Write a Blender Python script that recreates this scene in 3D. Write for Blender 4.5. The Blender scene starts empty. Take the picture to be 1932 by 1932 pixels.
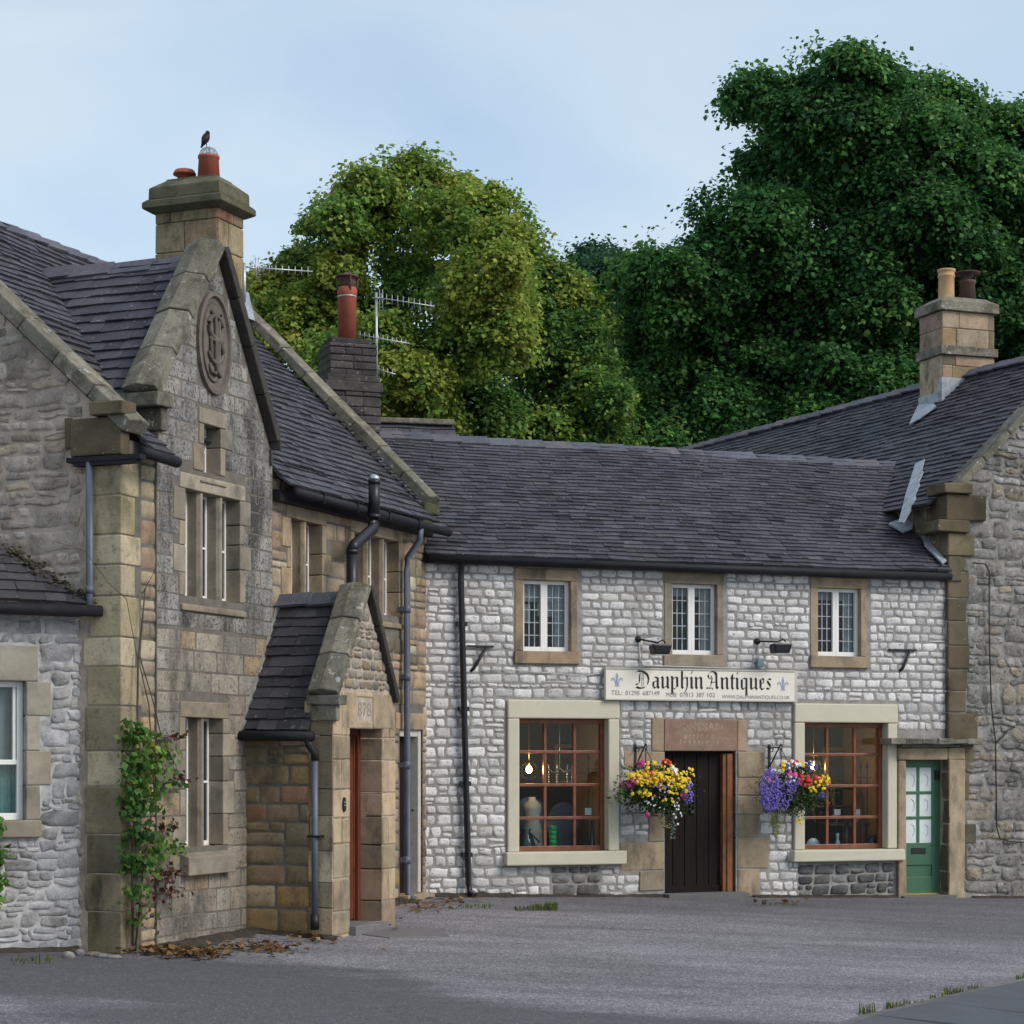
import bpy, math, random
import numpy as np
from mathutils import Vector, Matrix, noise
random.seed(7)
rnd = random.uniform
SC = bpy.context.scene
COL = SC.collection
# ------------------------------------------------------------------ camera
EYE = 1.79                       # eye height above the shop's left-hand corner
cam = bpy.data.cameras.new('camera'); cam_ob = bpy.data.objects.new('camera', cam); COL.objects.link(cam_ob)
cam_ob.location = (0, 0, EYE); cam_ob.rotation_euler = (math.radians(90), 0, 0)
cam.sensor_width = 36; cam.lens = 36 * 4000 / 1932; cam.shift_y = (1440 - 966) / 1932
cam.clip_start = 0.2; cam.clip_end = 3000
SC.camera = cam_ob
# ------------------------------------------------------------------ sky, sun, exposure
SUN_EL, SUN_AZ = 38.0, 118.0     # azimuth clockwise from +Y (the view direction): sun high behind the right shoulder, veiled
world = bpy.data.worlds.new('World'); SC.world = world; world.use_nodes = True
nt = world.node_tree; nt.nodes.clear()
sky = nt.nodes.new('ShaderNodeTexSky'); sky.sky_type = 'NISHITA'; sky.sun_disc = False
sky.sun_elevation = math.radians(SUN_EL); sky.sun_rotation = math.radians(SUN_AZ)
sky.air_density = 1.0; sky.dust_density = 0.6; sky.ozone_density = 1.6; sky.altitude = 100
tc = nt.nodes.new('ShaderNodeTexCoord')
mp = nt.nodes.new('ShaderNodeMapping'); mp.inputs['Scale'].default_value = (1.0, 1.0, 3.6); mp.inputs['Rotation'].default_value = (0.0, 0.12, 0.3)
nz = nt.nodes.new('ShaderNodeTexNoise'); nz.inputs['Scale'].default_value = 2.3; nz.inputs['Detail'].default_value = 6; nz.inputs['Roughness'].default_value = 0.5; nz.inputs['Distortion'].default_value = 0.6
rp = nt.nodes.new('ShaderNodeValToRGB')
rp.color_ramp.elements[0].position = 0.36; rp.color_ramp.elements[0].color = (0.42, 0.42, 0.42, 1)
rp.color_ramp.elements[1].position = 0.70; rp.color_ramp.elements[1].color = (1.0, 1.0, 1.0, 1)
mx = nt.nodes.new('ShaderNodeMix'); mx.data_type = 'RGBA'
mx.inputs['B'].default_value = (3.75, 4.45, 4.95, 1)          # thin high cloud
bg = nt.nodes.new('ShaderNodeBackground'); bg.inputs['Strength'].default_value = 0.105
wo = nt.nodes.new('ShaderNodeOutputWorld')
nt.links.new(tc.outputs['Generated'], mp.inputs['Vector']); nt.links.new(mp.outputs['Vector'], nz.inputs['Vector'])
nt.links.new(nz.outputs['Fac'], rp.inputs['Fac']); nt.links.new(rp.outputs['Color'], mx.inputs['Factor'])
nt.links.new(sky.outputs['Color'], mx.inputs['A']); nt.links.new(mx.outputs['Result'], bg.inputs['Color'])
nt.links.new(bg.outputs['Background'], wo.inputs['Surface'])
sun = bpy.data.lights.new('sun', 'SUN'); sun.energy = 1.45; sun.angle = math.radians(28); sun.color = (1.0, 0.92, 0.83)
sun_ob = bpy.data.objects.new('sun', sun); COL.objects.link(sun_ob); sun_ob.location = (10, -10, 30)
_d = Vector((math.sin(math.radians(SUN_AZ)) * math.cos(math.radians(SUN_EL)), math.cos(math.radians(SUN_AZ)) * math.cos(math.radians(SUN_EL)), math.sin(math.radians(SUN_EL))))
sun_ob.rotation_euler = _d.to_track_quat('Z', 'Y').to_euler()
vs = SC.view_settings; vs.view_transform = 'Standard'; vs.look = 'None'; vs.exposure = 0.8; vs.gamma = 1.0; vs.use_curve_mapping = False
SC.cycles.max_bounces = 6; SC.cycles.transparent_max_bounces = 12; SC.cycles.use_denoising = True
SC.cycles.sample_clamp_indirect = 4
# ------------------------------------------------------------------ materials
class NT:
    def __init__(s, name):
        s.m = bpy.data.materials.new(name); s.m.use_nodes = True; s.t = s.m.node_tree
        s.b = s.t.nodes['Principled BSDF']; s.out = s.t.nodes['Material Output']
        s.pos = None
    def n(s, typ, **kw):
        x = s.t.nodes.new('ShaderNode' + typ)
        for k, v in kw.items(): setattr(x, k, v)
        return x
    def l(s, a, b): s.t.links.new(a, b)
    def P(s):
        if s.pos is None: s.pos = s.n('NewGeometry').outputs['Position']
        return s.pos
    def noise(s, scale, detail=4, rough=.6, stretch=None, dist=0.0):
        x = s.n('TexNoise'); x.inputs['Scale'].default_value = scale; x.inputs['Detail'].default_value = detail; x.inputs['Roughness'].default_value = rough; x.inputs['Distortion'].default_value = dist
        if stretch:
            m = s.n('Mapping'); m.inputs['Scale'].default_value = stretch; s.l(s.P(), m.inputs['Vector']); s.l(m.outputs['Vector'], x.inputs['Vector'])
        else: s.l(s.P(), x.inputs['Vector'])
        return x.outputs['Fac']
    def ramp(s, src, stops, interp='LINEAR'):
        x = s.n('ValToRGB'); cr = x.color_ramp; cr.interpolation = interp
        while len(cr.elements) < len(stops): cr.elements.new(0.5)
        for e, (p, c) in zip(cr.elements, stops):
            e.position = p; e.color = (c[0], c[1], c[2], 1) if isinstance(c, (tuple, list)) else (c, c, c, 1)
        s.l(src, x.inputs['Fac']); return x.outputs['Color']
    def mix(s, fac, a, b, mode='MIX'):
        x = s.n('Mix', data_type='RGBA', blend_type=mode)
        for v, i in ((fac, 'Factor'), (a, 'A'), (b, 'B')):
            if hasattr(v, 'is_linked'): s.l(v, x.inputs[i])
            elif i == 'Factor': x.inputs[i].default_value = v
            else: x.inputs[i].default_value = (v[0], v[1], v[2], 1)
        return x.outputs['Result']
    def attr(s):
        a = s.n('Attribute', attribute_name='col'); q = s.n('SeparateColor'); s.l(a.outputs['Color'], q.inputs['Color']); return q.outputs
    def bump(s, src, strength, dist=0.02):
        x = s.n('Bump'); x.inputs['Strength'].default_value = strength; x.inputs['Distance'].default_value = dist
        s.l(src, x.inputs['Height']); s.l(x.outputs['Normal'], s.b.inputs['Normal'])
    def col(s, c):
        if hasattr(c, 'is_linked'): s.l(c, s.b.inputs['Base Color'])
        else: s.b.inputs['Base Color'].default_value = (c[0], c[1], c[2], 1)
    def rough(s, r, spec=.3):
        s.b.inputs['Roughness'].default_value = r; s.b.inputs['Specular IOR Level'].default_value = spec

def stone_mat(name, cols, nsc=5., var=(.72, 1.18), stains=(), speck=None, fine=45., bump=.5, rough=.92):
    """cols: ramp over the per-stone random value; stains: (colour, scale, lo, hi, strength, stretch)"""
    t = NT(name); r = t.attr()
    c = t.ramp(r['Red'], [((i + .5) / len(cols), k) for i, k in enumerate(cols)])
    v = t.ramp(t.noise(nsc, 6, .65), [(.3, var[0]), (.7, var[1])])
    c = t.mix(1.0, c, v, 'MULTIPLY')
    v2 = t.ramp(r['Green'], [(0, .82), (1, 1.15)]); c = t.mix(1.0, c, v2, 'MULTIPLY')
    for (sc_, scale, lo, hi, st, stretch) in stains:
        f = t.ramp(t.noise(scale, 6, .68, stretch), [(lo, 0), (hi, st)])
        c = t.mix(f, c, sc_)
    if speck:
        f = t.ramp(t.noise(speck[1], 3, .7), [(speck[2], 0), (speck[3], speck[4])]); c = t.mix(f, c, speck[0])
    t.col(c); t.rough(rough, .2)
    n1 = t.noise(fine, 6, .75); t.bump(n1, bump, .03)
    return t.m
def plain_mat(name, c, rough=.5, metal=0., var=.0, nsc=8., bump=0., spec=.4, dirt=None):
    t = NT(name)
    k = c
    if var: k = t.mix(1.0, c, t.ramp(t.noise(nsc, 5, .6), [(.3, 1 - var), (.7, 1 + var)]), 'MULTIPLY')
    if dirt: k = t.mix(t.ramp(t.noise(dirt[1], 6, .7), [(dirt[2], 0), (dirt[3], dirt[4])]), k, dirt[0])
    t.col(k); t.rough(rough, spec); t.b.inputs['Metallic'].default_value = metal
    if bump: t.bump(t.noise(nsc * 6, 4, .6), bump, .01)
    return t.m
def glass_mat(name, tint=(.9, .95, .95), refl=.9):
    t = NT(name); t.t.nodes.remove(t.b)
    tr = t.n('BsdfTransparent'); tr.inputs['Color'].default_value = (*tint, 1)
    gl = t.n('BsdfGlossy'); gl.inputs['Roughness'].default_value = .03
    fr = t.n('Fresnel'); fr.inputs['IOR'].default_value = 1.3
    ms = t.n('MixShader'); t.l(fr.outputs[0], ms.inputs[0]); t.l(tr.outputs[0], ms.inputs[1]); t.l(gl.outputs[0], ms.inputs[2]); t.l(ms.outputs[0], t.out.inputs['Surface'])
    return t.m
def glow_mat(name, c, s):
    t = NT(name); t.col(c); t.b.inputs['Emission Color'].default_value = (*c, 1); t.b.inputs['Emission Strength'].default_value = s; return t.m
def leaf_mat(name, stops, trans=.35):
    t = NT(name); r = t.attr(); c = t.ramp(r['Red'], stops)
    c = t.mix(1.0, c, t.ramp(r['Green'], [(0, .7), (1, 1.3)]), 'MULTIPLY')
    t.col(c); t.rough(.6, .25)
    tl = t.n('BsdfTranslucent'); t.l(c, tl.inputs['Color'])
    ms = t.n('MixShader'); ms.inputs[0].default_value = trans; t.l(t.b.outputs[0], ms.inputs[1]); t.l(tl.outputs[0], ms.inputs[2]); t.l(ms.outputs[0], t.out.inputs['Surface'])
    return t.m
BLK = (.035, .032, .028)
M = {}
M['white_stone'] = stone_mat('white_limewashed_stone', [(.60, .58, .565), (.75, .73, .715), (.80, .78, .765), (.67, .65, .635), (.79, .765, .745)], 9., (.80, 1.05),
    [((.34, .325, .315), .9, .49, .66, .65, None), ((.17, .165, .16), 17., .565, .64, .75, (1, 1, 1.6))], (BLK, 34., .63, .69, .6), 30., .6)
M['bare_stone'] = stone_mat('bare_grey_limestone', [(.10, .10, .10), (.16, .155, .15), (.22, .21, .20), (.13, .125, .12), (.30, .29, .28)], 7., (.6, 1.25),
    [((.05, .05, .05), 6., .52, .66, .7, (1, 1, 2))], ((.42, .41, .40), 22., .62, .72, .6), 40., .6)
M['mortar'] = plain_mat('grey_mortar', (.285, .268, .25), .95, var=.25, nsc=9., bump=.5, spec=.1)
M['mortar_buff'] = plain_mat('buff_mortar', (.42, .35, .285), .95, var=.25, nsc=7., bump=.5, spec=.1, dirt=((.07, .06, .05), 1.7, .5, .7, .6))
M['mortar_dark'] = plain_mat('sooty_mortar', (.15, .135, .115), .95, var=.25, nsc=7., bump=.5, spec=.1)
M['mortar_mid'] = plain_mat('mid_grey_mortar', (.25, .24, .22), .95, var=.35, nsc=8., bump=.7, spec=.1, dirt=((.09, .085, .075), 2.2, .5, .68, .7))
M['mortar_pale'] = plain_mat('pale_mortar', (.43, .42, .415), .95, var=.35, nsc=9., bump=.5, spec=.1, dirt=((.12, .115, .11), 2.2, .5, .7, .7))
M['ashlar'] = stone_mat('tan_gritstone', [(.34, .27, .175), (.46, .365, .25), (.28, .225, .155), (.53, .43, .30), (.32, .265, .195), (.44, .31, .21), (.40, .28, .22), (.50, .35, .18), (.18, .145, .10), (.55, .47, .35)], 3.5, (.74, 1.16),
    [((.06, .052, .04), 1.2, .54, .68, .8, (1.5, 1.5, .6)), ((.13, .125, .07), 2.6, .55, .70, .55, None), ((.14, .12, .09), 11., .56, .66, .5, None)], ((.10, .085, .065), 26., .58, .69, .55), 40., .6)
M['ashlar_rich'] = stone_mat('ochre_gritstone', [(.29, .22, .125), (.38, .29, .165), (.26, .21, .125), (.40, .24, .085), (.23, .19, .12), (.34, .265, .165), (.30, .13, .075), (.42, .33, .21), (.19, .16, .10)], 3.2, (.72, 1.18),
    [((.055, .048, .036), 1.25, .51, .64, .85, (1.5, 1.5, .6)), ((.16, .15, .08), 2.2, .54, .70, .5, None), ((.13, .11, .08), 12., .56, .66, .5, None)], ((.10, .085, .06), 26., .58, .69, .55), 40., .6)
M['rubble'] = stone_mat('pinkish_grey_rubble', [(.46, .39, .315), (.57, .49, .41), (.50, .405, .32), (.63, .56, .475), (.40, .345, .29), (.55, .44, .33)], 7., (.5, 1.25),
    [((.07, .06, .048), 1.0, .58, .66, .85, None), ((.12, .105, .085), 4.2, .56, .70, .6, None), ((.10, .085, .07), 14., .55, .64, .6, None)], ((.52, .49, .45), 20., .61, .70, .6), 22., 1.0)
M['grit_grey'] = stone_mat('sooty_tooled_gritstone', [(.32, .31, .29), (.39, .375, .345), (.29, .28, .265), (.42, .40, .36), (.36, .32, .285)], 4., (.65, 1.25),
    [((.045, .043, .041), 1.2, .47, .61, .85, (1.6, 1.6, .5)), ((.045, .042, .038), 26., .50, .60, .75, None)], ((.50, .48, .44), 30., .57, .67, .55), 30., 1.0)
M['grit_tan'] = stone_mat('weathered_tan_gritstone', [(.34, .315, .265), (.41, .36, .29), (.36, .295, .255), (.43, .375, .29), (.31, .29, .255), (.43, .325, .21)], 4., (.65, 1.2),
    [((.075, .072, .066), 1.1, .50, .64, .8, (1.4, 1.4, .6)), ((.07, .062, .055), 24., .53, .63, .6, None), ((.34, .19, .12), 1.9, .60, .70, .35, None)], ((.48, .44, .38), 28., .60, .69, .5), 30., 1.0)
M['grey_limewash'] = stone_mat('grey_limewashed_rubble', [(.42, .415, .42), (.50, .49, .50), (.34, .335, .34), (.54, .53, .52), (.44, .43, .42)], 5., (.6, 1.2),
    [((.09, .085, .08), 2.4, .50, .66, .75, None), ((.30, .17, .11), 1.3, .68, .74, .6, None)], (BLK, 24., .60, .70, .55), 26., .8)
M['grey_rubble'] = stone_mat('lichened_grey_rubble', [(.27, .255, .235), (.34, .325, .30), (.21, .20, .19), (.40, .38, .35), (.30, .28, .255), (.36, .30, .225)], 5., (.6, 1.25),
    [((.06, .055, .05), 2.2, .52, .66, .8, None), ((.07, .065, .06), 13., .54, .63, .7, None)], ((.50, .48, .45), 14., .58, .67, .7), 22., 1.0)
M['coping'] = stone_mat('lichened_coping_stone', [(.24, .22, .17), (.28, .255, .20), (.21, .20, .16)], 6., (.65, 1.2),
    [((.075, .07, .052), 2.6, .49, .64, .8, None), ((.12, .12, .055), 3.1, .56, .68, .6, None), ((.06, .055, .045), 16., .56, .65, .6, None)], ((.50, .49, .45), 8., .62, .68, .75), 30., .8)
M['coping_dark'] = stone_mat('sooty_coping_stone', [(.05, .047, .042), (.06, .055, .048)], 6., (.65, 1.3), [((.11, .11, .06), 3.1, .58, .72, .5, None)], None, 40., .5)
M['coping_moss'] = stone_mat('mossy_capstone', [(.12, .115, .075), (.15, .14, .09), (.10, .105, .055)], 6., (.65, 1.2),
    [((.05, .052, .028), 3., .46, .62, .75, None), ((.14, .15, .05), 4.1, .58, .72, .6, None)], ((.45, .44, .40), 14., .67, .72, .7), 40., .6)
M['dressed'] = stone_mat('smooth_dressed_sandstone', [(.43, .33, .215), (.38, .30, .20), (.49, .38, .245), (.42, .30, .20), (.33, .27, .19)], 4., (.74, 1.14),
    [((.10, .09, .07), 2.0, .49, .66, .8, (1.3, 1.3, .6)), ((.18, .15, .11), 12., .57, .66, .45, None)], ((.12, .10, .08), 24., .63, .72, .4), 70., .25)
M['dressed_pale'] = stone_mat('pale_dressed_sandstone', [(.34, .31, .25), (.37, .335, .27), (.32, .28, .21)], 4., (.75, 1.12), [((.15, .145, .11), 2.2, .52, .72, .7, None)], ((.12, .11, .09), 24., .64, .72, .4), 60., .3)
M['dressed_grey'] = stone_mat('greyed_dressed_sandstone', [(.30, .26, .20), (.34, .295, .225), (.27, .24, .19), (.32, .265, .195)], 4., (.75, 1.15),
    [((.09, .085, .07), 2.5, .50, .70, .7, None)], ((.10, .09, .08), 24., .62, .72, .5), 60., .35)
M['cream_paint'] = plain_mat('cream_masonry_paint', (.56, .52, .40), .75, var=.05, nsc=5., bump=.12, dirt=((.34, .31, .23), 5., .60, .78, .45))
M['red_sandstone'] = stone_mat('red_sandstone_panel', [(.31, .205, .15), (.33, .215, .155)], 6., (.8, 1.15), [((.27, .235, .18), 4.5, .54, .66, .75, None)], ((.40, .33, .27), 22., .60, .70, .5), 60., .4)
M['medallion'] = stone_mat('brown_carved_stone', [(.135, .115, .10), (.145, .122, .105)], 6., (.75, 1.2), [((.06, .055, .05), 5., .54, .70, .6, None)], ((.3, .28, .26), 16., .68, .72, .5), 60., .3)
def slate_mat(name, cols, moss, lich):
    t = NT(name); r = t.attr()
    c = t.ramp(r['Red'], [((i + .5) / len(cols), k) for i, k in enumerate(cols)])
    c = t.mix(1.0, c, t.ramp(t.noise(6, 6, .7), [(.3, .72), (.7, 1.22)]), 'MULTIPLY')
    c = t.mix(t.ramp(t.noise(1.3, 6, .7), [(.50, 0), (.66, .4)]), c, (.088, .082, .083)); c = t.mix(t.ramp(t.noise(.55, 5, .6), [(.5, 0), (.66, .35)]), c, (.105, .108, .135))
    c = t.mix(t.ramp(t.noise(24, 3, .6), [(.66, 0), (.71, lich)]), c, (.40, .40, .39))
    c = t.mix(t.ramp(t.noise(2.2, 6, .75), [(.60, 0), (.70, moss)]), c, (.045, .045, .03))
    t.col(c); t.rough(.62, .35); t.bump(t.noise(30, 5, .7), .45, .015)
    return t.m
M['slate'] = slate_mat('purple_grey_stone_slate', [(.035, .033, .041), (.060, .055, .068), (.090, .083, .098), (.045, .042, .052), (.070, .071, .090), (.054, .048, .056)], .6, .75)
M['slate_dark'] = slate_mat('dark_stone_slate', [(.032, .030, .034), (.046, .042, .047), (.060, .056, .062)], .8, .4)
M['slate_ridge'] = slate_mat('blue_grey_ridge_tile', [(.085, .09, .115), (.12, .125, .155), (.07, .072, .09), (.13, .115, .125)], .3, .5)
M['black_plastic'] = plain_mat('black_gloss_pipe', (.016, .016, .02), .38, var=.2, nsc=6)
M['grey_pipe'] = plain_mat('slate_grey_painted_pipe', (.10, .115, .15), .45, var=.18, nsc=5, dirt=((.04, .04, .05), 4., .58, .72, .6))
M['dark_metal'] = plain_mat('dark_gutter_metal', (.018, .018, .021), .62, var=.25, nsc=4, spec=.2)
M['iron'] = plain_mat('black_wrought_iron', (.012, .012, .013), .5)
M['lead'] = plain_mat('lead_flashing', (.34, .37, .41), .5, var=.25, nsc=9, dirt=((.12, .13, .14), 8., .55, .7, .6))
M['alu'] = plain_mat('dull_aluminium', (.50, .52, .53), .4, .55, var=.15)
M['terracotta'] = plain_mat('red_terracotta', (.33, .085, .05), .75, var=.15, nsc=6, dirt=((.10, .05, .04), 6., .60, .75, .5))
M['buff_pot'] = plain_mat('buff_clay', (.50, .31, .16), .8, var=.12, nsc=7, dirt=((.22, .14, .09), 6., .58, .75, .5))
M['sooty_pot'] = plain_mat('sooty_clay', (.10, .055, .045), .8, var=.25, nsc=7)
M['white_paint'] = plain_mat('white_gloss_paint', (.80, .785, .755), .4, var=.04, nsc=9)
M['pale_paint'] = plain_mat('weathered_white_paint', (.50, .47, .43), .6, var=.12, nsc=9, dirt=((.2, .17, .13), 12., .60, .70, .6))
M['wood_red'] = plain_mat('varnished_mahogany', (.19, .066, .032), .38, var=.3, nsc=8, bump=.1)
M['wood_orange'] = plain_mat('varnished_oak_frame', (.22, .085, .032), .45, var=.35, nsc=6, bump=.12)
def plank_mat(name, c, stretch=(12, 12, .6)):
    t = NT(name); k = t.mix(1.0, c, t.ramp(t.noise(3., 6, .7, stretch), [(.3, .6), (.7, 1.5)]), 'MULTIPLY'); t.col(k); t.rough(.7, .12); t.bump(t.noise(4., 5, .7, stretch), .3, .01); return t.m
M['door_dark'] = plank_mat('black_stained_planks', (.014, .010, .0095))
M['door_red'] = plank_mat('red_brown_door_wood', (.13, .04, .025))
M['green_paint'] = plain_mat('sage_green_gloss', (.048, .135, .078), .42, var=.07, nsc=5)
M['frosted'] = plain_mat('frosted_etched_glass', (.66, .72, .70), .35, var=.06, nsc=10)
M['brass'] = plain_mat('brass', (.55, .42, .16), .3, .9)
M['glass'] = glass_mat('clear_window_glass')
M['dark_glass'] = plain_mat('dark_window_glass', (.02, .023, .027), .06, spec=.6)
M['leaded_glass'] = plain_mat('old_leaded_glass', (.045, .048, .055), .05, spec=.6)
M['net'] = plain_mat('pale_net_curtain', (.34, .34, .35), .9, var=.1)
M['aqua_net'] = plain_mat('pale_aqua_curtain', (.33, .47, .45), .9, var=.15, nsc=20)
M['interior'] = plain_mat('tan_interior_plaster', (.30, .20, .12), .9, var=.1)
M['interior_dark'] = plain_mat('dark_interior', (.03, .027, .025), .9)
M['sign_white'] = plain_mat('off_white_sign_board', (.76, .72, .62), .5, var=.03, nsc=4)
M['ink'] = plain_mat('black_sign_lettering', (.006, .006, .007), .5)
M['ink_grey'] = plain_mat('grey_sign_lettering', (.20, .20, .20), .5)
M['lily_blue'] = plain_mat('grey_blue_sign_paint', (.27, .33, .46), .5)
M['bark'] = plain_mat('tree_bark', (.026, .023, .019), .9, var=.3, nsc=6, bump=.6)
M['twig'] = plain_mat('vine_stem_bark', (.075, .055, .042), .9, var=.3)
M['crow'] = plain_mat('black_feathers', (.012, .012, .015), .55, var=.2, nsc=30)
M['wire'] = plain_mat('galvanised_wire', (.42, .46, .52), .4, .6)
M['cable'] = plain_mat('pale_cable', (.50, .49, .47), .6)
M['grey_box'] = plain_mat('grey_green_plastic', (.26, .32, .31), .5)
# ------------------------------------------------------------------ geometry helpers
F, CX, HZ = 4000.0, 966.0, 1440.0
Z = Vector((0, 0, 1))
def ray(px, py): return Vector(((px - CX) / F, 1.0, (HZ - py) / F))
class Plane:                       # a vertical wall plane: u to the viewer's right, z up, n outwards
    def __init__(s, O, N): s.O = Vector((O[0], O[1], 0)); s.N = Vector((N[0], N[1], 0)).normalized(); s.U = Z.cross(s.N)
    def pt(s, u, z, n=0.0): return s.O + s.U * u + s.N * n + Z * z
    def uz(s, px, py, n=0.0):      # where a sight line meets the wall: used to read real sizes off the photograph
        d = ray(px, py); t = (s.O + s.N * n - Vector((0, 0, 0))).dot(s.N) / d.dot(s.N)
        p = d * t; return (p - s.O).dot(s.U), EYE + p.z
    def u(s, px, n=0.0): return s.uz(px, HZ, n)[0]
    def z(s, px, py, n=0.0): return s.uz(px, py, n)[1]
def zg(x, y):                      # the ground: falls towards the viewer and to the right
    x = max(-14, min(16, x)); y = max(6, min(36, y)); return -.0394 * (x + 1.164) + .0387 * (y - 28.57)
class MB:
    def __init__(s): s.v = []; s.f = []; s.c = []; s.sm = []; s.mi = []
    def add(s, vs, fs, col=None, smooth=False, mi=0):
        o = len(s.v); s.v.extend(vs)
        col = col or (rnd(0, 1), rnd(0, 1), rnd(0, 1))
        s.c.extend([col] * len(vs))
        for f in fs: s.f.append([i + o for i in f]); s.sm.append(smooth); s.mi.append(mi)
        return s
    def quad(s, a, b, c, d, col=None, mi=0): return s.add([a, b, c, d], [(0, 1, 2, 3)], col, False, mi)
    def hexa(s, p, col=None, mi=0):   # p: 4 bottom ccw, 4 top ccw
        return s.add(list(p), [(3, 2, 1, 0), (4, 5, 6, 7), (0, 1, 5, 4), (1, 2, 6, 5), (2, 3, 7, 6), (3, 0, 4, 7)], col, False, mi)
    def box(s, P, u0, u1, z0, z1, n0, n1, col=None, mi=0, jit=0.0):
        q = [P.pt(u0, z0, n1), P.pt(u1, z0, n1), P.pt(u1, z0, n0), P.pt(u0, z0, n0), P.pt(u0, z1, n1), P.pt(u1, z1, n1), P.pt(u1, z1, n0), P.pt(u0, z1, n0)]
        if jit: q = [x + Vector((rnd(-jit, jit), rnd(-jit, jit), rnd(-jit, jit))) for x in q]
        return s.hexa(q, col, mi)
    def wbox(s, x0, x1, y0, y1, z0, z1, col=None, mi=0):
        return s.hexa([Vector(a) for a in ((x0, y0, z0), (x1, y0, z0), (x1, y1, z0), (x0, y1, z0), (x0, y0, z1), (x1, y0, z1), (x1, y1, z1), (x0, y1, z1))], col, mi)
    def prism(s, pts, d, col=None, mi=0):          # polygon pts extruded by vector d
        n = len(pts); vs = [Vector(p) for p in pts] + [Vector(p) + d for p in pts]
        return s.add(vs, [tuple(range(n))[::-1], tuple(range(n, 2 * n))] + [(i, (i + 1) % n, n + (i + 1) % n, n + i) for i in range(n)], col, False, mi)
    def tube(s, pts, r, seg=8, col=None, cap=True, mi=0):
        pts = [Vector(p) for p in pts]; rs = r if isinstance(r, (list, tuple)) else [r] * len(pts); vs = []; fs = []
        up = Vector((0.13, 0.21, 0.97))
        for i, p in enumerate(pts):
            a = pts[max(0, i - 1)]; b = pts[min(len(pts) - 1, i + 1)]; t = (b - a).normalized()
            x = t.cross(up)
            if x.length < .05: x = t.cross(Vector((1, 0, 0)))
            x.normalize(); y = t.cross(x)
            for k in range(seg): vs.append(p + (x * math.cos(2 * math.pi * k / seg) + y * math.sin(2 * math.pi * k / seg)) * rs[i])
        for i in range(len(pts) - 1):
            for k in range(seg): fs.append((i * seg + k, i * seg + (k + 1) % seg, (i + 1) * seg + (k + 1) % seg, (i + 1) * seg + k))
        if cap: fs.append(tuple(range(seg))[::-1]); fs.append(tuple((len(pts) - 1) * seg + k for k in range(seg)))
        return s.add(vs, fs, col, True, mi)
    def lathe(s, c, prof, seg=20, col=None, mi=0, axis=None):
        c = Vector(c); vs = []; fs = []
        for (r, z) in prof:
            for k in range(seg): a = 2 * math.pi * k / seg; vs.append(c + Vector((r * math.cos(a), r * math.sin(a), z)))
        for i in range(len(prof) - 1):
            for k in range(seg): fs.append((i * seg + k, i * seg + (k + 1) % seg, (i + 1) * seg + (k + 1) % seg, (i + 1) * seg + k))
        fs.append(tuple(range(seg))[::-1]); fs.append(tuple((len(prof) - 1) * seg + k for k in range(seg)))
        return s.add(vs, fs, col, True, mi)
    def ball(s, c, rx, ry, rz, seg=14, rings=8, col=None, M3=None):
        c = Vector(c); vs = []; fs = []
        for i in range(rings + 1):
            th = math.pi * i / rings
            for k in range(seg):
                a = 2 * math.pi * k / seg; q = Vector((rx * math.sin(th) * math.cos(a), ry * math.sin(th) * math.sin(a), rz * math.cos(th)))
                vs.append(c + (M3 @ q if M3 else q))
        for i in range(rings):
            for k in range(seg): fs.append((i * seg + k, i * seg + (k + 1) % seg, (i + 1) * seg + (k + 1) % seg, (i + 1) * seg + k))
        return s.add(vs, fs, col, True)
    def build(s, name, mat, parent=None, bevel=0.0, **props):
        base = parent_loc(parent); me = bpy.data.meshes.new(name)
        me.from_pydata([tuple(v - base) for v in s.v], [], s.f)
        for m in (mat if isinstance(mat, (list, tuple)) else [mat]): me.materials.append(M[m])
        a = me.color_attributes.new('col', 'FLOAT_COLOR', 'POINT')
        a.data.foreach_set('color', np.array([(c[0], c[1], c[2], 1.0) for c in s.c], dtype=np.float32).ravel())
        me.polygons.foreach_set('use_smooth', s.sm); me.polygons.foreach_set('material_index', s.mi); me.update()
        ob = bpy.data.objects.new(name, me); COL.objects.link(ob)
        if parent: ob.parent = parent
        if bevel:
            b = ob.modifiers.new('bevel', 'BEVEL'); b.width = bevel; b.segments = 2; b.limit_method = 'ANGLE'; b.angle_limit = math.radians(40)
        for k, v in props.items(): ob[k] = v
        return ob
def parent_loc(p):
    l = Vector((0, 0, 0))
    while p: l = l + p.location; p = p.parent
    return l
def thing(name, label, cat, base, group=None):
    o = bpy.data.objects.new(name, None); COL.objects.link(o); o.location = Vector(base); o.empty_display_size = .3
    o['label'] = label; o['category'] = cat
    if group: o['group'] = group
    return o
def tag(o, label=None, cat=None, group=None, kind=None):
    for k, v in (('label', label), ('category', cat), ('group', group), ('kind', kind)):
        if v: o[k] = v
    return o
def copy_tree(o, parent=None):
    c = o.copy(); COL.objects.link(c); c.parent = parent
    for ch in list(o.children): copy_tree(ch, c)
    return c
def clip_poly(poly, outline):       # convex clip of poly by the ccw outline, all in (u, z)
    for i in range(len(outline)):
        a = outline[i]; b = outline[(i + 1) % len(outline)]; out = []
        side = lambda p: (b[0] - a[0]) * (p[1] - a[1]) - (b[1] - a[1]) * (p[0] - a[0])
        for j in range(len(poly)):
            p = poly[j]; q = poly[(j + 1) % len(poly)]; sp = side(p); sq = side(q)
            if sp >= 0: out.append(p)
            if sp * sq < 0: t = sp / (sp - sq); out.append((p[0] + (q[0] - p[0]) * t, p[1] + (q[1] - p[1]) * t))
        poly = out
        if len(poly) < 3: return []
    return poly
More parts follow.
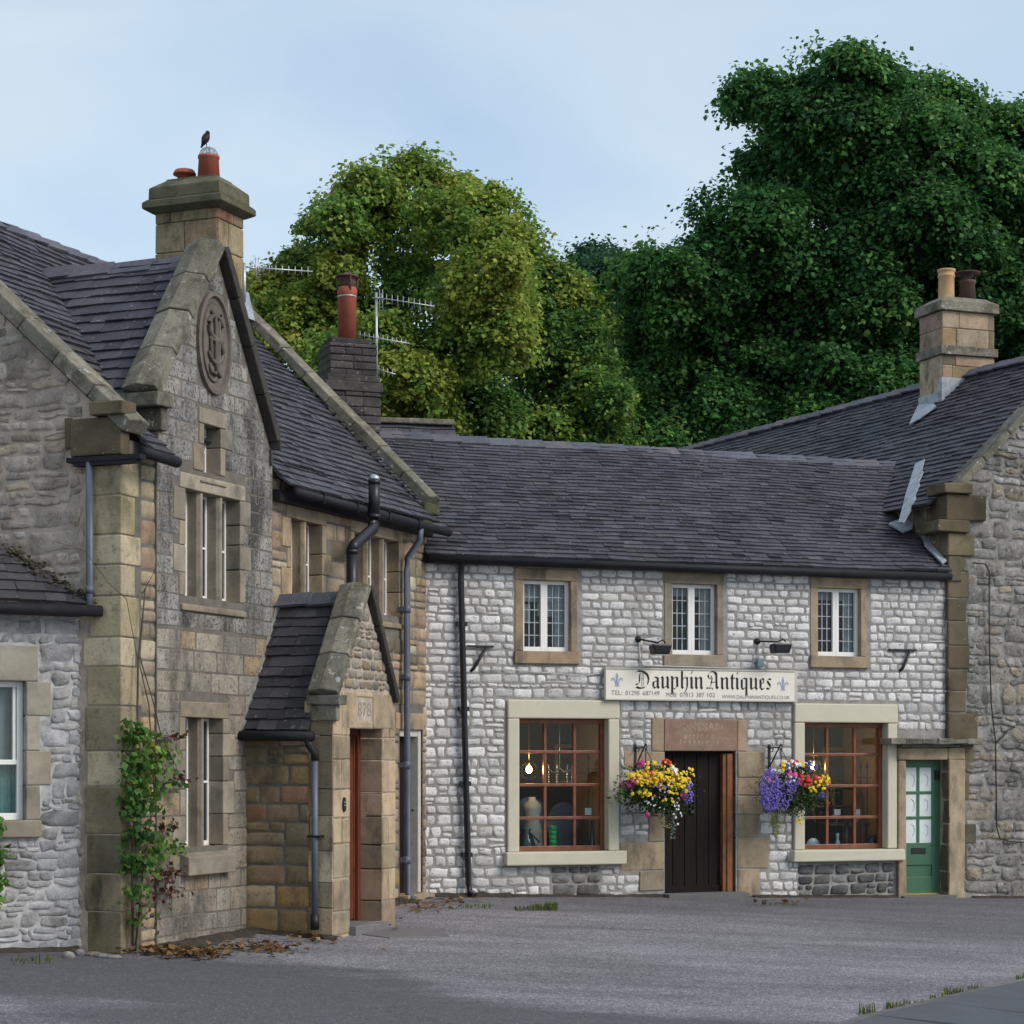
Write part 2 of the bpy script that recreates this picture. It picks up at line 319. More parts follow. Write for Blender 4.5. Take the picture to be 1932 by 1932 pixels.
def span_at(outline, z):
    xs = []
    for i in range(len(outline)):
        a = outline[i]; b = outline[(i + 1) % len(outline)]
        if (a[1] - z) * (b[1] - z) < 0: xs.append(a[0] + (b[0] - a[0]) * (z - a[1]) / (b[1] - a[1]))
    return (min(xs), max(xs)) if len(xs) >= 2 else None
RUB_S = [-1, -.90, -.55, -.15, .2, .58, .90, 1]; RUB_T = [-1, -.84, -.3, .3, .84, 1]
ASH_S = [-1, -.93, 0, .93, 1]; ASH_T = [-1, -.9, 0, .9, 1]
def stone(mb, P, u0, u1, z0, z1, relief, k, jit, wav, n0=0.0, ash=False, mi=1, col=None):
    S, T = (ASH_S, ASH_T) if ash else (RUB_S, RUB_T)
    uc, zc, hu, hz = (u0 + u1) / 2, (z0 + z1) / 2, (u1 - u0) / 2, (z1 - z0) / 2; sd = rnd(0, 900); vs = []; tl = rnd(-.3, .3); tk = rnd(-.4, .4)
    for t in T:
        for s in S:
            x = s * math.sqrt(1 - k * t * t / 2); y = t * math.sqrt(1 - k * s * s / 2)
            uu = uc + hu * x; zz = zc + hz * y
            if jit: uu += jit * noise.noise((uu * 5 + sd, zz * 9, 1.3)); zz += jit * .7 * noise.noise((uu * 6, zz * 6 + sd, 7.1))
            if wav: zz += wav * noise.noise((uu * .9, zz * .6, 3.7)) + wav * .4 * noise.noise((uu * 3.1, zz * 2.1, 9.7))
            e = max(abs(s), abs(t)) >= 1
            h = -.006 if e else relief * ((1 - .5 * abs(s) ** 8) * (1 - .5 * abs(t) ** 6) * (1 + tl * s + tk * t) + (0 if ash else .75 * noise.noise((uu * 9 + sd, zz * 13, sd))))
            vs.append(P.pt(uu, zz, n0 + h))
    w = len(S); fs = [(j * w + i, j * w + i + 1, (j + 1) * w + i + 1, (j + 1) * w + i) for j in range(len(T) - 1) for i in range(w - 1)]
    mb.add(vs, fs, col, not ash, mi)
def masonry(mb, P, outline, holes=(), solid=(), course=(.1, .17), length=(.14, .42), gap=.022, relief=.03, k=.4, jit=.03, wav=.03, split=.15, ash=False, n0=0.0, depth=.2, style=None, reveal=False, backing=True, mi=1):
    """mortar backing (index 0) with real openings, and every stone on it (index 1)"""
    us = sorted({p[0] for p in outline} | {h[i] for h in holes for i in (0, 1)}); zs = sorted({p[1] for p in outline} | {h[i] for h in holes for i in (2, 3)})
    for i in range(len(us) - 1 if backing else 0):
        for j in range(len(zs) - 1):
            cu, cz = (us[i] + us[i + 1]) / 2, (zs[j] + zs[j + 1]) / 2
            if any(h[0] < cu < h[1] and h[2] < cz < h[3] for h in holes): continue
            pl = clip_poly([(us[i], zs[j]), (us[i + 1], zs[j]), (us[i + 1], zs[j + 1]), (us[i], zs[j + 1])], outline)
            if pl: mb.add([P.pt(a, b, n0) for a, b in pl], [tuple(range(len(pl)))], None, False, 0)
    if reveal and backing:
        for h in holes:
            a, b, c, d = h[:4]; q = lambda u, z, n: P.pt(u, z, n0 + n)
            mb.quad(q(a, c, 0), q(a, d, 0), q(a, d, -depth), q(a, c, -depth)); mb.quad(q(b, d, 0), q(b, c, 0), q(b, c, -depth), q(b, d, -depth))
            mb.quad(q(a, d, 0), q(b, d, 0), q(b, d, -depth), q(a, d, -depth)); mb.quad(q(b, c, 0), q(a, c, 0), q(a, c, -depth), q(b, c, -depth))
    zlo = min(p[1] for p in outline); zhi = max(p[1] for p in outline); z = zlo; ex = list(holes) + list(solid)
    while z < zhi:
        h = rnd(*course) * (style(z)[0] if style else 1); z1 = min(z + h, zhi); h = z1 - z
        if h < .03: break
        sa, sb = span_at(outline, z + .12 * h), span_at(outline, z1 - .12 * h)
        if sa and sb:
            iv = [(max(sa[0], sb[0]), min(sa[1], sb[1]))]
            for e in ex:
                ov = min(z1, e[3]) - max(z, e[2])
                if ov < .22 * h: continue
                nv = []
                for (a, b) in iv:
                    if e[1] <= a or e[0] >= b: nv.append((a, b)); continue
                    if e[0] > a: nv.append((a, e[0]))
                    if e[1] < b: nv.append((e[1], b))
                iv = nv
            for (a, b) in iv:
                if b - a < .04: continue
                u = a
                while u < b - .01:
                    w = rnd(*length) * (h / ((course[0] + course[1]) / 2)) ** .5
                    if b - (u + w) < length[0] * .6: w = b - u
                    g = gap * rnd(.7, 1.3)
                    if not ash and h > course[0] * 1.1 and rnd(0, 1) < split and w > .1:
                        m = z + h * rnd(.35, .65)
                        if rnd(0, 1) < .5: cells = [(u, u + w, z, m), (u, u + w, m, z1)]
                        else: mm = u + w * rnd(.35, .65); cells = [(u, u + w, z, m), (u, mm, m, z1), (mm, u + w, m, z1)]
                    else: cells = [(u, u + w, z, z1)]
                    for (p, q, r, t) in cells:
                        if q - p > g * 1.6 and t - r > g * 1.4:
                            stone(mb, P, p + g / 2, q - g / 2, r + g / 2, t - g / 2, relief * rnd(.7, 1.3), k * rnd(.6, 1.5) if not ash else k, jit, wav, n0, ash, mi)
                    u += w
        z = z1
def roof_tiles(mb, O, U, V, umin, umax, vlen, gauge=.2, width=(.18, .34), thick=.022, sag=.02, v0=0.0, mi=0, jit=1.0):
    N = U.cross(V); v = v0; row = 0
    while v < vlen:
        a, b = umin(v + gauge * .5), umax(v + gauge * .5); ln = min(gauge * 1.5, vlen - v + .02)
        u = a - rnd(0, width[0])
        while u < b:
            w = rnd(*width); p, q = max(u, a), min(u + w - .004, b)
            if q - p > .02:
                t = thick * rnd(.75, 1.35); dv = rnd(-.010, .010) * jit; sk = rnd(-.008, .008) * jit; lift = rnd(0, .006) * jit
                sg = lambda uu, vv: N * (sag * noise.noise((uu * .45, vv * .5, 2.2)) + sag * .35 * noise.noise((uu * 1.7, vv * 1.4, 5.2))) + V * (sag * .6 * noise.noise((uu * .7, vv * 3, 8.8)))
                def c(uu, vv, hh): return O + U * uu + V * vv + N * hh + sg(uu, vv)
                va, vb = v + dv, v + ln
                mb.hexa([c(p, va, -.004), c(q, va + sk, -.004), c(q, vb, -.03), c(p, vb, -.03), c(p, va, t + lift), c(q, va + sk, t + lift), c(q, vb, -.002), c(p, vb, -.002)], None, mi)
            u += w
        v += gauge * rnd(.94, 1.06) * (1.0 if v < vlen * .5 else .92); row += 1
def coping(mb, P, a, b, n0, n1, t, saddle=.0, seg=4, gap=.008):   # stones laid up a rake from a to b, both (u, z)
    a = Vector((a[0], a[1])); b = Vector((b[0], b[1])); d = (b - a); L = d.length; d /= L; nn = Vector((-d.y, d.x))
    if nn.y < 0: nn = -nn
    for i in range(seg):
        s0 = L * i / seg + (gap if i else 0); s1 = L * (i + 1) / seg; dj = rnd(-.008, .008)
        def ring(s):
            p = a + d * s
            q = [(p, n0), (p, n1), (p + nn * (t + dj), n1)] + ([(p + nn * (t + saddle + dj), (n0 + n1) / 2)] if saddle else []) + [(p + nn * (t + dj), n0)]
            return [P.pt(x.x, x.y, n) for x, n in q]
        r0, r1 = ring(s0), ring(s1); k = len(r0)
        mb.add(r0 + r1, [tuple(range(k))[::-1], tuple(range(k, 2 * k))] + [(j, (j + 1) % k, k + (j + 1) % k, k + j) for j in range(k)])
def ridge_tiles(mb, A, B, side, w=.16, drop=.13, ln=.46, t=.025):   # inverted V ridge tiles; side: horizontal unit vector across the ridge
    A, B = Vector(A), Vector(B); D = (B - A); L = D.length; D /= L; n = max(1, round(L / ln))
    for i in range(n):
        s0, s1 = L * i / n, L * (i + 1) / n + .03; lift = rnd(-.006, .010); u0 = .0; u1 = .02
        def sec(s, up): p = A + D * s + Z * (up + lift); return [p - side * w - Z * drop, p, p + side * w - Z * drop, p + side * (w - .02) - Z * (drop + t), p - Z * t * 1.3, p - side * (w - .02) - Z * (drop + t)]
        a, b = sec(s0, u0), sec(s1, u1)
        mb.add(a + b, [(5, 4, 3, 2, 1, 0), (6, 7, 8, 9, 10, 11)] + [(j, (j + 1) % 6, 6 + (j + 1) % 6, 6 + j) for j in range(6)])
def solid(mb, P, rects, n0, n1, jit=.003, col=None, mi=0):
    for (a, b, c, d) in rects: mb.box(P, a, b, c, d, n0, n1 + rnd(-.003, .003), col, mi, jit)
def jamb_blocks(u, side, z0, z1, short, long, hs=(.22, .42)):      # alternating in-and-out jamb stones; returns rects
    out = []; z = z0; k = random.choice((0, 1))
    while z < z1 - .02:
        h = rnd(*hs); t = z + h
        if z1 - t < hs[0] * .6: t = z1
        w = (long if k else short) * rnd(.9, 1.1); out.append(((u, u + w) if side > 0 else (u - w, u)) + (z + .004, t - .004)); k = 1 - k; z = t
    return out

def rayplane(px, py, p, nrm):
    d = ray(px, py); o = Vector((0, 0, EYE)); return o + d * ((Vector(p) - o).dot(nrm) / d.dot(nrm))
# ------------------------------------------------------------------ the planes of the place
J = Vector((-1.164, 28.57, 0))                       # where the old house meets the shop
NA = Vector((.9257, -.3782, 0)).normalized()
PA = Plane(J, NA)                                    # the old house's front, running away from us to the shop
PB = Plane(J, (.347, -.938))                         # the shop front
uK = PA.u(228); K = PA.pt(uK, 0)
PC = Plane(K, -PA.U)                                 # the old house's near gable end
PF = Plane(J, -PA.U)                                 # its far gable end
RB = .07; uR = PB.u(1789, RB)
PR = Plane(PB.pt(uR, 0, RB), PB.N)                   # gable end of the right-hand house, u = 0 at its left corner
RD = Vector((-.43, .903, 0)).normalized(); PS = Plane(PR.O, Vector((-RD.y, RD.x, 0)))   # its left flank
uQ = PC.u(149); Q = PC.pt(uQ, 0); PL = Plane(Q, (.496, -.868))                          # front of the small white cottage
# ------------------------------------------------------------------ ground
def ground():
    xs = sorted(set([-900, -300, -100, -50, -30] + [x * 1.0 for x in range(-20, 26)] + [40, 70, 120, 300, 900])); ys = sorted(set([-200, -60, -20, 0, 5] + [y * 1.0 for y in range(6, 40)] + [45, 60, 90, 150, 300, 900]))
    mb = MB(); vs = [Vector((x, y, zg(x, y))) for y in ys for x in xs]; w = len(xs)
    mb.add(vs, [(j * w + i, j * w + i + 1, (j + 1) * w + i + 1, (j + 1) * w + i) for j in range(len(ys) - 1) for i in range(w - 1)], (0, 0, 0), True)
    t = NT('worn_asphalt_and_chippings')
    chips = t.noise(55, 3, .8); vo = t.n('TexVoronoi'); vo.inputs['Scale'].default_value = 62; vm = t.n('Mapping'); vm.inputs['Scale'].default_value = (1, .55, 1); t.l(t.P(), vm.inputs['Vector']); t.l(vm.outputs['Vector'], vo.inputs['Vector']); cell = t.ramp(vo.outputs['Color'], [(0, .5), (.45, .85), (.7, 1.03), (1, 1.6)]); mid = t.noise(14, 6, .75); grit = t.noise(21, 4, .8)
    sx = t.n('SeparateXYZ'); t.l(t.P(), sx.inputs[0])
    def mth(op, a, b):
        x = t.n('Math', operation=op)
        for i, v in enumerate((a, b)):
            if hasattr(v, 'is_linked'): t.l(v, x.inputs[i])
            else: x.inputs[i].default_value = v
        return x.outputs[0]
    band = mth('ADD', mth('ADD', sx.outputs[1], mth('MULTIPLY', sx.outputs[0], .38)), mth('MULTIPLY', mth('SUBTRACT', t.noise(.35, 7, .62, (.45, 1.1, 1), .5), .5), 7.0))
    yy = lambda y: (y - 10) / 25
    old = t.ramp(mth('DIVIDE', mth('SUBTRACT', band, 10), 25), [(yy(16.6), .75), (yy(17.4), .05), (yy(19.6), 0), (yy(20.2), .9), (yy(26.5), 1), (yy(29.5), .35)])   # resurfaced strips and older chippings      # areas of worn stone chippings
    wear = t.ramp(t.noise(.9, 5, .65, (.35, 1.6, 1), .3), [(.38, .72), (.62, 1.12)]); wear = t.mix(1.0, wear, t.ramp(grit, [(.36, .7), (.6, 1.15)]), 'MULTIPLY')
    c_old = t.mix(1.0, t.ramp(chips, [(.30, (.115, .108, .117)), (.50, (.24, .228, .245)), (.70, (.42, .40, .43))]), wear, 'MULTIPLY')
    c_new = t.mix(1.0, t.ramp(chips, [(.3, (.072, .070, .077)), (.6, (.118, .114, .123)), (.74, (.20, .195, .20))]), t.ramp(mid, [(.3, .8), (.7, 1.15)]), 'MULTIPLY')
    c_old = t.mix(1.0, c_old, cell, 'MULTIPLY'); c_new = t.mix(.4, c_new, t.mix(1.0, c_new, cell, 'MULTIPLY'))
    c = t.mix(old, c_new, c_old)
    cr = t.ramp(t.noise(.55, 6, .6, (.5, 1.3, 1), 1.2), [(.4965, 0), (.5, .7), (.5035, 0)]); c = t.mix(cr, c, (.03, .028, .03))     # cracks
    c = t.mix(t.ramp(t.noise(.8, 6, .7, (.5, 1.2, 1)), [(.57, 0), (.75, .45)]), c, (.06, .057, .06))
    c = t.mix(t.ramp(t.noise(34, 2, .5), [(.70, 0), (.74, .8)]), c, (.46, .44, .42))
    t.col(c); t.rough(.85, .25); t.bump(chips, .5, .012); M['asphalt'] = t.m
    tag(mb.build('ground', 'asphalt'), kind='structure')
ground()
t = NT('smooth_pavement_tarmac'); t.col(t.mix(1.0, t.ramp(t.noise(70, 3, .7), [(.3, (.07, .075, .088)), (.7, (.115, .12, .135))]), t.ramp(t.noise(1.1, 5), [(.3, .85), (.7, 1.1)]), 'MULTIPLY')); t.rough(.85, .25); t.bump(t.noise(70, 3, .7), .3, .01); M['pavement'] = t.m
M['kerb'] = stone_mat('worn_kerb_stone', [(.17, .165, .165), (.21, .205, .20)], 5., (.7, 1.15), [(BLK, 5., .56, .72, .5, None)], None, 50., .4)
M['slab'] = stone_mat('grey_paving_slab', [(.15, .145, .145), (.19, .18, .18)], 3., (.75, 1.15), [((.06, .055, .05), 3., .52, .72, .6, None)], None, 50., .4)
M['soil'] = plain_mat('damp_leaf_mould', (.045, .036, .027), .95, var=.5, nsc=12, bump=.8)
def gpx(px, py):                     # the point of the ground on a sight line
    d = ray(px, py); t = 15.0
    for _ in range(60): p = d * t; t -= (EYE + p.z - zg(p.x, p.y)) / d.z * .8 if abs(d.z) > 1e-5 else 0
    p = d * t; return Vector((p.x, p.y, zg(p.x, p.y)))
# pavement in the near right corner
edge = [gpx(a, b) for a, b in ((1560, 1946), (1625, 1921), (1740, 1895), (1850, 1868), (1960, 1845), (2080, 1822))]
edge = [edge[0] + (edge[0] - edge[1]) * 3] + edge
mb = MB(); kb = MB()
for a, b in zip(edge, edge[1:]):
    d = (b - a).normalized(); s_ = Vector((d.y, -d.x, 0)).normalized()
    f = lambda p, k, h: Vector((p.x + s_.x * k, p.y + s_.y * k, zg(p.x + s_.x * k, p.y + s_.y * k) + h))
    kb.hexa([f(a, 0, -.1), f(a, .13, -.1), f(b, .13, -.1), f(b, 0, -.1), f(a, 0, .03), f(a, .13, .05), f(b, .13, .05), f(b, 0, .03)])
    mb.hexa([f(a, .13, -.1), f(a, 6, -.1), f(b, 6, -.1), f(b, .13, -.1), f(a, .13, .046), f(a, 6, .046), f(b, 6, .046), f(b, .13, .046)], (0, 0, 0))
pv = tag(mb.build('pavement', 'pavement'), kind='structure'); tag(kb.build('kerb', 'kerb'), kind='structure')
# ================================================================== the antique shop
gb = lambda u: zg(*PB.pt(u, 0).xy)
ze = PB.z(1220, 1060, .2); zr = PB.z(1220, 846, -2.6)
shop = thing('antique_shop', 'two-storey white stone antique shop with slate roof and two brown paned shop windows', 'shop', PB.pt(3, gb(3)))
def B(px, py, n=0.0): return PB.uz(px, py, n)
def rect(P, x0, y0, x1, y1, n=0.0):   # a rectangle on a wall from its corners in the photograph
    u0, za = P.uz(x0, y0, n); u1, zb = P.uz(x1, y1, n); u0b, zc = P.uz(x0, y1, n); u1b, zd = P.uz(x1, y0, n)
    return [u0, u1, (zb + zc) / 2, (za + zd) / 2]
w_up = [rect(PB, 987, 1095, 1077, 1229), rect(PB, 1268, 1102, 1353, 1235), rect(PB, 1543, 1110, 1624, 1238)]
w_sh = [rect(PB, 978, 1356, 1146, 1606), rect(PB, 1516, 1364, 1672, 1602)]
d_sh = rect(PB, 1254, 1417, 1388, 1690); d_gr = rect(PB, 1706, 1434, 1783, 1688)
sol = []
surr = MB()
# upper window surrounds: lintel, jambs, sill
upsur = []
for i, h in enumerate(w_up):
    m = MB(); a, b, c, d = h; jw = .125
    lz = min(d + .155, ze - .02)
    m.box(PB, a - jw, b + jw - .02, d + .002, lz, -.12, .016, None, 0, .004); m.box(PB, a - jw, a, c, d, -.12, .012, None, 0, .004); m.box(PB, b, b + jw - .03, c, d, -.12, .012, None, 0, .004)
    m.box(PB, a - jw - .01, b + jw + .0, c - .17, c - .002, -.12, .05 if i != 1 else .02, None, 0, .005)
    sol.append((a - jw - .015, b + jw + .02, c - .17, ze)); upsur.append(m)
# shop window surrounds in cream paint
shsur = []
for i, h in enumerate(w_sh):
    m = MB(); a, b, c, d = h; jw = .17; lt = PB.z(1060 if i == 0 else 1600, 1321 if i == 0 else 1328)
    m.box(PB, a - jw, b + jw, d + .002, lt, -.2, .055, None, 0, .003); m.box(PB, a - jw, a, c, d, -.2, .05, None, 0, .003); m.box(PB, b, b + jw - .01, c, d, -.2, .05, None, 0, .003)
    sz = PB.z(1060 if i == 0 else 1600, 1631 if i == 0 else 1624)
    m.box(PB, a - jw - .05, b + jw + .07, sz, c - .002, -.2, .14, None, 0, .006)
    sol.append((a - jw - .02, b + jw + .02, sz - .01, lt + .01)); shsur.append(m)
# door dressings
surr2 = MB(); lin = rect(PB, 1229, 1355, 1408, 1416); a, b, c, d = d_sh
surr.box(PB, lin[0], PB.u(1252), d + .002, lin[3], -.12, .012, (.8, .3, .4), 0, .005); surr2.box(PB, PB.u(1391), lin[1], d + .002, lin[3] - .02, -.12, .012, (.7, .4, .4), 0, .005)
sol.append((lin[0] - .01, lin[1] + .01, lin[2], lin[3]))
for (x0, y0, x1, y1) in ((1391, 1418, 1442, 1466), (1391, 1467, 1436, 1500), (1391, 1501, 1440, 1536), (1391, 1537, 1432, 1580), (1391, 1581, 1450, 1638), (1391, 1639, 1432, 1692),
                         (1178, 1418, 1253, 1452), (1224, 1453, 1253, 1505), (1224, 1506, 1253, 1588), (1170, 1589, 1253, 1642), (1206, 1643, 1253, 1680)):
    r = rect(PB, x0, y0, x1, y1); (surr2 if x0 > 1300 else surr).box(PB, r[0] + .003, r[1] - .003, r[2] + .003, r[3] - .003, -.2, .014 + rnd(-.004, .006), None, 0, .006); sol.append(tuple(r))
# the green door's worn stone frame and hood
gd = MB(); a2, b2, c2, d2 = d_gr
for r in (rect(PB, 1690, 1411, 1782, 1433), rect(PB, 1783, 1411, 1814, 1434)): gd.box(PB, r[0], r[1], d2 + .002, r[3], -.15, .10, None, 0, .004)
gd.box(PB, PB.u(1690), a2, -.5, d2, -.15, .075, None, 0, .01); gd.box(PB, b2, PB.u(1814), -.5, d2, -.15, .095, None, 0, .01)
hood = MB()
hz = PB.z(1760, 1404)
hp = [(PB.u(1676, .2), .0), (PB.u(1846, .2), .0)]
for k in range(6):
    u0 = PB.u(1676, .2) + (PB.u(1848, .2) - PB.u(1676, .2)) * k / 6; u1 = PB.u(1676, .2) + (PB.u(1848, .2) - PB.u(1676, .2)) * (k + 1) / 6
    hood.box(PB, u0, u1, hz + rnd(-.01, .005), hz + .075 + rnd(-.01, .012), -.05, .30 + rnd(-.025, .025), None, 0, .008)
hood.box(PB, PB.u(1690), PB.u(1800), hz - .05, hz - .002, -.05, .17, None, 0, .006)
sol.append((PB.u(1680), uR + .5, -1, hz + .09))
holes = [tuple(h) for h in w_up + w_sh] + [tuple(d_sh), tuple(d_gr)]
bare = [tuple(rect(PB, 1505, 1627, 1688, 1712)), tuple(rect(PB, 1040, 1634, 1132, 1712))]
wall = MB(); OUT = [(-.12, -.9), (uR + .1, -.9), (uR + .1, ze + .05), (-.12, ze + .05)]
zc_hi = PB.z(1000, 1290)
masonry(wall, PB, [(-.12, zc_hi), (uR + .1, zc_hi), (uR + .1, ze + .05), (-.12, ze + .05)], holes, sol, (.095, .14), (.12, .30), .017, .009, .36, .022, .008, .06, depth=.2)
masonry(wall, PB, [(-.12, -.9), (uR + .1, -.9), (uR + .1, zc_hi), (-.12, zc_hi)], holes, sol + bare, (.105, .165), (.11, .29), .019, .010, .34, .028, .012, .12, depth=.2)
for bz in bare: masonry(wall, PB, [(bz[0], bz[2]), (bz[1], bz[2]), (bz[1], bz[3]), (bz[0], bz[3])], (), (), (.13, .2), (.16, .36), .020, .020, .34, .03, .015, .25, backing=False, mi=2)
wall.build('front_wall', ['mortar', 'white_stone', 'bare_stone'], shop)
surr.build('door_jamb', 'dressed', shop, .008); surr2.build('door_jamb', 'dressed', shop, .008)
gd.build('stone_door_frame', 'dressed', shop, .02); hood.build('door_hood', 'coping', shop, .012)
pnl = MB(); pr = rect(PB, 1253, 1357, 1390, 1416); pnl.box(PB, pr[0], pr[1], d + .002, pr[3], -.12, .018, None, 0, .003)
lintel = pnl.build('lintel', 'red_sandstone', shop, .006)
stp = MB(); stp.box(PB, PB.u(1250), PB.u(1402), gb(4) - .2, max(d_sh[2] - .004, gb(4) + .055), -.10, .22, None, 0, .006); stp.build('door_step', 'slab', shop, .01)
stp = MB(); stp.box(PB, a2 - .1, b2 + .1, gb(7.5) - .2, d_gr[2] - .004, -.3, .16, None, 0, .006); stp.build('door_step', 'slab', shop, .01)
# windows of the upper floor
for i, h in enumerate(w_up):
    a, b, c, d = h; n = -.11; g = MB(); fr = MB(); ld = MB(); cu = MB()
    zt = d - (.0 if i else .0); mid = (a + b) / 2 - .01; f = .05
    g.box(PB, a, b, c, d, n - .02, n - .015)
    for (x0, x1) in ((a, mid), (mid, b)):
        for r in ((x0, x0 + f, c, zt), (x1 - f, x1, c, zt), (x0 + f, x1 - f, c, c + f * 1.3), (x0 + f, x1 - f, zt - f, zt)): fr.box(PB, *r, n - .03, n + .02 + rnd(0, .004))
        x0 += f; x1 -= f
        for k in range(1, 3): u = x0 + (x1 - x0) * k / 3; ld.box(PB, u - .0065, u + .0065, c + f, zt - f, n - .014, n - .006)
        for k in range(1, 5): zz = c + f + (zt - c - 2 * f) * k / 5; ld.box(PB, x0, x1, zz - .0065, zz + .0065, n - .014, n - .007)
    # the dim room behind: net curtains at the sides
    cu.box(PB, b - .17, b - .02, c, d, n - .09, n - .08); cu.box(PB, a, b, d - .16 - .12 * (i == 0), d, n - .12, n - .11)
    if i == 0: cu.box(PB, a + .3, b, c + .5, d - .02, n - .15, n - .14); cu.box(PB, a, a + .2, c + .42, c + .66, n - .15, n - .14)
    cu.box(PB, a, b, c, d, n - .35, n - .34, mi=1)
    win = fr.build('window', 'white_paint', shop, .004)
    g.build('pane', 'glass', win); ld.build('leading', 'lead', win); cu.build('curtain', ['net', 'interior_dark'], win)
    upsur[i].build('surround', 'dressed' if i != 1 else 'dressed_grey', win, .01)
# shop windows: three by four panes in brown frames
for i, h in enumerate(w_sh):
    a, b, c, d = h; n = -.13; fr = MB(); g = MB(); f = .058; bar = .042
    for r in ((a, a + f, c, d), (b - f, b, c, d), (a + f, b - f, c, c + f * 1.2), (a + f, b - f, d - f * 1.2, d)): fr.box(PB, *r, n - .05, n + .02)
    for k in (1, 2): u = a + (b - a) * k / 3; fr.box(PB, u - bar / 2, u + bar / 2, c + f, d - f, n - .04, n + .012)
    for k in (1, 2, 3): zz = c + (d - c) * k / 4; fr.box(PB, a + f, b - f, zz - bar / 2, zz + bar / 2, n - .038, n + .017)
    g.box(PB, a, b, c, d, n - .02, n - .016)
    win = fr.build('shop_window', 'wood_red', shop, .006); g.build('pane', 'glass', win); shsur[i].build('surround', 'cream_paint', win, .018)
    rm = MB(); dp = -1.5
    q = lambda u, z, nn: PB.pt(u, z, nn); A0, B0, C0, D0 = a - .5, b + .12, c - .1, d + .14
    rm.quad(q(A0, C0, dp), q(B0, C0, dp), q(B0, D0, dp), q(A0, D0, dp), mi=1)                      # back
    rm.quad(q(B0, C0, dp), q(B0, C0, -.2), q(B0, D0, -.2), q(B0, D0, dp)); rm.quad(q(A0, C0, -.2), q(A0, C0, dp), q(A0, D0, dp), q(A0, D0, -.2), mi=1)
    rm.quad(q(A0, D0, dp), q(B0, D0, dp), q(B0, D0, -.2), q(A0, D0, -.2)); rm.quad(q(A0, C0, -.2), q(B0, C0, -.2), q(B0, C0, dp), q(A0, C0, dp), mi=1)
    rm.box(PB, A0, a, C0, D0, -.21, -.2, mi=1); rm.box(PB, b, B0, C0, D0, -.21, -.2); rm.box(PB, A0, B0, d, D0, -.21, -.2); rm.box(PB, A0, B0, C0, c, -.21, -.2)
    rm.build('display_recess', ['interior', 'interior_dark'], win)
# doors
a, b, c, d = d_sh; dl = MB(); k = 5; ub = PB.u(1367)
for j in range(k): u0 = a + (ub - a) * j / k; dl.box(PB, u0 + .003, u0 + (ub - a) / k - .003, c + .03, d - .03, -.19, -.145 + rnd(0, .006), (rnd(0, 1), rnd(0, 1), 0))
dl.box(PB, a, ub, c + .03, c + .14, -.145, -.115); dl.box(PB, a, b, d - .035, d, -.2, -.10)
door = dl.build('door', 'door_dark', shop, .006)
fr = MB(); fr.box(PB, ub + .002, b, c, d - .036, -.2, -.06); fr.box(PB, ub + .06, b - .03, c, d - .036, -.06, -.035); fr.build('frame', 'wood_orange', door, .008)
kn = MB(); u = PB.u(1304, -.14); z = PB.z(1304, 1518, -.14); kn.box(PB, u - .02, u + .05, z + .11, z + .13, -.15, -.12); kn.box(PB, u - .02, u + .05, z - .13, z - .11, -.15, -.12); kn.box(PB, u + .03, u + .045, z - .11, z + .11, -.13, -.115); kn.box(PB, u - .02, u - .005, z - .11, z + .11, -.13, -.115); kn.build('handle', 'iron', door)
a, b, c, d = d_gr; n = -.12; gr = MB(); fs = MB(); st = .085; mid = (a + b) / 2 - .03; zl = PB.z(1740, 1590, n); b_ = b - .02
gr.box(PB, a, a + st, c + .02, d, n - .05, n); gr.box(PB, b_ - st * 1.5, b_, c + .02, d, n - .05, n); gr.box(PB, a + st, b_ - st * 1.5, d - .11, d, n - .05, n)
gr.box(PB, a + st, b_ - st * 1.5, zl - .33, zl, n - .05, n); gr.box(PB, a + st, b_ - st * 1.5, c + .02, c + .26, n - .05, n); gr.box(PB, a + st, b_ - st * 1.5, c + .26, zl - .33, n - .045, n - .02)
p0, p1 = a + st, b_ - st * 1.5; um = (p0 + p1) / 2; gr.box(PB, um - .022, um + .022, zl, d - .11, n - .045, n - .004)
for k in (1, 2): zz = zl + (d - .11 - zl) * k / 3; gr.box(PB, p0, p1, zz - .022, zz + .022, n - .044, n - .006)
door = gr.build('door', 'green_paint', shop, .006)
fs.box(PB, p0, p1, zl, d - .11, n - .03, n - .02); fs.build('pane', 'frosted', door)
M['etch'] = plain_mat('etched_glass_line', (.50, .57, .55), .5)
for ux in (.27, .77):
    for kz in range(3):
        et = MB(); cc = PB.pt(p0 + (p1 - p0) * ux, zl + (d - .11 - zl) * (kz + .5) / 3, n - .017); et.tube([cc + PB.U * .06 * math.cos(t_) * .8 + Z * .085 * math.sin(t_) for t_ in [math.pi * j / 10 - 1.3 for j in range(11)]], .005, 5); et.build('etching', 'etch', door)
lb = MB(); z = PB.z(1735, 1605, n); u = PB.u(1733, n); lb.box(PB, u - .12, u + .12, z - .045, z + .045, n, n + .012); lb.build('letter_box', 'iron', door, .004)
kk = MB(); u, z = PB.uz(1767, 1462, n); kk.box(PB, u - .035, u + .035, z - .07, z + .07, n, n + .03); kk.tube([PB.pt(u - .02, z + .04, n + .03), PB.pt(u, z - .03, n + .05), PB.pt(u + .02, z + .04, n + .03)], .008, 6); kk.build('knocker', 'iron', door, .006)
sl = MB(); sl.box(PB, a, b, c - .002, c + .02, n - .1, n + .05); sl.build('threshold', 'brass', door)
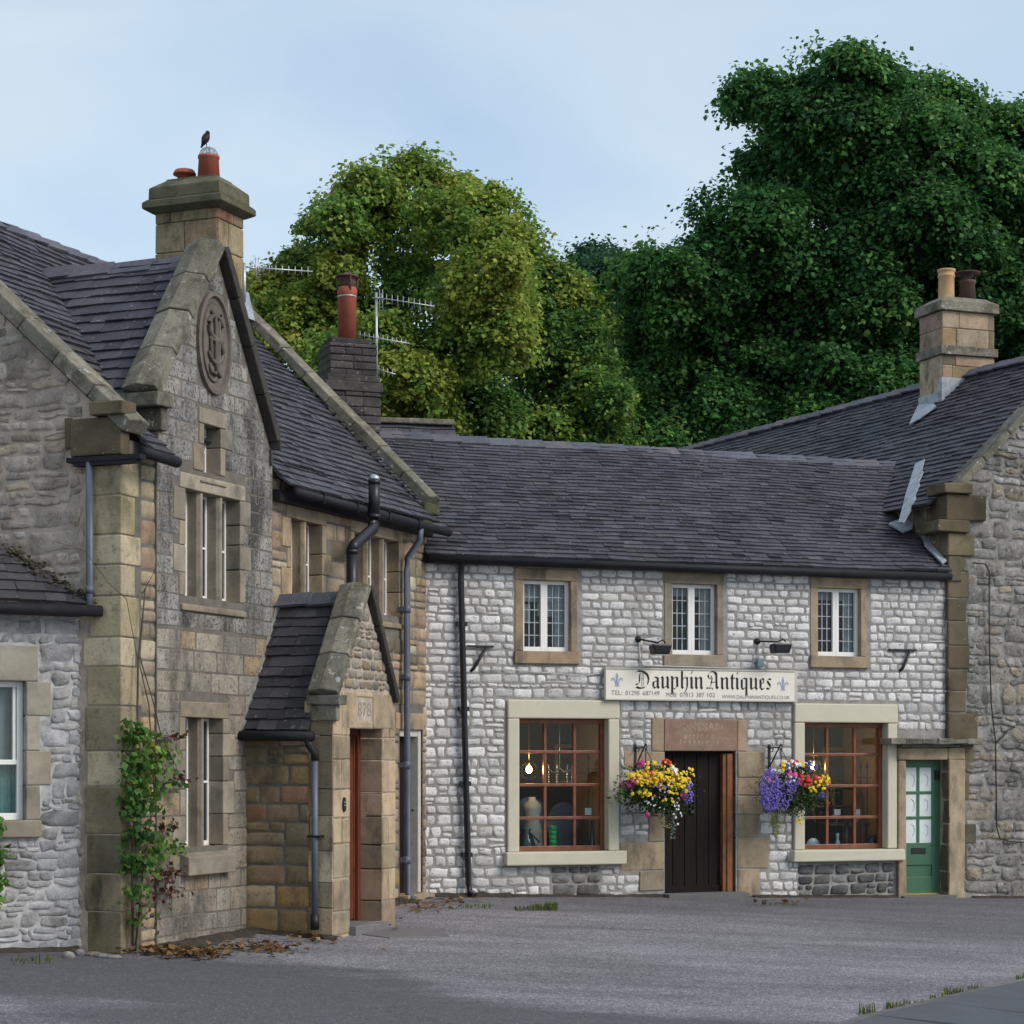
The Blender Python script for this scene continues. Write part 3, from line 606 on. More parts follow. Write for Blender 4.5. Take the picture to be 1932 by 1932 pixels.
# roof, ridge, gutter, downpipe
V = (-PB.N * 2.8 + Z * (zr - ze)).normalized(); vl = math.hypot(2.8, zr - ze); cosp = 2.8 / vl
rf = MB(); nn = lambda v: .2 - v * cosp
roof_tiles(rf, PB.pt(0, ze, .2), PB.U, V, lambda v: min(-.05, 1.09 * nn(v) - .05) if nn(v) < 0 else -.05, lambda v: uR - .02 if nn(v) > -.12 else uR + 1.05, vl, .106, (.15, .34), .024, .030)
rf.quad(PB.pt(-3, zr - .05, -2.62), PB.pt(uR + 1, zr - .05, -2.62), PB.pt(uR + 1, ze, -5.4), PB.pt(-3, ze, -5.4))
roof = rf.build('roof', 'slate', shop)
rd = MB(); ridge_tiles(rd, PB.pt(-2.2, zr + .04, -2.6), PB.pt(uR + .75, zr + .0, -2.6), PB.N, .18, .13, .44, .03); rd.build('ridge', 'slate_ridge', roof)
gt = MB(); gt.box(PB, -.1, uR - .02, ze - .10, ze - .035, .0, .10); gt.tube([PB.pt(-.02, ze - .055, .19), PB.pt(uR - .03, ze - .055, .19)], .055, 10); gt.build('gutter', 'dark_metal', shop)
dp_ = MB(); u, z = PB.uz(870, 1075, .1); ub_ = PB.u(884, .09)
dp_.tube([PB.pt(u + .0, ze - .06, .17), PB.pt(u, ze - .14, .11), PB.pt(u, ze - .3, .09), PB.pt(ub_, gb(ub_) + .16, .09), PB.pt(ub_ + .01, gb(ub_) + .07, .11), PB.pt(ub_ + .05, gb(ub_) + .03, .2)], .043, 10)
for f in (.12, .33, .55, .80):
    zz = gb(0) + (ze - gb(0)) * f; uu = ub_ + (u - ub_) * f; dp_.box(PB, uu - .07, uu + .07, zz - .03, zz + .03, .0, .10)
dp_.build('downpipe', 'black_plastic', shop)
# the tall grey chimney at the shop's left end
cu_, _ = PB.uz(655, 800, -2.6); Y_ = PB.pt(cu_, 0, -2.6).y; zp = lambda py: EYE + (HZ - py) / F * Y_
ch = MB(); hw = .40
def cbox(z0, z1, w, dd, crs=.11):
    z = z0
    while z < z1 - .01:
        t_ = min(z + crs * rnd(.85, 1.15), z1); u = -w - .0; 
        ch.box(PB, cu_ - w + .008, cu_ + w - .008, z, t_, -2.6 - dd + .008, -2.6 + dd - .008, (0.0, .3, .5))
        n_ = random.choice((2, 3)); 
        for s_ in range(n_): a_ = cu_ - w + 2 * w * s_ / n_; ch.box(PB, a_ + .008, a_ + 2 * w / n_ - .008, z + .008, t_ - .006, -2.6, -2.6 + dd + rnd(0, .01), None, 0, .005)
        for s_ in range(2): a_ = -2.6 - dd + 2 * dd * s_ / 2; ch.box(PB, cu_ - w * .5, cu_ + w + rnd(0, .01), z + .008, t_ - .006, a_ + .008, a_ + dd - .008, None, 0, .005)
        z = t_
cbox(zr - .7, zp(745), hw, .36, .13)
ch.box(PB, cu_ - hw - .03, cu_ + hw + .03, zp(745), zp(728), -2.99, -2.21, (.3, .4, .4), 0, .01); ch.box(PB, cu_ - hw, cu_ + hw, zp(728), zp(716), -2.98, -2.22, (.3, .4, .4), 0, .01)
cbox(zp(716), zp(655), hw - .045, .33, .1)
ch.box(PB, cu_ - hw + .08, cu_ + hw - .08, zp(655), zp(646), -2.88, -2.32, (.6, .4, .4), 0, .015)
M['sooty_brick'] = stone_mat('sooty_chimney_stone', [(.075, .068, .066), (.095, .085, .08), (.06, .055, .055), (.11, .10, .095)], 6., (.6, 1.3), [(BLK, 4., .52, .7, .6, None)], ((.32, .31, .30), 13., .62, .70, .5), 30., .7)
chm = ch.build('chimney', 'sooty_brick', shop, .012)
pot = MB(); cpt = PB.pt(cu_, 0, -2.6); mpx = 4000 / Y_; r_ = 17.5 / mpx
pot.lathe(cpt + Z * zp(647), [(r_, 0), (r_, zp(560) - zp(647)), (r_ * 1.08, zp(558) - zp(647)), (r_ * 1.08, zp(548) - zp(647)), (r_, zp(545) - zp(647)), (r_ * .97, zp(543) - zp(647))], 24); pt_ = pot.build('chimney_pot', 'terracotta', chm)
pot = MB(); pot.lathe(cpt + Z * zp(546), [(r_ * .85, 0), (r_ * .9, .17), (r_ * .9, .171)], 20); pot.lathe(cpt + Z * (zp(546) + .17), [(r_ * 1.3, 0), (r_ * 1.28, .02), (r_ * .2, .075), (.001, .08)], 20)
for k_ in range(4): a_ = k_ * math.pi / 2 + .4; pot.tube([cpt + Z * (zp(550)) + Vector((math.cos(a_), math.sin(a_), 0)) * r_ * 1.1, cpt + Z * (zp(546) + .17) + Vector((math.cos(a_), math.sin(a_), 0)) * r_ * 1.2], .012, 5)
pot.build('chimney_cowl', 'sooty_pot', chm)
pot = MB(); pot.lathe(cpt + Z * zp(562), [(r_ * 1.03, 0), (r_ * 1.03, .03)], 24); pot.build('chimney_strap', 'alu', chm)
# ================================================================== the old stone house
ga = lambda u: zg(*PA.pt(u, 0).xy)
RW, RZ = 2.89, 8.03                                     # ridge: distance behind the front, height
zeA = PA.z(815, 985, .25); tanA = (RZ - zeA) / (RW + .25)
house = thing('stone_house', 'old sooty gritstone house with steep cross gable, carved medallion and gabled porch', 'house', PA.pt(-5, ga(-5)))
hA = lambda w: zeA + (w + .25) * tanA                   # roof height over a point w behind the front
uG0, uG1, nG = PA.u(290), PA.u(509), .035; uGc = (uG0 + uG1) / 2
zgA = 7.42; gl = PA.uz(302, 744, .15); gr_ = PA.uz(515, 828, .1); uGc = PA.u(402)
lG = lambda u: gl[1] + (zgA - gl[1]) * (u - gl[0]) / (uGc - gl[0]); rG = lambda u: gr_[1] + (zgA - gr_[1]) * (u - gr_[0]) / (uGc - gr_[0]); zf = lG(uG0) - .03
# --- windows of the front: (rect, lights)
def stone_window(P, n0, x0, yt0, x1, yb1, lights, name='window', mat='dressed', lint=.17, sillh=.16, long=.24, rec=.175, sill_out=.02, jl=True):
    u0, zt = P.uz(x0, yt0, n0); u1, zb = P.uz(x1, yb1, n0); m = MB(); fr = MB(); g = MB(); mw = .085
    m.box(P, u0 - .11, u1 + .11, zt, zt + lint, n0 - .2, n0 + .014, None, 0, .004)
    ex = [(u0 - .11, u1 + .11, zt, zt + lint)]
    for r in jamb_blocks(u0, -1, zb, zt, .11, long) + jamb_blocks(u1, 1, zb, zt, .11, long): m.box(P, *r, n0 - .2, n0 + .012, None, 0, .003); ex.append(r)
    # weathered sloping sill
    q = [P.pt(u0 - .10, zb - sillh, n0 + .014 + sill_out), P.pt(u1 + .10, zb - sillh, n0 + .014 + sill_out), P.pt(u1 + .10, zb - sillh, n0 - .2), P.pt(u0 - .10, zb - sillh, n0 - .2),
         P.pt(u0 - .10, zb - .10, n0 + .014 + sill_out), P.pt(u1 + .10, zb - .10, n0 + .014 + sill_out), P.pt(u1 + .10, zb + .01, n0 - .2), P.pt(u0 - .10, zb + .01, n0 - .2)]
    m.hexa(q); ex.append((u0 - .10, u1 + .10, zb - sillh, zb))
    lw = (u1 - u0 - mw * (lights - 1)) / lights
    for i in range(lights):
        a = u0 + i * (lw + mw); b = a + lw
        if i < lights - 1:   # chamfered mullion
            pl = [(b, -rec - .04), (b + mw, -rec - .04), (b + mw, -.06), (b + mw * .72, -.012), (b + mw * .28, -.012), (b, -.06)]
            m.prism([P.pt(u, zb - .04, n0 + n) for u, n in pl], Z * (zt - zb + .04), (rnd(0, 1), .5, .5))
        for r in ((a, a + .03, zb, zt), (b - .03, b, zb, zt), (a + .03, b - .03, zb, zb + .05), (a + .03, b - .03, zt - .03, zt), (a + .03, b - .03, (zb + zt) / 2 - .012, (zb + zt) / 2 + .012)): fr.box(P, *r, n0 - rec - .03, n0 - rec)
        g.box(P, a, b, zb, zt, n0 - rec - .025, n0 - rec - .015)
    fr.quad(P.pt(u0, zb, n0 - rec - .04), P.pt(u1, zb, n0 - rec - .04), P.pt(u1, zt, n0 - rec - .04), P.pt(u0, zt, n0 - rec - .04))
    win = g.build(name, 'dark_glass', house); fr.build('frame', 'white_paint', win); m.build('surround', mat, win, .012)
    return (u0, u1, zb, zt), ex
wA1, e1 = stone_window(PA, 0, 549, 977, 607, 1141, 2); wA2, e2 = stone_window(PA, 0, 668, 1003, 752, 1164, 3)
wG1, e3 = stone_window(PA, nG, 349, 921, 452, 1138, 3, mat='dressed_grey'); wG2, e4 = stone_window(PA, nG, 384, 799, 415, 898, 1, mat='dressed_grey', sillh=.12); wG3, e5 = stone_window(PA, nG, 349, 1353, 420, 1594, 2, mat='dressed_grey', sillh=.30, sill_out=.10)
dF = rect(PA, 752, 1377, 797, 1686)
# --- front wall, tan part near the shop and at the near corner
fw = MB(); zt_ = zeA + .12
sol2 = e1 + e2 + [(dF[0] - .1, dF[1] + .02, dF[3], dF[3] + .22)]
masonry(fw, PA, [(uG1 - .05, -1.1), (.02, -1.1), (.02, zt_), (uG1 - .05, zt_)], [wA1, wA2, tuple(dF)], sol2, (.15, .30), (.2, .5), .012, .014, .12, .008, .006, .3, False, depth=.25)
masonry(fw, PA, [(uK, -1.2), (uG0 + .05, -1.2), (uG0 + .05, zt_), (uK, zt_)], (), [(uK - 1, uK + .37, -3, 9)], (.14, .30), (.18, .4), .014, .014, .15, .01, .008, .3, False)
fw.build('front_wall', ['mortar_dark', 'ashlar'], house)
# --- gable wall G
gw = MB(); OUTG = [(uG0, -1.2), (uG1, -1.2), (uG1, rG(uG1) - .02), (uGc, zgA), (uG0, zf)]
zmid = PA.z(400, 1190, nG)
def cut(o, lo, hi): return clip_poly(clip_poly(list(o), [(-99, lo), (99, lo), (99, 99), (-99, 99)]), [(-99, -99), (99, -99), (99, hi), (-99, hi)])
med = PA.uz(401, 648, nG); mrx, mrz = .36, .56
solG = e3 + e4 + e5 + [(med[0] - mrx * .9, med[0] + mrx * .9, med[1] - mrz * .93, med[1] + mrz * .93)]
masonry(gw, PA, cut(OUTG, zmid, 99), [wG1, wG2, wG3], solG, (.17, .26), (.3, .75), .004, .006, .06, .006, .004, .0, True, n0=nG, depth=.25)
masonry(gw, PA, cut(OUTG, -9, zmid), [wG1, wG2, wG3], solG, (.15, .27), (.24, .6), .005, .007, .08, .010, .006, .1, True, n0=nG, depth=.25, mi=2)
for u, s_ in ((uG0, -1), (uG1, 1)):
    q = [PA.pt(u, -1.2, nG), PA.pt(u, -1.2, -.05), PA.pt(u, zf, -.05), PA.pt(u, zf, nG)]; gw.add(q if s_ < 0 else q[::-1], [(0, 1, 2, 3)], None, False, 0)
gw.build('cross_gable_wall', ['mortar_dark', 'grit_grey', 'grit_tan'], house)
# carved oval medallion with an interlaced cipher in relief
md = MB(); c0 = PA.pt(med[0], med[1], nG)
def oval(rx, rz, n, k=40): return [c0 + PA.U * rx * math.cos(2 * math.pi * i / k) + Z * rz * math.sin(2 * math.pi * i / k) + PA.N * n for i in range(k)]
rings = [oval(mrx, mrz, -.01), oval(mrx, mrz, .045), oval(mrx - .045, mrz - .045, .05), oval(mrx - .06, mrz - .06, .015), oval(mrx - .09, mrz - .10, .012), oval(mrx - .115, mrz - .13, -.0), oval(mrx - .12, mrz - .14, .028)]
vs = [p for r in rings for p in r]; k = 40
md.add(vs, [(j * k + i, j * k + (i + 1) % k, (j + 1) * k + (i + 1) % k, (j + 1) * k + i) for j in range(len(rings) - 1) for i in range(k)] + [tuple((len(rings) - 1) * k + i for i in range(k))], None, False)
mdo = md.build('medallion', 'medallion', house)
cy = MB(); L = lambda pts, r: cy.tube([c0 + PA.U * x + Z * y + PA.N * .045 for x, y in pts], r, 6)
arc = lambda cx_, cz_, rx, rz, a0, a1, n=12: [(cx_ + rx * math.cos(math.radians(a0 + (a1 - a0) * i / n)), cz_ + rz * math.sin(math.radians(a0 + (a1 - a0) * i / n))) for i in range(n + 1)]
L(arc(0, .17, .15, .13, 10, 270) + arc(0, -.09, .15, .13, 90, -170), [.02 + .012 * math.sin(math.pi * i / 25) for i in range(26)])
L([(-.10, .34), (-.03, .30), (0, .2), (0, -.2), (.02, -.30), (.10, -.36)], [.02, .026, .03, .03, .026, .016])
L([(.11, .33), (.06, .24), (.05, -.26), (-.02, -.35), (-.11, -.32), (-.12, -.24)], [.018, .024, .026, .026, .022, .016]); L([(-.13, .03), (.14, .03)], .022); L([(-.11, .2), (-.11, -.2)], .02)
cy.build('cipher', 'medallion', mdo)
# coping of the cross gable: pale saddleback on the near rake, sooty on the far one
cp = MB(); oh = .30
fl = gl; ap = (uGc, zgA + .02)
coping(cp, PA, fl, (ap[0] - .0, ap[1]), nG - .30, nG + .12, .13, .06, 4, .012)
cp.box(PA, gl[0] - .10, uG0 + .10, gl[1] - .12, gl[1] + .02, nG - .32, nG + .15, None, 0, .006); cp.box(PA, uG0 - .06, uG0 + .06, gl[1] - .36, gl[1] - .12, nG - .28, nG + .10, None, 0, .006); cp.box(PA, uG0 - .03, uG0 + .05, gl[1] - .58, gl[1] - .36, nG - .26, nG + .045, None, 0, .006)
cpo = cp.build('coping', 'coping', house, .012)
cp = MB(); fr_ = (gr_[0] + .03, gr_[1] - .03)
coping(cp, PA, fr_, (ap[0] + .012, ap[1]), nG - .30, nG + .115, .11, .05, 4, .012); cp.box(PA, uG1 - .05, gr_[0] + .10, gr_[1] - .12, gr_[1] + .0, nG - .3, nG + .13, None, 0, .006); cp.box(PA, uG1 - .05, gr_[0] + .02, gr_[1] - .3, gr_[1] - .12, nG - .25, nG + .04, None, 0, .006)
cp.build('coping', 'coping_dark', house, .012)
# --- near gable end C
zK = zeA + .20
OUTC = [(-5.9, -1.2), (0, -1.2), (0, zK), (-RW, RZ - .26), (-5.9, zK)]
gc = MB(); masonry(gc, PC, OUTC, (), [(-.46, .01, -2, 9)], (.10, .26), (.15, .50), .022, .013, .3, .05, .03, .4)
gc.build('gable_end_wall', ['mortar_buff', 'rubble'], house)
qn = MB(); z = -1.0; k = 0
while z < zeA - .08:
    h = rnd(.30, .50); t_ = min(z + h, zeA - .05); a = (.46 if k % 2 else .40) * rnd(.95, 1.04); b = (.26 if k % 2 else .36) * rnd(.9, 1.1); o = .013
    p0 = K + PC.N * o + PA.N * o; x = -PC.U * a; y = PA.U * b; pj = rnd(-.004, .004)
    lo, hi = z + .006, t_ - .006
    qn.hexa([p0 + Z * lo, p0 + y + Z * lo, p0 + x + y + Z * lo, p0 + x + Z * lo, p0 + Z * hi, p0 + y + Z * hi, p0 + x + y + Z * hi, p0 + x + Z * hi], None); z = t_; k += 1
M['quoin_dark'] = stone_mat('black_stained_quoin_stone', [(.17, .135, .085), (.20, .16, .10), (.15, .13, .085)], 3., (.65, 1.2), [((.045, .038, .028), 1.5, .44, .62, .85, None), ((.17, .15, .04), 2.3, .60, .70, .6, None)], ((.45, .44, .40), 12., .66, .71, .7), 50., .5)
M['quoin'] = stone_mat('olive_stained_quoin_stone', [(.30, .245, .155), (.40, .33, .21), (.23, .19, .12), (.44, .33, .22), (.19, .165, .11), (.49, .41, .28)], 3., (.72, 1.18),
    [((.05, .043, .029), 1.2, .49, .63, .85, (1.4, 1.4, .45)), ((.13, .13, .06), 1.9, .53, .68, .6, None), ((.10, .085, .06), 10., .56, .66, .5, None)], ((.10, .09, .07), 26., .59, .69, .5), 40., .6)
qn.build('corner_quoin', 'quoin', house, .014)
cp = MB(); zc0 = zeA + .46
coping(cp, PC, (.08, zeA + .17), (-RW, RZ - .22), -.28, .10, .15, .03, 7, .012)
cp.build('coping', 'coping', house, .014)
kn = MB()
kn.box(PC, -.28, .12, zc0 - .12, zc0 + .02, -.12, .16, None, 0, .008)
kn.box(PC, -.56, .05, zc0 - .52, zc0 - .125, -.10, .075, (.1, .1, .5), 0, .006)
kn.box(PC, -.66, -.565, zc0 - .42, zc0 - .1, -.1, .03, None, 0, .006)
kn.build('kneeler_stone', 'quoin_dark', house, .014)
# --- far gable end: coping and kneeler
cp = MB(); zc1 = zeA + .22
coping(cp, PF, (.07, zeA + .27), (-RW, RZ + .12), -.18, .20, .12, .04, 8, .01); cpf = cp.build('coping', 'coping', house, .012)
cp = MB(); cp.box(PF, -.24, .12, zeA + .15, zeA + .29, -.22, .26, None, 0, .008); cp.box(PF, -.3, .02, zeA - .12, zeA + .145, -.18, .18, None, 0, .006); cp.build('kneeler_stone', 'coping_moss', house, .02)
fg = MB(); fg.add([PF.pt(0, -1, -.0), PF.pt(0, zeA, 0), PF.pt(-RW, RZ, 0), PF.pt(-5.9, zeA, 0), PF.pt(-5.9, -1, 0)], [(0, 1, 2, 3, 4)]); fg.build('far_gable_wall', 'ashlar', house)
# --- main roof and the cross-gable roof
VA = (-PA.N * (RW + .25) + Z * (RZ - zeA)).normalized(); vlA = math.hypot(RW + .25, RZ - zeA)
rf = MB(); cA = (RW + .25) / vlA; vG = .34 / cA
roof_tiles(rf, PA.pt(0, zeA, .25), PA.U, VA, lambda v: uK + .22, lambda v: uG0 + .01, vG, .135, (.16, .34), .024, .03)
roof_tiles(rf, PA.pt(0, zeA, .25), PA.U, VA, lambda v: uG1, lambda v: -.12, vG, .135, (.16, .34), .024, .03)
roof_tiles(rf, PA.pt(0, zeA, .25), PA.U, VA, lambda v: uK + .22, lambda v: -.12, vlA, .135, (.16, .34), .030, .036, v0=vG)
rf.quad(PA.pt(uK, RZ - .05, -RW), PA.pt(-.1, RZ - .05, -RW), PA.pt(-.1, zeA, -5.9), PA.pt(uK, zeA, -5.9))
mroof = rf.build('roof', 'slate', house)
rf = MB(); zv0 = gl[1] - .03; run = uGc - gl[0]; rise = zgA - .05 - zv0
VG = (PA.U * run + Z * rise).normalized(); vlG = math.hypot(run, rise)
wv = lambda v: max(.0, (zv0 + v * rise / vlG - zeA) / tanA - .25)
roof_tiles(rf, PA.pt(uGc - run, zv0, nG - .2), PA.N, VG, lambda v: -wv(v) - .0, lambda v: .0, vlG, .16, (.18, .36), .028, .028)
run = gr_[0] - uGc; zv0 = gr_[1] - .03; rise = zgA - .05 - zv0; vlG = math.hypot(run, rise); VG2 = (-PA.U * run + Z * rise).normalized()
roof_tiles(rf, PA.pt(uGc + run, zv0, nG - .2), -PA.N, VG2, lambda v: .0, lambda v: wv(v), vlG, .16, (.18, .36), .028, .028)
rf.build('cross_gable_roof', 'slate', house)
rd = MB(); wr = (zgA - zeA) / tanA - .25
ridge_tiles(rd, PA.pt(uGc, zgA + .02, -wr - .1), PA.pt(uGc, zgA - .02, nG - .28), PA.U, .13, .15, .55); rd.build('ridge', 'slate_ridge', mroof)
rd = MB(); ridge_tiles(rd, PA.pt(uK + .2, RZ + .03, -RW), PA.pt(-.2, RZ + .05, -RW), PA.N, .15, .13, .42); rd.build('ridge', 'slate_ridge', mroof)
# --- gutters and pipes
gt = MB(); zg_ = zeA - .06
gt.tube([PA.pt(uG1 + .12, zg_, .27), PA.pt(.16, zg_ - .03, .27)], .058, 10); gt.box(PA, uG1 + .03, -.02, zg_ - .10, zg_ + .03, .0, .12)
for u in (-3.6, -2.7, -1.8, -.9): gt.box(PA, u - .012, u + .012, zg_ - .07, zg_ + .06, .2, .335)
gt.build('gutter', 'dark_metal', house)
gt = MB(); gt.tube([PA.pt(uK + .0, zg_ + .02, .27), PA.pt(uG0 + .03, zg_, .27)], .058, 10); gt.box(PC, -.58, .30, zc0 - .58, zc0 - .53, .0, .12); gt.box(PC, -.50, .25, zc0 - .62, zc0 - .58, .02, .11); gt.build('gutter', 'dark_metal', house)
pp = MB(); u_, z_ = PC.uz(169, 860, .08); ub_, zb_ = PC.uz(171, 1142, .08)
pp.tube([PC.pt(u_, zc0 - .58, .08), PC.pt(u_, zb_ + .12, .08), PC.pt(ub_, zb_ - .04, .10)], .039, 12); pp.tube([PC.pt(u_, zb_ + .20, .08), PC.pt(u_, zb_ + .12, .08)], .048, 12); pp.build('downpipe', 'grey_pipe', house)
pp = MB(); up = PA.u(768, .10); ut = PA.u(792, .25)
pp.tube([PA.pt(ut, zg_, .27), PA.pt(ut, zg_ - .22, .25), PA.pt(up + .0, zg_ - .46, .10), PA.pt(up, zg_ - .6, .10), PA.pt(up, ga(-.5) + .10, .10), PA.pt(up + .02, ga(-.5) + .02, .2)], .043, 12)
for f in (.12, .40, .66, .86): zz = ga(-.5) + (zg_ - .5 - ga(-.5)) * f; pp.box(PA, up - .07, up + .07, zz - .03, zz + .03, 0, .12); pp.tube([PA.pt(up, zz - .05, .1), PA.pt(up, zz + .05, .1)], .05, 12)
pp.build('downpipe', 'grey_pipe', house)
# dark door beside the shop with its pale frame
dd = MB(); a, b, c, d = dF; dd.box(PA, a, b - .02, c, d, -.20, -.16); dr = dd.build('door', 'door_dark', house)
dd = MB(); dd.box(PA, b - .09, b, c, d, -.2, -.02); dd.box(PA, a, b, d - .09, d, -.2, -.03); dd.box(PA, a - .0, a + .08, c, d, -.2, -.02); dd.build('frame', 'pale_paint', dr, .008)
dd = MB(); dd.box(PA, a - .1, b + .03, d + .002, d + .22, -.2, .014, None, 0, .004); dd.build('lintel', 'dressed', dr, .01); dd = MB(); dd.box(PA, a - .05, b + .06, c - .12, c - .002, -.2, .16, None, 0, .006); dd.build('threshold', 'dressed', dr, .01)
hn = MB(); u = PA.u(790, -.1); hn.tube([PA.pt(u - .1, c + 1.1, -.16), PA.pt(u - .1, c + 1.1, -.10), PA.pt(u - .2, c + 1.1, -.10)], .015, 6); hn.build('handle', 'iron', dr)
# --- main chimney on the far gable, behind the cross gable
def stone_block(mb, P, u0, u1, n0, n1, z0, z1, crs, cuts):
    z = z0
    while z < z1 - .01:
        t_ = min(z + crs * rnd(.9, 1.1), z1)
        if z1 - t_ < crs * .4: t_ = z1
        us = [u0] + [u0 + (u1 - u0) * (x + rnd(-.06, .06)) for x in random.choice(cuts)] + [u1]
        for a, b in zip(us, us[1:]): mb.box(P, a + .005, b - .005, z + .005, t_ - .005, n0, n1 + rnd(-.004, .004), None, 0, .004)
        nm = n0 + (n1 - n0) * random.choice((.4, .6)); e = rnd(.0, .004)
        mb.box(P, u1 - .2, u1 + .004 + e, z + .006, t_ - .006, n0 + .005, nm - .004, None, 0, .003); mb.box(P, u1 - .2, u1 + .004 + e, z + .006, t_ - .006, nm + .004, n1 - .006, None, 0, .003)
        z = t_
    mb.box(P, u0 + .02, u1 - .02, z0, z1, n0 + .02, n1 - .02, (.5, .5, .5))
cb = MB(); U0, U1, N0, N1 = -3.54, -2.56, .42, 1.12
Yc = PF.pt(U0, 0, N1).y; zc = lambda py: EYE + (HZ - py) / F * Yc
stone_block(cb, PF, U0, U1, N0, N1, RZ - 1.0, zc(398), .42, [(.25, .8), (.5,), (.3, .62)])
chm = cb.build('chimney', 'ashlar_rich', house, .012)
cb = MB(); o = .13
def tier(z0, z1, o0, o1):
    q = [PF.pt(u, z0, n) for u, n in ((U0 - o0, N1 + o0), (U1 + o0, N1 + o0), (U1 + o0, N0 - o0), (U0 - o0, N0 - o0))] + [PF.pt(u, z1, n) for u, n in ((U0 - o1, N1 + o1), (U1 + o1, N1 + o1), (U1 + o1, N0 - o1), (U0 - o1, N0 - o1))]
    cb.hexa(q)
tier(zc(404), zc(396), .03, .13); tier(zc(396), zc(385), .13, .13); tier(zc(385), zc(378), .13, .07); tier(zc(378), zc(357), .065, .06); tier(zc(357), zc(340), .06, -.10); tier(zc(340), zc(336), -.1, -.12)
cb.build('cap', 'coping_moss', chm, .012)
pm = F / Yc
ptc = PF.pt(-2.92, 0, .74); pot = MB(); r_ = 20.5 / pm * 1.0; zb = zc(338)
zb += .0
pot.lathe(ptc + Z * zb, [(r_ * 1.05, 0), (r_ * .93, zc(296) - zb), (r_ * 1.0, zc(295) - zb), (r_ * 1.0, zc(290) - zb), (r_ * .86, zc(289) - zb)], 24); pt1 = pot.build('chimney_pot', 'terracotta', chm)
dm = MB(); rr = r_ * .88
for j in range(12):
    a = 2 * math.pi * j / 12; dm.tube([ptc + Z * zc(290) + Vector((math.cos(a) * math.cos(t_), math.sin(a) * math.cos(t_), math.sin(t_) * .95)) * rr for t_ in [math.pi / 2 * i / 6 for i in range(7)]], .0042, 4)
for i in range(9): t_ = math.pi / 2 * i / 9; dm.tube([ptc + Z * (zc(290) + rr * .95 * math.sin(t_)) + Vector((math.cos(a), math.sin(a), 0)) * rr * math.cos(t_) for a in [2 * math.pi * k_ / 18 for k_ in range(19)]], .0038, 4, cap=False)
dm.build('bird_guard', 'wire', chm)
pc2 = PF.pt(-3.30, 0, .74) + Z * .075; pot = MB(); pot.lathe(pc2 + Z * zc(340), [(.10, 0), (.10, zc(331) - zc(340)), (.155, zc(331) - zc(340)), (.16, zc(329) - zc(340)), (.13, zc(322) - zc(340)), (.06, zc(319) - zc(340)), (.001, zc(318.5) - zc(340))], 24); pot.build('chimney_pot', 'terracotta', chm)
lf = MB(); lf.quad(PF.pt(-2.5, RZ - .12, .2), PF.pt(-2.5, RZ - .12, .5), PF.pt(-2.62, RZ + .28, .45), PF.pt(-2.6, RZ + .28, .2)); lf.build('flashing', 'lead', chm)
# --- gabled porch
uP0, uP1, nP = PA.u(460), None, 1.127
uP0 = -4.95; uP1 = PA.u(745, nP); uPc = (uP0 + uP1) / 2; PP = Plane(PA.pt(0, 0, nP), PA.N); PW = Plane(PA.pt(uP0, 0, 0), -PA.U)   # front and near flank
gp = ga(-4.2); zPe = 2.16; zPa = PP.z(672, 1118); 
dP = (PP.u(659), PP.u(720), PP.z(690, 1742), PP.z(659, 1374))
pw = MB(); pl_ = PP.uz(641, 1313, .09); pr_ = PP.uz(747, 1327, .05); zPs = pl_[1] + .04
ds = (PP.u(673), PP.u(702), PP.z(688, 1361), PP.z(688, 1316))
masonry(pw, PP, [(uP0, -1), (uP1, -1), (uP1, zPs), (uPc, zPa), (uP0, zPs)], [dP], [(uP0 - 1, uP1 + 1, -2, ds[3] + .05)], (.09, .15), (.12, .26), .014, .018, .35, .02, .012, .2, False, reveal=False)
pw.build('porch_gable_wall', ['mortar_buff', 'grit_tan'], house)
px_ = MB()
for (a, b) in ((uP0, dP[0]), (dP[1], uP1)):
    z = -.9; k = 0
    while z < ds[3] - .1:
        t_ = min(z + rnd(.26, .40), ds[3] + .04); m_ = a + (b - a) * rnd(.42, .58)
        if b - a > .3 and k % 2: px_.box(PP, a + .002, m_ - .004, z + .005, t_ - .005, -.36, .012, None, 0, .003); px_.box(PP, m_ + .004, b, z + .005, t_ - .005, -.36, .012, None, 0, .003)
        else: px_.box(PP, a + .002, b, z + .005, t_ - .005, -.36, .012, None, 0, .003)
        z = t_; k += 1
px_.box(PP, dP[0] - .2, ds[0] - .01, dP[3] + .002, ds[3] + .05, -.36, .014, None, 0, .004); px_.box(PP, ds[1] + .01, dP[1] + .3, dP[3] + .002, ds[3] + .05, -.36, .014, None, 0, .004); px_.box(PP, ds[0] - .01, ds[1] + .01, dP[3] + .002, ds[2] - .002, -.36, .013, None, 0, .002); px_.box(PP, ds[0] - .01, ds[1] + .01, ds[3] + .002, ds[3] + .05, -.36, .013, None, 0, .002)
px_.build('porch_doorway_surround', 'dressed', house, .014)
dst = MB(); dst.box(PP, ds[0], ds[1], ds[2], ds[3], -.1, -.014); dso = dst.build('date_stone', 'dressed_grey', house)
sw = MB(); masonry(sw, PW, [(-.0, -1.1), (nP - .28, -1.1), (nP - .28, zPe + .02), (0, zPe + .02)], (), (), (.19, .30), (.22, .62), .012, .012, .08, .006, .006, .15, False)
sw.build('porch_side_wall', ['mortar_dark', 'ashlar_rich'], house)
bt = MB(); z = -1.1; k = 0
while z < pl_[1] - .3:
    t_ = min(z + rnd(.28, .42), pl_[1] - .28); bt.box(PW, nP - (.30 if k % 2 else .275), nP + .003, z + .005, t_ - .005, -.3, .014, None, 0, .003); z = t_; k += 1
bt.box(PW, -.02, .02, -1.1, zPe, 0, .01)
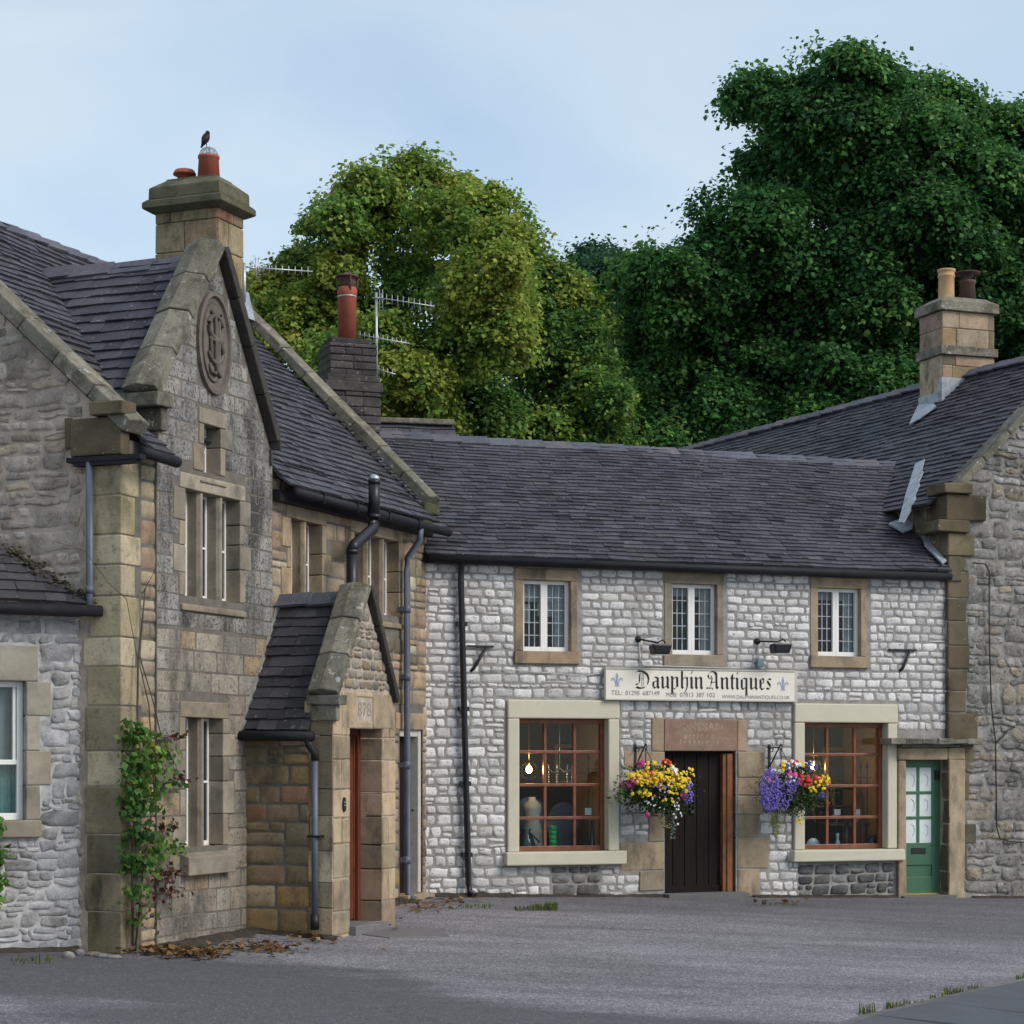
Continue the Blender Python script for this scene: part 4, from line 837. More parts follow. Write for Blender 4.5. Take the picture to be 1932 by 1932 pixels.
bt.build('porch_corner_stone', 'quoin', house, .014)
tanP = (zPa - zPs) / (uPc - uP0)
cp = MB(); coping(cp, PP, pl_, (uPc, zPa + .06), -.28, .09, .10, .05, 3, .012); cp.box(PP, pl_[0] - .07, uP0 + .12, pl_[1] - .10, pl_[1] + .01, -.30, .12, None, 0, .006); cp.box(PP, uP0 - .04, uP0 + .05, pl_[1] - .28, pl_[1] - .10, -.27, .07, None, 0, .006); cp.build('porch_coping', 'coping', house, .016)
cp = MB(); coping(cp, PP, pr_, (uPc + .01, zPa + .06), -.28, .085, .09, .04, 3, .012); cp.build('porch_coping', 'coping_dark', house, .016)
run = uPc - uP0 + .10; rise = zPa - .06 - zPe; VP_ = (PA.U * run + Z * rise).normalized(); vlP = math.hypot(run, rise)
rf = MB(); roof_tiles(rf, PA.pt(uPc - run, zPe, 0), PA.N, VP_, lambda v: -.03, lambda v: nP - .26, vlP, .145, (.18, .36), .022, .012)
roof_tiles(rf, PA.pt(uPc + run, zPe, 0), -PA.N, (-PA.U * run + Z * rise).normalized(), lambda v: -nP + .26, lambda v: .03, vlP, .145, (.18, .36), .022, .012)
prf = rf.build('porch_roof', 'slate_dark', house)
rd = MB(); ridge_tiles(rd, PA.pt(uPc, zPa + .02, 0), PA.pt(uPc, zPa + .02, nP - .27), PA.U, .11, .14, .5); rd.build('ridge', 'slate_ridge', prf)
vg = MB(); 
for i in range(14):
    f0, f1 = i / 14, (i + 1) / 14; p = PA.pt(uPc - run + run * f0, zPe + rise * f0, .02); q = PA.pt(uPc - run + run * f1, zPe + rise * f1, .02); w_ = .035 * rnd(.6, 1.5)
    nv = Vector(VP_).cross(PA.N) * -1; nv = Z.cross(Z) + (PA.N.cross(VP_)); vg.hexa([p, p + PA.N * w_, q + PA.N * w_, q, p + nv * .05, p + PA.N * w_ * .4 + nv * .05, q + PA.N * w_ * .4 + nv * .05, q + nv * .05], None)
vg.build('mortar_fillet', 'mortar_mid', prf)
gt = MB(); gt.tube([PW.pt(-.04, zPe - .06, .16), PW.pt(nP - .16, zPe - .07, .16)], .055, 10); gt.box(PW, 0, nP - .28, zPe - .1, zPe, .0, .1); gt.build('porch_gutter', 'dark_metal', house)
pp = MB(); pu = PW.u(594, .09); pp.tube([PW.pt(pu - .06, zPe - .08, .16), PW.pt(pu - .04, zPe - .17, .15), PW.pt(pu, zPe - .26, .09), PW.pt(pu, zPe - .34, .09)], .045, 10, mi=1); pp.tube([PW.pt(pu, zPe - .33, .09), PW.pt(pu, gp + .15, .09)], .038, 12); pp.tube([PW.pt(pu, gp + .2, .09), PW.pt(pu, gp + .03, .09)], .05, 12, mi=1)
zz = PW.z(594, 1578, .09); pp.box(PW, pu - .08, pu + .08, zz - .012, zz + .012, 0, .13, mi=1); pp.build('porch_downpipe', ['grey_pipe', 'iron'], house)
dr = MB(); a, b, c, d = dP; n = -.34; dr.box(PP, a, b, c, d, n - .04, n)
for k_ in range(4): u = a + (b - a) * k_ / 4; dr.box(PP, u + .005, u + (b - a) / 4 - .005, c + .02, d - .02, n, n + .012)
dro = dr.build('porch_door', 'door_red', house, .004)
fr = MB(); fr.box(PP, b - .07, b, c, d, n, n + .07); fr.box(PP, a, a + .07, c, d, n, n + .07); fr.box(PP, a, b, d - .07, d, n, n + .07); fr.build('frame', 'door_red', dro, .006)
fr = MB(); fr.box(PP, b - .085, b - .075, c, d - .07, n + .012, n + .03); fr.build('draught_strip', 'wood_orange', dro)
st_ = MB(); st_.box(PP, a - .02, b + .02, c - .4, c - .003, -.4, .10, None, 0, .006); st_.build('porch_step', 'slab', house, .012)
pl = MB(); u, z = PP.uz(648, 1518, .012); pl.add([PP.pt(u + .036 * math.cos(i * math.pi / 10), z + .085 * math.sin(i * math.pi / 10), .016) for i in range(20)] + [PP.pt(u + .032 * math.cos(i * math.pi / 10), z + .08 * math.sin(i * math.pi / 10), .034) for i in range(20)], [tuple(range(20, 40))] + [(i, (i + 1) % 20, 20 + (i + 1) % 20, 20 + i) for i in range(20)])
plq = pl.build('name_plaque', 'black_plastic', house)
for dz in (.022, -.014):
    tx = MB()
    for dx in (-.018, -.006, .006, .018): tx.box(PP, u + dx - .004, u + dx + .004, z + dz, z + dz + .014, .034, .036)
    tx.build('lettering', 'alu', plq)
# black flue pipe rising from behind the porch gable
fl = MB(); n_ = .38; uf0, zf0 = PA.uz(664, 1106, n_); uf1, zf1 = PA.uz(706, 978, n_); zft = PA.z(707, 906, n_); zfm = PA.z(664, 1040, n_); zfk = PA.z(700, 995, n_)
fl.tube([PA.pt(uf0, zf0 - .5, n_), PA.pt(uf0, zfm, n_)], .072, 16); fl.tube([PA.pt(uf0, zfm, n_), PA.pt(uf0 + .05, zfm + .07, n_), PA.pt(uf1 - .05, zfk - .02, n_), PA.pt(uf1, zfk + .06, n_), PA.pt(uf1, zfk + .14, n_)], .072, 16); fl.tube([PA.pt(uf1, zfk + .12, n_), PA.pt(uf1, zft, n_)], .072, 16)
for a_, b_ in ((zfm - .03, zfm + .02),): fl.tube([PA.pt(uf0, a_, n_), PA.pt(uf0, b_, n_)], .079, 16)
fl.tube([PA.pt(uf1, zfk + .12, n_), PA.pt(uf1, zfk + .17, n_)], .079, 16); fl.tube([PA.pt(uf1, zft - .05, n_), PA.pt(uf1, zft, n_)], .078, 16)
flo = fl.build('flue_pipe', 'black_plastic', house)
fl = MB(); fl.lathe(PA.pt(uf1, zft, n_), [(.07, 0), (.068, .03), (.045, .06), (.002, .075)], 14); fl.build('flue_terminal', 'wire', flo)
# ================================================================== small white cottage at the left edge
cot = thing('white_cottage', 'low grey limewashed cottage with dark slate roof, white sash window and stone sill', 'cottage', PL.pt(-1.5, zg(*PL.pt(-1.5, 0).xy)))
zLe = PL.z(150, 1143, .2)
hL = rect(PL, -60, 1284, 49, 1548)
lw = MB(); exL = [(hL[0] - .2, PL.u(72), hL[3], PL.z(40, 1218)), (hL[0], PL.u(76), PL.z(40, 1580), hL[2])] + [(PL.u(49), PL.u(96) if k % 2 else PL.u(76), hL[2] + (hL[3] - hL[2]) * k / 4, hL[2] + (hL[3] - hL[2]) * (k + 1) / 4) for k in range(4)]
masonry(lw, PL, [(-3.6, -1.2), (.02, -1.2), (.02, zLe), (-3.6, zLe)], [tuple(hL)], exL, (.08, .22), (.12, .36), .010, .012, .3, .05, .03, .45, depth=.2)
lw.build('front_wall', ['mortar_pale', 'grey_limewash'], cot)
sr = MB()
for r in exL: sr.box(PL, r[0] + .003, r[1] - .003, r[2] + .003, r[3] - .003, -.2, .014 if r is not exL[1] else .07, None, 0, .004)
g = MB(); g.box(PL, hL[0], hL[1], hL[2], hL[3], -.16, -.15); wl = g.build('window', 'glass', cot); sr.build('surround', 'dressed_pale', wl, .012)
fr = MB(); a, b, c, d = hL; zm_ = PL.z(20, 1438, -.14)
for r in ((b - .06, b, c, d), (a, a + .06, c, d), (a + .06, b - .06, c, c + .07), (a + .06, b - .06, d - .06, d), (a + .06, b - .06, zm_ - .025, zm_ + .025)): fr.box(PL, *r, -.17, -.11)
fr.box(PL, b - .1, b - .07, zm_, d - .06, -.17, -.12); fr.build('frame', 'white_paint', wl, .004)
cu = MB(); 
for k_ in range(26): u = a + (b - a) * k_ / 26; cu.quad(PL.pt(u, c, -.24 - .03 * (k_ % 2)), PL.pt(u + (b - a) / 26, c, -.24 - .03 * ((k_ + 1) % 2)), PL.pt(u + (b - a) / 26, zm_, -.24 - .03 * ((k_ + 1) % 2)), PL.pt(u, zm_, -.24 - .03 * (k_ % 2)))
cu.quad(PL.pt(a, zm_, -.25), PL.pt(b, zm_, -.25), PL.pt(b, d, -.25), PL.pt(a, d, -.25), mi=1); cu.build('curtain', ['aqua_net', 'net'], wl)
VL = (-PL.N * .72 + Z * .69).normalized(); ucl = lambda v: .02 - .0 
rf = MB(); roof_tiles(rf, PL.pt(0, zLe + .02, .20), PL.U, VL, lambda v: -3.6, lambda v: .10 - .92 * v, 2.6, .145, (.2, .36), .026, .02); crf = rf.build('roof', 'slate_dark', cot)
ms = MB()
for i in range(420):
    f = i / 420 * 1.9; p = PL.pt(.10 - .92 * f + random.gauss(-.03, .07), zLe + .03 + .69 * f + random.gauss(0, .02), .20 - .72 * f + rnd(-.02, .05)); r_ = rnd(.008, .030); ms.ball(p, r_, r_, r_ * .7, 6, 4)
M['moss'] = plain_mat('dark_brown_moss', (.055, .048, .026), .95, var=.6, nsc=14, bump=.8); ms.build('moss', 'moss', crf, kind='stuff')
gt = MB(); gt.tube([PL.pt(-3.6, zLe - .05, .24), PL.pt(.16, zLe - .05, .24)], .058, 10); gt.box(PL, -3.6, .0, zLe - .1, zLe, 0, .12); gt.build('gutter', 'dark_metal', cot)
# ================================================================== right-hand stone house
rh = thing('gable_house', 'grey rubble stone house at the right with slate roof and tall tan chimney', 'house', PR.pt(2, zg(*PR.pt(2, 0).xy)))
zRe = PR.z(1778, 925); HW = 2.75; tR = .89; zRr = zRe + HW * tR
rw = MB(); masonry(rw, PR, [(0, -1.3), (2 * HW, -1.3), (2 * HW, zRe), (HW, zRr), (0, zRe)], (), [(-.01, .30, -2, 9)], (.12, .32), (.18, .56), .016, .018, .26, .06, .04, .45)
rw.build('gable_wall', ['mortar_mid', 'grey_rubble'], rh)
qn = MB(); z = -1.0; k = 0
while z < zRe - .05:
    t_ = min(z + rnd(.28, .46), zRe); a = random.choice((.24, .30, .36, .48)) * rnd(.9, 1.1); qn.box(PR, -.012, a, z + .006, t_ - .006, -.4, .020 + rnd(-.005, .005), None, 0, .006); z = t_; k += 1
qn.build('corner_quoin', 'quoin_dark', rh, .02)
sd = MB(); sd.quad(PR.pt(0, -1, -.02), PR.pt(0, zRe, -.02), PR.pt(0, zRe, -.02) + RD * 14, PR.pt(0, -1, 0) + RD * 14); masonry(sd, PS, [(-3, 3.0), (-.0, 3.0), (-.0, zRe - .08), (-3, zRe - .08)], (), (), (.2, .36), (.3, .6), .014, .012, .1, .01, .01, .1, True); sd.build('side_wall', ['mortar_buff', 'quoin'], rh)
kn = MB(); kn.box(PR, -.14, .34, zRe - .05, zRe + .10, -.40, .13, None, 0, .008); kn.box(PR, -.06, .62, zRe - .44, zRe - .055, -.38, .07, (.15, .1, .5), 0, .008); kn.box(PR, -.24, .30, zRe - .62, zRe - .445, -.42, .12, (.05, .1, .5), 0, .010); kn.box(PR, -.03, .42, zRe - .96, zRe - .625, -.38, .06, (.5, .9, .5), 0, .008); kn.box(PR, -.02, .22, zRe - 1.34, zRe - .965, -.36, .04, (.9, .9, .5), 0, .008); kn.build('kneeler_stone', 'quoin_dark', rh, .02)
cp = MB(); coping(cp, PR, (.20, zRe + .02), (HW, zRr + .1), -.30, .06, .11, .0, 6, .012); coping(cp, PR, (2 * HW, zRe - .05), (HW, zRr + .1), -.30, .06, .11, .0, 6, .012); cp.build('coping', 'coping', rh, .014)
perp = Vector((RD.y, -RD.x, 0)); hp_ = HW * PR.U.dot(perp); rise = HW * tR; VR = (perp * (hp_ + .2) + Z * (rise + .2 * rise / hp_)).normalized(); NR = (-RD).cross(VR)
O_ = PR.pt(0, zRe - .03, 0) - perp * .2 - Z * (.2 * rise / hp_); vlR = math.hypot(hp_ + .2, rise * (1 + .2 / hp_))
rf = MB(); roof_tiles(rf, O_, -RD, VR, lambda v: -15, lambda v: -.20 + v * 0.09, vlR, .13, (.17, .34), .026, .030)
top = PR.pt(HW, zRr, 0); rf.quad(top + Z * -.02, top + RD * 15 - Z * .02, top + RD * 15 + perp * hp_ - Z * rise, top + perp * hp_ - Z * rise)
rrf = rf.build('roof', 'slate', rh)
rd = MB(); ridge_tiles(rd, top + Z * .05 - RD * .0, top + RD * 15 + Z * .05, perp, .15, .12, .42); rd.build('ridge', 'slate_ridge', rrf)
# lead valley between the shop roof and this roof
lv = MB(); e_ = NR * .05; pz = [rayplane(x, y, O_ + NR * .05, NR) for x, y in ((1727, 874), (1744, 866), (1739, 884), (1742, 890), (1733, 908), (1735, 914), (1726, 932), (1728, 938), (1718, 956), (1718, 962), (1704, 985), (1695, 985), (1709, 930))]
lv.prism([pz[0]] + pz[1:][::-1], -NR * .02); lv.build('valley_flashing', 'lead', rrf); lv = MB()
nS = PB.U.cross(V); oS = PB.pt(0, ze, .2)
a_ = [rayplane(x, y, oS + nS * .06, nS) for x, y in ((1676, 990), (1700, 981), (1722, 986), (1720, 1000), (1704, 1006))]; lv.prism(a_[::-1], nS * .03); lv.build('valley_flashing', 'lead', rrf); lv = MB()
a_ = [rayplane(x, y, oS + nS * .07, nS) for x, y in ((1738, 1000), (1748, 1004), (1757, 1030), (1785, 1060), (1778, 1066), (1744, 1030))]; lv.prism(a_[::-1], nS * .03); lv.build('valley_flashing', 'lead', rrf); lv = MB()
a_ = [rayplane(x, y, O_ + NR * .055, NR) for x, y in ((1733, 766), (1762, 762), (1768, 768), (1734, 792), (1716, 802))]; lv.prism(a_, NR * .02)
lv.build('valley_flashing', 'lead', rrf)
# chimney
dx = 1805; best = min((abs((lambda p: CX + F * p.x / p.y)(top + RD * r) - dx), r) for r in [i * .02 for i in range(100, 500)])[1]
cc = top + RD * best; PCh = Plane(cc, PB.N); ym = F / cc.y; w = .50
cb = MB(); zq = lambda py: EYE + (HZ - py) / F * cc.y; d0, d1 = -.36, .36
stone_block(cb, PCh, -w, w, d0, d1, zRr - 1.4, zq(679), .30, [(.2,), (.3,)]); stone_block(cb, PCh, -w, w, d0, d1, zq(663), zq(597), .28, [(.28, .88), (.5,)])
# the near-left faces: single dressed blocks
for (a_, b_) in ((zRr - 1.4, zRr - .9), (zRr - .9, zRr - .45), (zRr - .45, zq(679)), (zq(663), zq(630)), (zq(630), zq(597))): cb.box(PCh, -w - .004, -w + .2, a_ + .005, b_ - .005, d0 + .01, d1 - .012, None, 0, .003)
cho = cb.build('chimney', 'ashlar', rh, .012)
cb = MB(); cb.box(PCh, -w - .05, w + .05, zq(679), zq(663), d0 - .05, d1 + .05, None, 0, .006); cb.box(PCh, -w - .06, w + .06, zq(597), zq(580), d0 - .06, d1 + .06, None, 0, .006)
q = [PCh.pt(u, zq(580), n) for u, n in ((-w - .06, d1 + .06), (w + .06, d1 + .06), (w + .06, d0 - .06), (-w - .06, d0 - .06))] + [PCh.pt(u, zq(568), n) for u, n in ((-w + .1, d1 - .1), (w - .1, d1 - .1), (w - .1, d0 + .1), (-w + .1, d0 + .1))]; cb.hexa(q); cb.build('cap', 'coping', cho, .012)
pot = MB(); p_ = PCh.pt(-.20, zq(573), 0); r_ = 15 / ym; h_ = zq(511) - zq(573)
pot.lathe(p_, [(r_ * 1.1, 0), (r_, h_ * .12), (r_ * .98, h_ * .75), (r_ * 1.08, h_ * .78), (r_ * 1.08, h_ * .82), (r_ * 1.0, h_ * .84), (r_ * 1.02, h_ * .92), (r_ * 1.14, h_ * .95), (r_ * 1.14, h_), (r_ * .9, h_)], 24); pot.build('chimney_pot', 'buff_pot', cho)
pot = MB(); p_ = PCh.pt(.21, zq(573), 0); h_ = zq(528) - zq(573); pot.lathe(p_, [(r_ * 1.1, 0), (r_ * .92, h_ * .85), (r_ * 1.02, h_ * .88), (r_ * 1.02, h_), (r_ * .8, h_)], 24)
for k_ in range(4): a_ = k_ * math.pi / 2 + .3; pot.tube([p_ + Z * h_ + Vector((math.cos(a_), math.sin(a_), 0)) * r_, p_ + Z * (h_ + .13) + Vector((math.cos(a_), math.sin(a_), 0)) * r_ * 1.25], .01, 5)
pot.lathe(p_ + Z * (h_ + .12), [(r_ * 1.65, 0), (r_ * 1.6, .015), (r_ * .4, .05), (.001, .055)], 20); pot.lathe(p_ + Z * h_, [(r_ * .6, 0), (r_ * .6, .07)], 14); pot.build('chimney_pot', 'sooty_pot', cho)
lf = MB(); lf.box(PCh, -w - .02, -w + .15, zRr - 1.2, zq(748) , d0, d1 + .016); lf.box(PCh, -w - .02, -w + .45, zRr - 1.2, zq(722), d1 - .1, d1 + .02); lf.build('flashing', 'lead', cho)
# black cable clipped down the gable wall
cbm = MB(); pts = [PR.uz(x, y, .07) for x, y in ((1835, 1062), (1858, 1064), (1866, 1078), (1866, 1200), (1870, 1330), (1878, 1400), (1880, 1560), (1886, 1582), (1905, 1588), (1960, 1590))]; cbm.tube([PR.pt(u, z, .075) for u, z in pts], .011, 6)
pts = [PR.uz(x, y, .07) for x, y in ((1880, 1400), (1892, 1390), (1900, 1378), (1915, 1372))]; cbm.tube([PR.pt(u, z, .07) for u, z in pts], .010, 6); cbm.build('cable', 'iron', rh)
# ------------------------------------------------------------------ low roof behind the shop
ob = thing('distant_outbuilding', 'low slate roof with pale stone ridge, just showing behind the grey chimney', 'outbuilding', Vector((-2.5, 38, 0)))
PO = Plane((-2.4, 37.5), (.2, -1)); mbo = MB(); zo = PO.z(760, 800)
roof_tiles(mbo, PO.pt(0, zo - 1.6, 1.6), PO.U, (-PO.N + Z).normalized(), lambda v: -1.2, lambda v: PO.u(856), 1.6 * 1.414, .2, (.2, .35), .025, .02); mbo.build('roof', 'slate', ob)
mbo = MB(); mbo.box(PO, PO.u(640), PO.u(855), zo, zo + .1, -.12, .12, None, 0, .008); mbo.build('ridge', 'coping', ob, .02)
mbo = MB(); mbo.box(PO, PO.u(640), PO.u(850), -1, zo - 1.55, -1.3, 1.3); mbo.prism([PO.pt(PO.u(850), zo - 1.6, -1.4), PO.pt(PO.u(850), zo - 1.6, 1.4), PO.pt(PO.u(850), zo - .1, 0)], -PO.U * .2); mbo.build('wall', 'grey_rubble', ob)
# ================================================================== trees behind the houses
rng = np.random.default_rng(5)
def leaves(P, C, size, tone, up=.6, tri=False):
    """kite-shaped folded leaves at points P (n,3); C: cluster centres, the leaves face out and up"""
    n = len(P); out = P - C; out /= np.linalg.norm(out, axis=1, keepdims=True) + 1e-6
    nrm = out * .6 + np.array([0, 0, up]) + rng.normal(0, .6, (n, 3)); nrm /= np.linalg.norm(nrm, axis=1, keepdims=True)
    t = rng.normal(0, 1, (n, 3)) + out * .6 - np.array([0, 0, .5]); t -= nrm * (t * nrm).sum(1, keepdims=True); t /= np.linalg.norm(t, axis=1, keepdims=True)
    b = np.cross(nrm, t); s = (size * rng.uniform(.65, 1.3, n))[:, None]
    V = np.stack([P - t * s * .5, P + b * s * .42 + t * s * .05 + nrm * s * .10, P + t * s * .55 - nrm * s * .08, P - b * s * .42 + t * s * .05 + nrm * s * .10], 1)
    col = np.stack([np.clip(tone + rng.normal(0, .16, n), 0, 1), rng.uniform(0, 1, n), rng.uniform(0, 1, n), np.ones(n)], 1)
    return V.reshape(-1, 3), np.repeat(col, 4, 0)
def leaf_object(name, Vs, Cs, mat, parent, **props):
    V = np.concatenate(Vs); Cc = np.concatenate(Cs); n = len(V) // 4
    V = V - np.array(parent_loc(parent)); me = bpy.data.meshes.new(name)
    me.vertices.add(len(V)); me.vertices.foreach_set('co', V.astype(np.float32).ravel()); me.loops.add(n * 4); me.loops.foreach_set('vertex_index', np.arange(n * 4, dtype=np.int32))
    me.polygons.add(n); me.polygons.foreach_set('loop_start', np.arange(0, n * 4, 4, dtype=np.int32)); me.update(calc_edges=True)
    a = me.color_attributes.new('col', 'FLOAT_COLOR', 'POINT'); a.data.foreach_set('color', Cc.astype(np.float32).ravel()); me.materials.append(M[mat])
    ob = bpy.data.objects.new(name, me); COL.objects.link(ob); ob.parent = parent
    for k, v in props.items(): ob[k] = v
    return ob
M['leaf_sycamore'] = leaf_mat('sycamore_leaf', [(0, (.034, .098, .036)), (.4, (.070, .19, .056)), (.75, (.115, .27, .066)), (1, (.22, .33, .07))], .4)
M['leaf_lime'] = leaf_mat('lime_leaf', [(0, (.055, .14, .038)), (.4, (.135, .265, .055)), (.7, (.27, .36, .066)), (1, (.40, .43, .08))], .42)
M['leaf_dark'] = leaf_mat('dark_wood_leaf', [(0, (.022, .066, .038)), (.5, (.042, .12, .055)), (1, (.085, .18, .06))], .4)  # darker bluish green of the wood-edge tree
def tree(name, label, depth, basex, clumps, mat, leaf, dens=1.0, fork=.45, rc=.42, per=55):
    bx = (basex - CX) / F * depth; base = Vector((bx, depth, zg(bx, depth) + .0)); base.z = zg(bx, 33) + .02
    root = thing(name, label, 'tree', base, 'trees behind the houses'); Vs, Cs = [], []; tr = MB()
    cs = []
    sub_ = []
    for c in clumps:
        c = list(c) + ([.45] if len(c) < 5 else []); c += [rnd(-1.6, 1.6)] if len(c) < 6 else []; sub_.append([c[0], c[1], c[2] * .82, c[3] * .82, c[4], c[5]])
        for _ in range(3): a_ = rnd(-.5, 3.6); sub_.append([c[0] + c[2] * .72 * math.cos(a_), c[1] - c[3] * .72 * math.sin(a_), c[2] * rnd(.28, .5), c[3] * rnd(.3, .5), c[4] + rnd(-.08, .12), c[5] + rnd(-1.2, .6)])
    for c in sub_:
        px, py, rx, ry = c[:4]; tone = c[4] if len(c) > 4 else .45; dd = depth + ((c[5] if c[5] < 20 else c[5] - depth) if len(c) > 5 else rnd(-1.6, 1.6)); m = dd / F
        cen = np.array([(px - CX) * m, dd, EYE + (HZ - py) * m]); R = np.array([rx * m, (rx + ry) * .5 * m, ry * m]); cs.append((cen, R))
        k = int(dens * (6 + 9 * (R[0] * R[2] + R[0] * R[1] + R[1] * R[2])))
        g_ = (np.arange(k) + .5) / k; ph = np.pi * (1 + 5 ** .5) * np.arange(k) + rng.uniform(0, 6.28); zz_ = 1 - 1.75 * g_; rr_ = np.sqrt(np.maximum(0, 1 - zz_ ** 2)); d = np.stack([rr_ * np.cos(ph), rr_ * np.sin(ph), zz_], 1) + rng.normal(0, .16, (k, 3)); d /= np.linalg.norm(d, axis=1, keepdims=True)
        ctr = cen + d * R * (rng.uniform(.70, 1.06, (k, 1)) + (rng.random((k, 1)) < .10) * .22)
        for q, dq in zip(ctr, d):
            if rng.random() < .16: continue                                # gaps between the boughs
            nl = int(per * rng.uniform(.6, 1.35)); r_ = rc * rng.choice([.55, .8, 1.0, 1.3]) * rng.uniform(.85, 1.2)
            n_ = np.array([0, 0, 1.]) + dq * np.array([.75, .75, .3]) + rng.normal(0, .42, 3); n_ /= np.linalg.norm(n_); e1 = np.cross(n_, [.3, .8, .1]); e1 /= np.linalg.norm(e1); e2 = np.cross(n_, e1)
            a_ = rng.uniform(0, 6.28, nl); ra = r_ * rng.uniform(.02, 1.05, nl) ** .62; lob = 1 + .22 * np.sin(a_ * 3 + rng.uniform(0, 6)) + .15 * np.sin(a_ * 5 + rng.uniform(0, 6)); ra *= lob
            P = q + np.outer(ra * np.cos(a_), e1) + np.outer(ra * np.sin(a_), e2) + np.outer(rng.normal(0, .24, nl) * r_ + .06 * r_, n_); P[:, 2] -= .16 * ra ** 2 / r_
            v, cc = leaves(P, np.tile(q - n_ * r_ * .7, (nl, 1)), np.full(nl, leaf), tone + rng.normal(0, .15), .75); Vs.append(v); Cs.append(cc)
        nl = int(42 * R[0] * R[2]); d = rng.normal(0, .42, (nl, 3)) * R; v, cc = leaves(cen + d, np.tile(cen, (nl, 1)), np.full(nl, leaf * 1.5), tone - .2); Vs.append(v); Cs.append(cc)  # inner filler leaves: the crown's inside shade put into a darker tone
    top = min(c[1] for c in clumps); H = EYE + (HZ - top) / F * depth - base.z; r0 = .030 * H
    fk = base + Vector((rnd(-.2, .2), 0, H * fork)); tr.tube([base - Z * .4, base + Z * .3, base + (fk - base) * .5 + Vector((rnd(-.1, .1), 0, 0)), fk], [r0 * 1.3, r0, r0 * .85, r0 * .75], 10)
    for ci, (cen, R) in enumerate(cs):
        if ci % 4 or ci % 8 == 4: continue
        e = Vector(cen); s = fk if e.z > fk.z else base + (fk - base) * rnd(.6, .95); mid = s.lerp(e, .5) + Vector((rnd(-.4, .4), rnd(-.4, .4), .35 * (e - s).length * .3)); tr.tube([s, s.lerp(mid, .55), mid, e], [r0 * .2, r0 * .13, r0 * .08, r0 * .03], 7)
        for _ in range(5):
            dv = rng.normal(0, 1, 3); dv[2] = abs(dv[2]) * .6; dv /= np.linalg.norm(dv); f = e.lerp(mid, rnd(0, .5)); tr.tube([f, f.lerp(Vector(cen + dv * R * .9), .55) + Vector((0, 0, .08)), Vector(cen + dv * R * .95)], [r0 * .07, r0 * .04, r0 * .015], 5)
    tr.build('trunk', 'bark', root); leaf_object('crown', Vs, Cs, mat, root)
    return root
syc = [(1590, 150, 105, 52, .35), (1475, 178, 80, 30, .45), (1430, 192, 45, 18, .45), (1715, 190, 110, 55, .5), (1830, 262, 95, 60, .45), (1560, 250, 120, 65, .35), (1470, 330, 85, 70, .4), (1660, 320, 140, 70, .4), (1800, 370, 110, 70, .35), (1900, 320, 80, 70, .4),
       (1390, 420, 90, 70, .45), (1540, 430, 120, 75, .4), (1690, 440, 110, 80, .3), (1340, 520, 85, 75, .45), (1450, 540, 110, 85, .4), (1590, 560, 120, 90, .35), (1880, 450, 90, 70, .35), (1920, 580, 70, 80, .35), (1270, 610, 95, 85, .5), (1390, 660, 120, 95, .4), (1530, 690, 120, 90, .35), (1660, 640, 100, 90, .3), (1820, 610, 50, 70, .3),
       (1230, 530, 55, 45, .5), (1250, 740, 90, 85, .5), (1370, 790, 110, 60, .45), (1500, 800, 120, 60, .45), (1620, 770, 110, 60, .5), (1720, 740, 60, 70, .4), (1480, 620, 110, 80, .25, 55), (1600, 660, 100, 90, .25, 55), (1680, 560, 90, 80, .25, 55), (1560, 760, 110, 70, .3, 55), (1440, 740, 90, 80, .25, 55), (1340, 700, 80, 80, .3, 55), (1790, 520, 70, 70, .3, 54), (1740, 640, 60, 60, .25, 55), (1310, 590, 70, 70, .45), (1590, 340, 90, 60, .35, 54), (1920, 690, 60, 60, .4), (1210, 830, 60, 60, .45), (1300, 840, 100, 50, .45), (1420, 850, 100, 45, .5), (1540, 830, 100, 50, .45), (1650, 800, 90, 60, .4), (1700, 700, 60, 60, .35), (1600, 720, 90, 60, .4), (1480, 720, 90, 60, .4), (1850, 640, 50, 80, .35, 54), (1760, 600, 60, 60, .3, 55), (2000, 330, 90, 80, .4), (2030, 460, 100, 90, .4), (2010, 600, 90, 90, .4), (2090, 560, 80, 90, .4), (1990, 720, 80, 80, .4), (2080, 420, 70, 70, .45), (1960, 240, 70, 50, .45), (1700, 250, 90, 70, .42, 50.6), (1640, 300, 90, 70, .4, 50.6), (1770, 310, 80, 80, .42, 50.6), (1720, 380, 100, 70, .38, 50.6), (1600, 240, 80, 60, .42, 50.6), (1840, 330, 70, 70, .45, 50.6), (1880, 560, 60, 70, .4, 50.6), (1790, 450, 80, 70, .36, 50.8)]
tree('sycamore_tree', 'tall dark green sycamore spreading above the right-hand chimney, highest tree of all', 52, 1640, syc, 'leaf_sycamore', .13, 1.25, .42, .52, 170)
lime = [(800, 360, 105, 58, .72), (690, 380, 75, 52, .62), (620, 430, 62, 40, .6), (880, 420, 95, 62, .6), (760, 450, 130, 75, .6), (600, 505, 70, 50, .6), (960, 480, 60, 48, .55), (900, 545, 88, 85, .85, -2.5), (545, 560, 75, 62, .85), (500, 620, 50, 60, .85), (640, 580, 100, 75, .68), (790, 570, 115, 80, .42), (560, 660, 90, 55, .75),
        (915, 660, 80, 85, .75, -2.0), (690, 670, 100, 75, .55), (790, 690, 95, 85, .35), (760, 735, 80, 62, .82, -2.5), (880, 760, 90, 70, .3), (660, 740, 90, 70, .6), (780, 800, 80, 45, .6), (950, 590, 60, 80, .65), (840, 800, 80, 50, .5), (700, 800, 70, 50, .55), (900, 820, 70, 40, .45)]
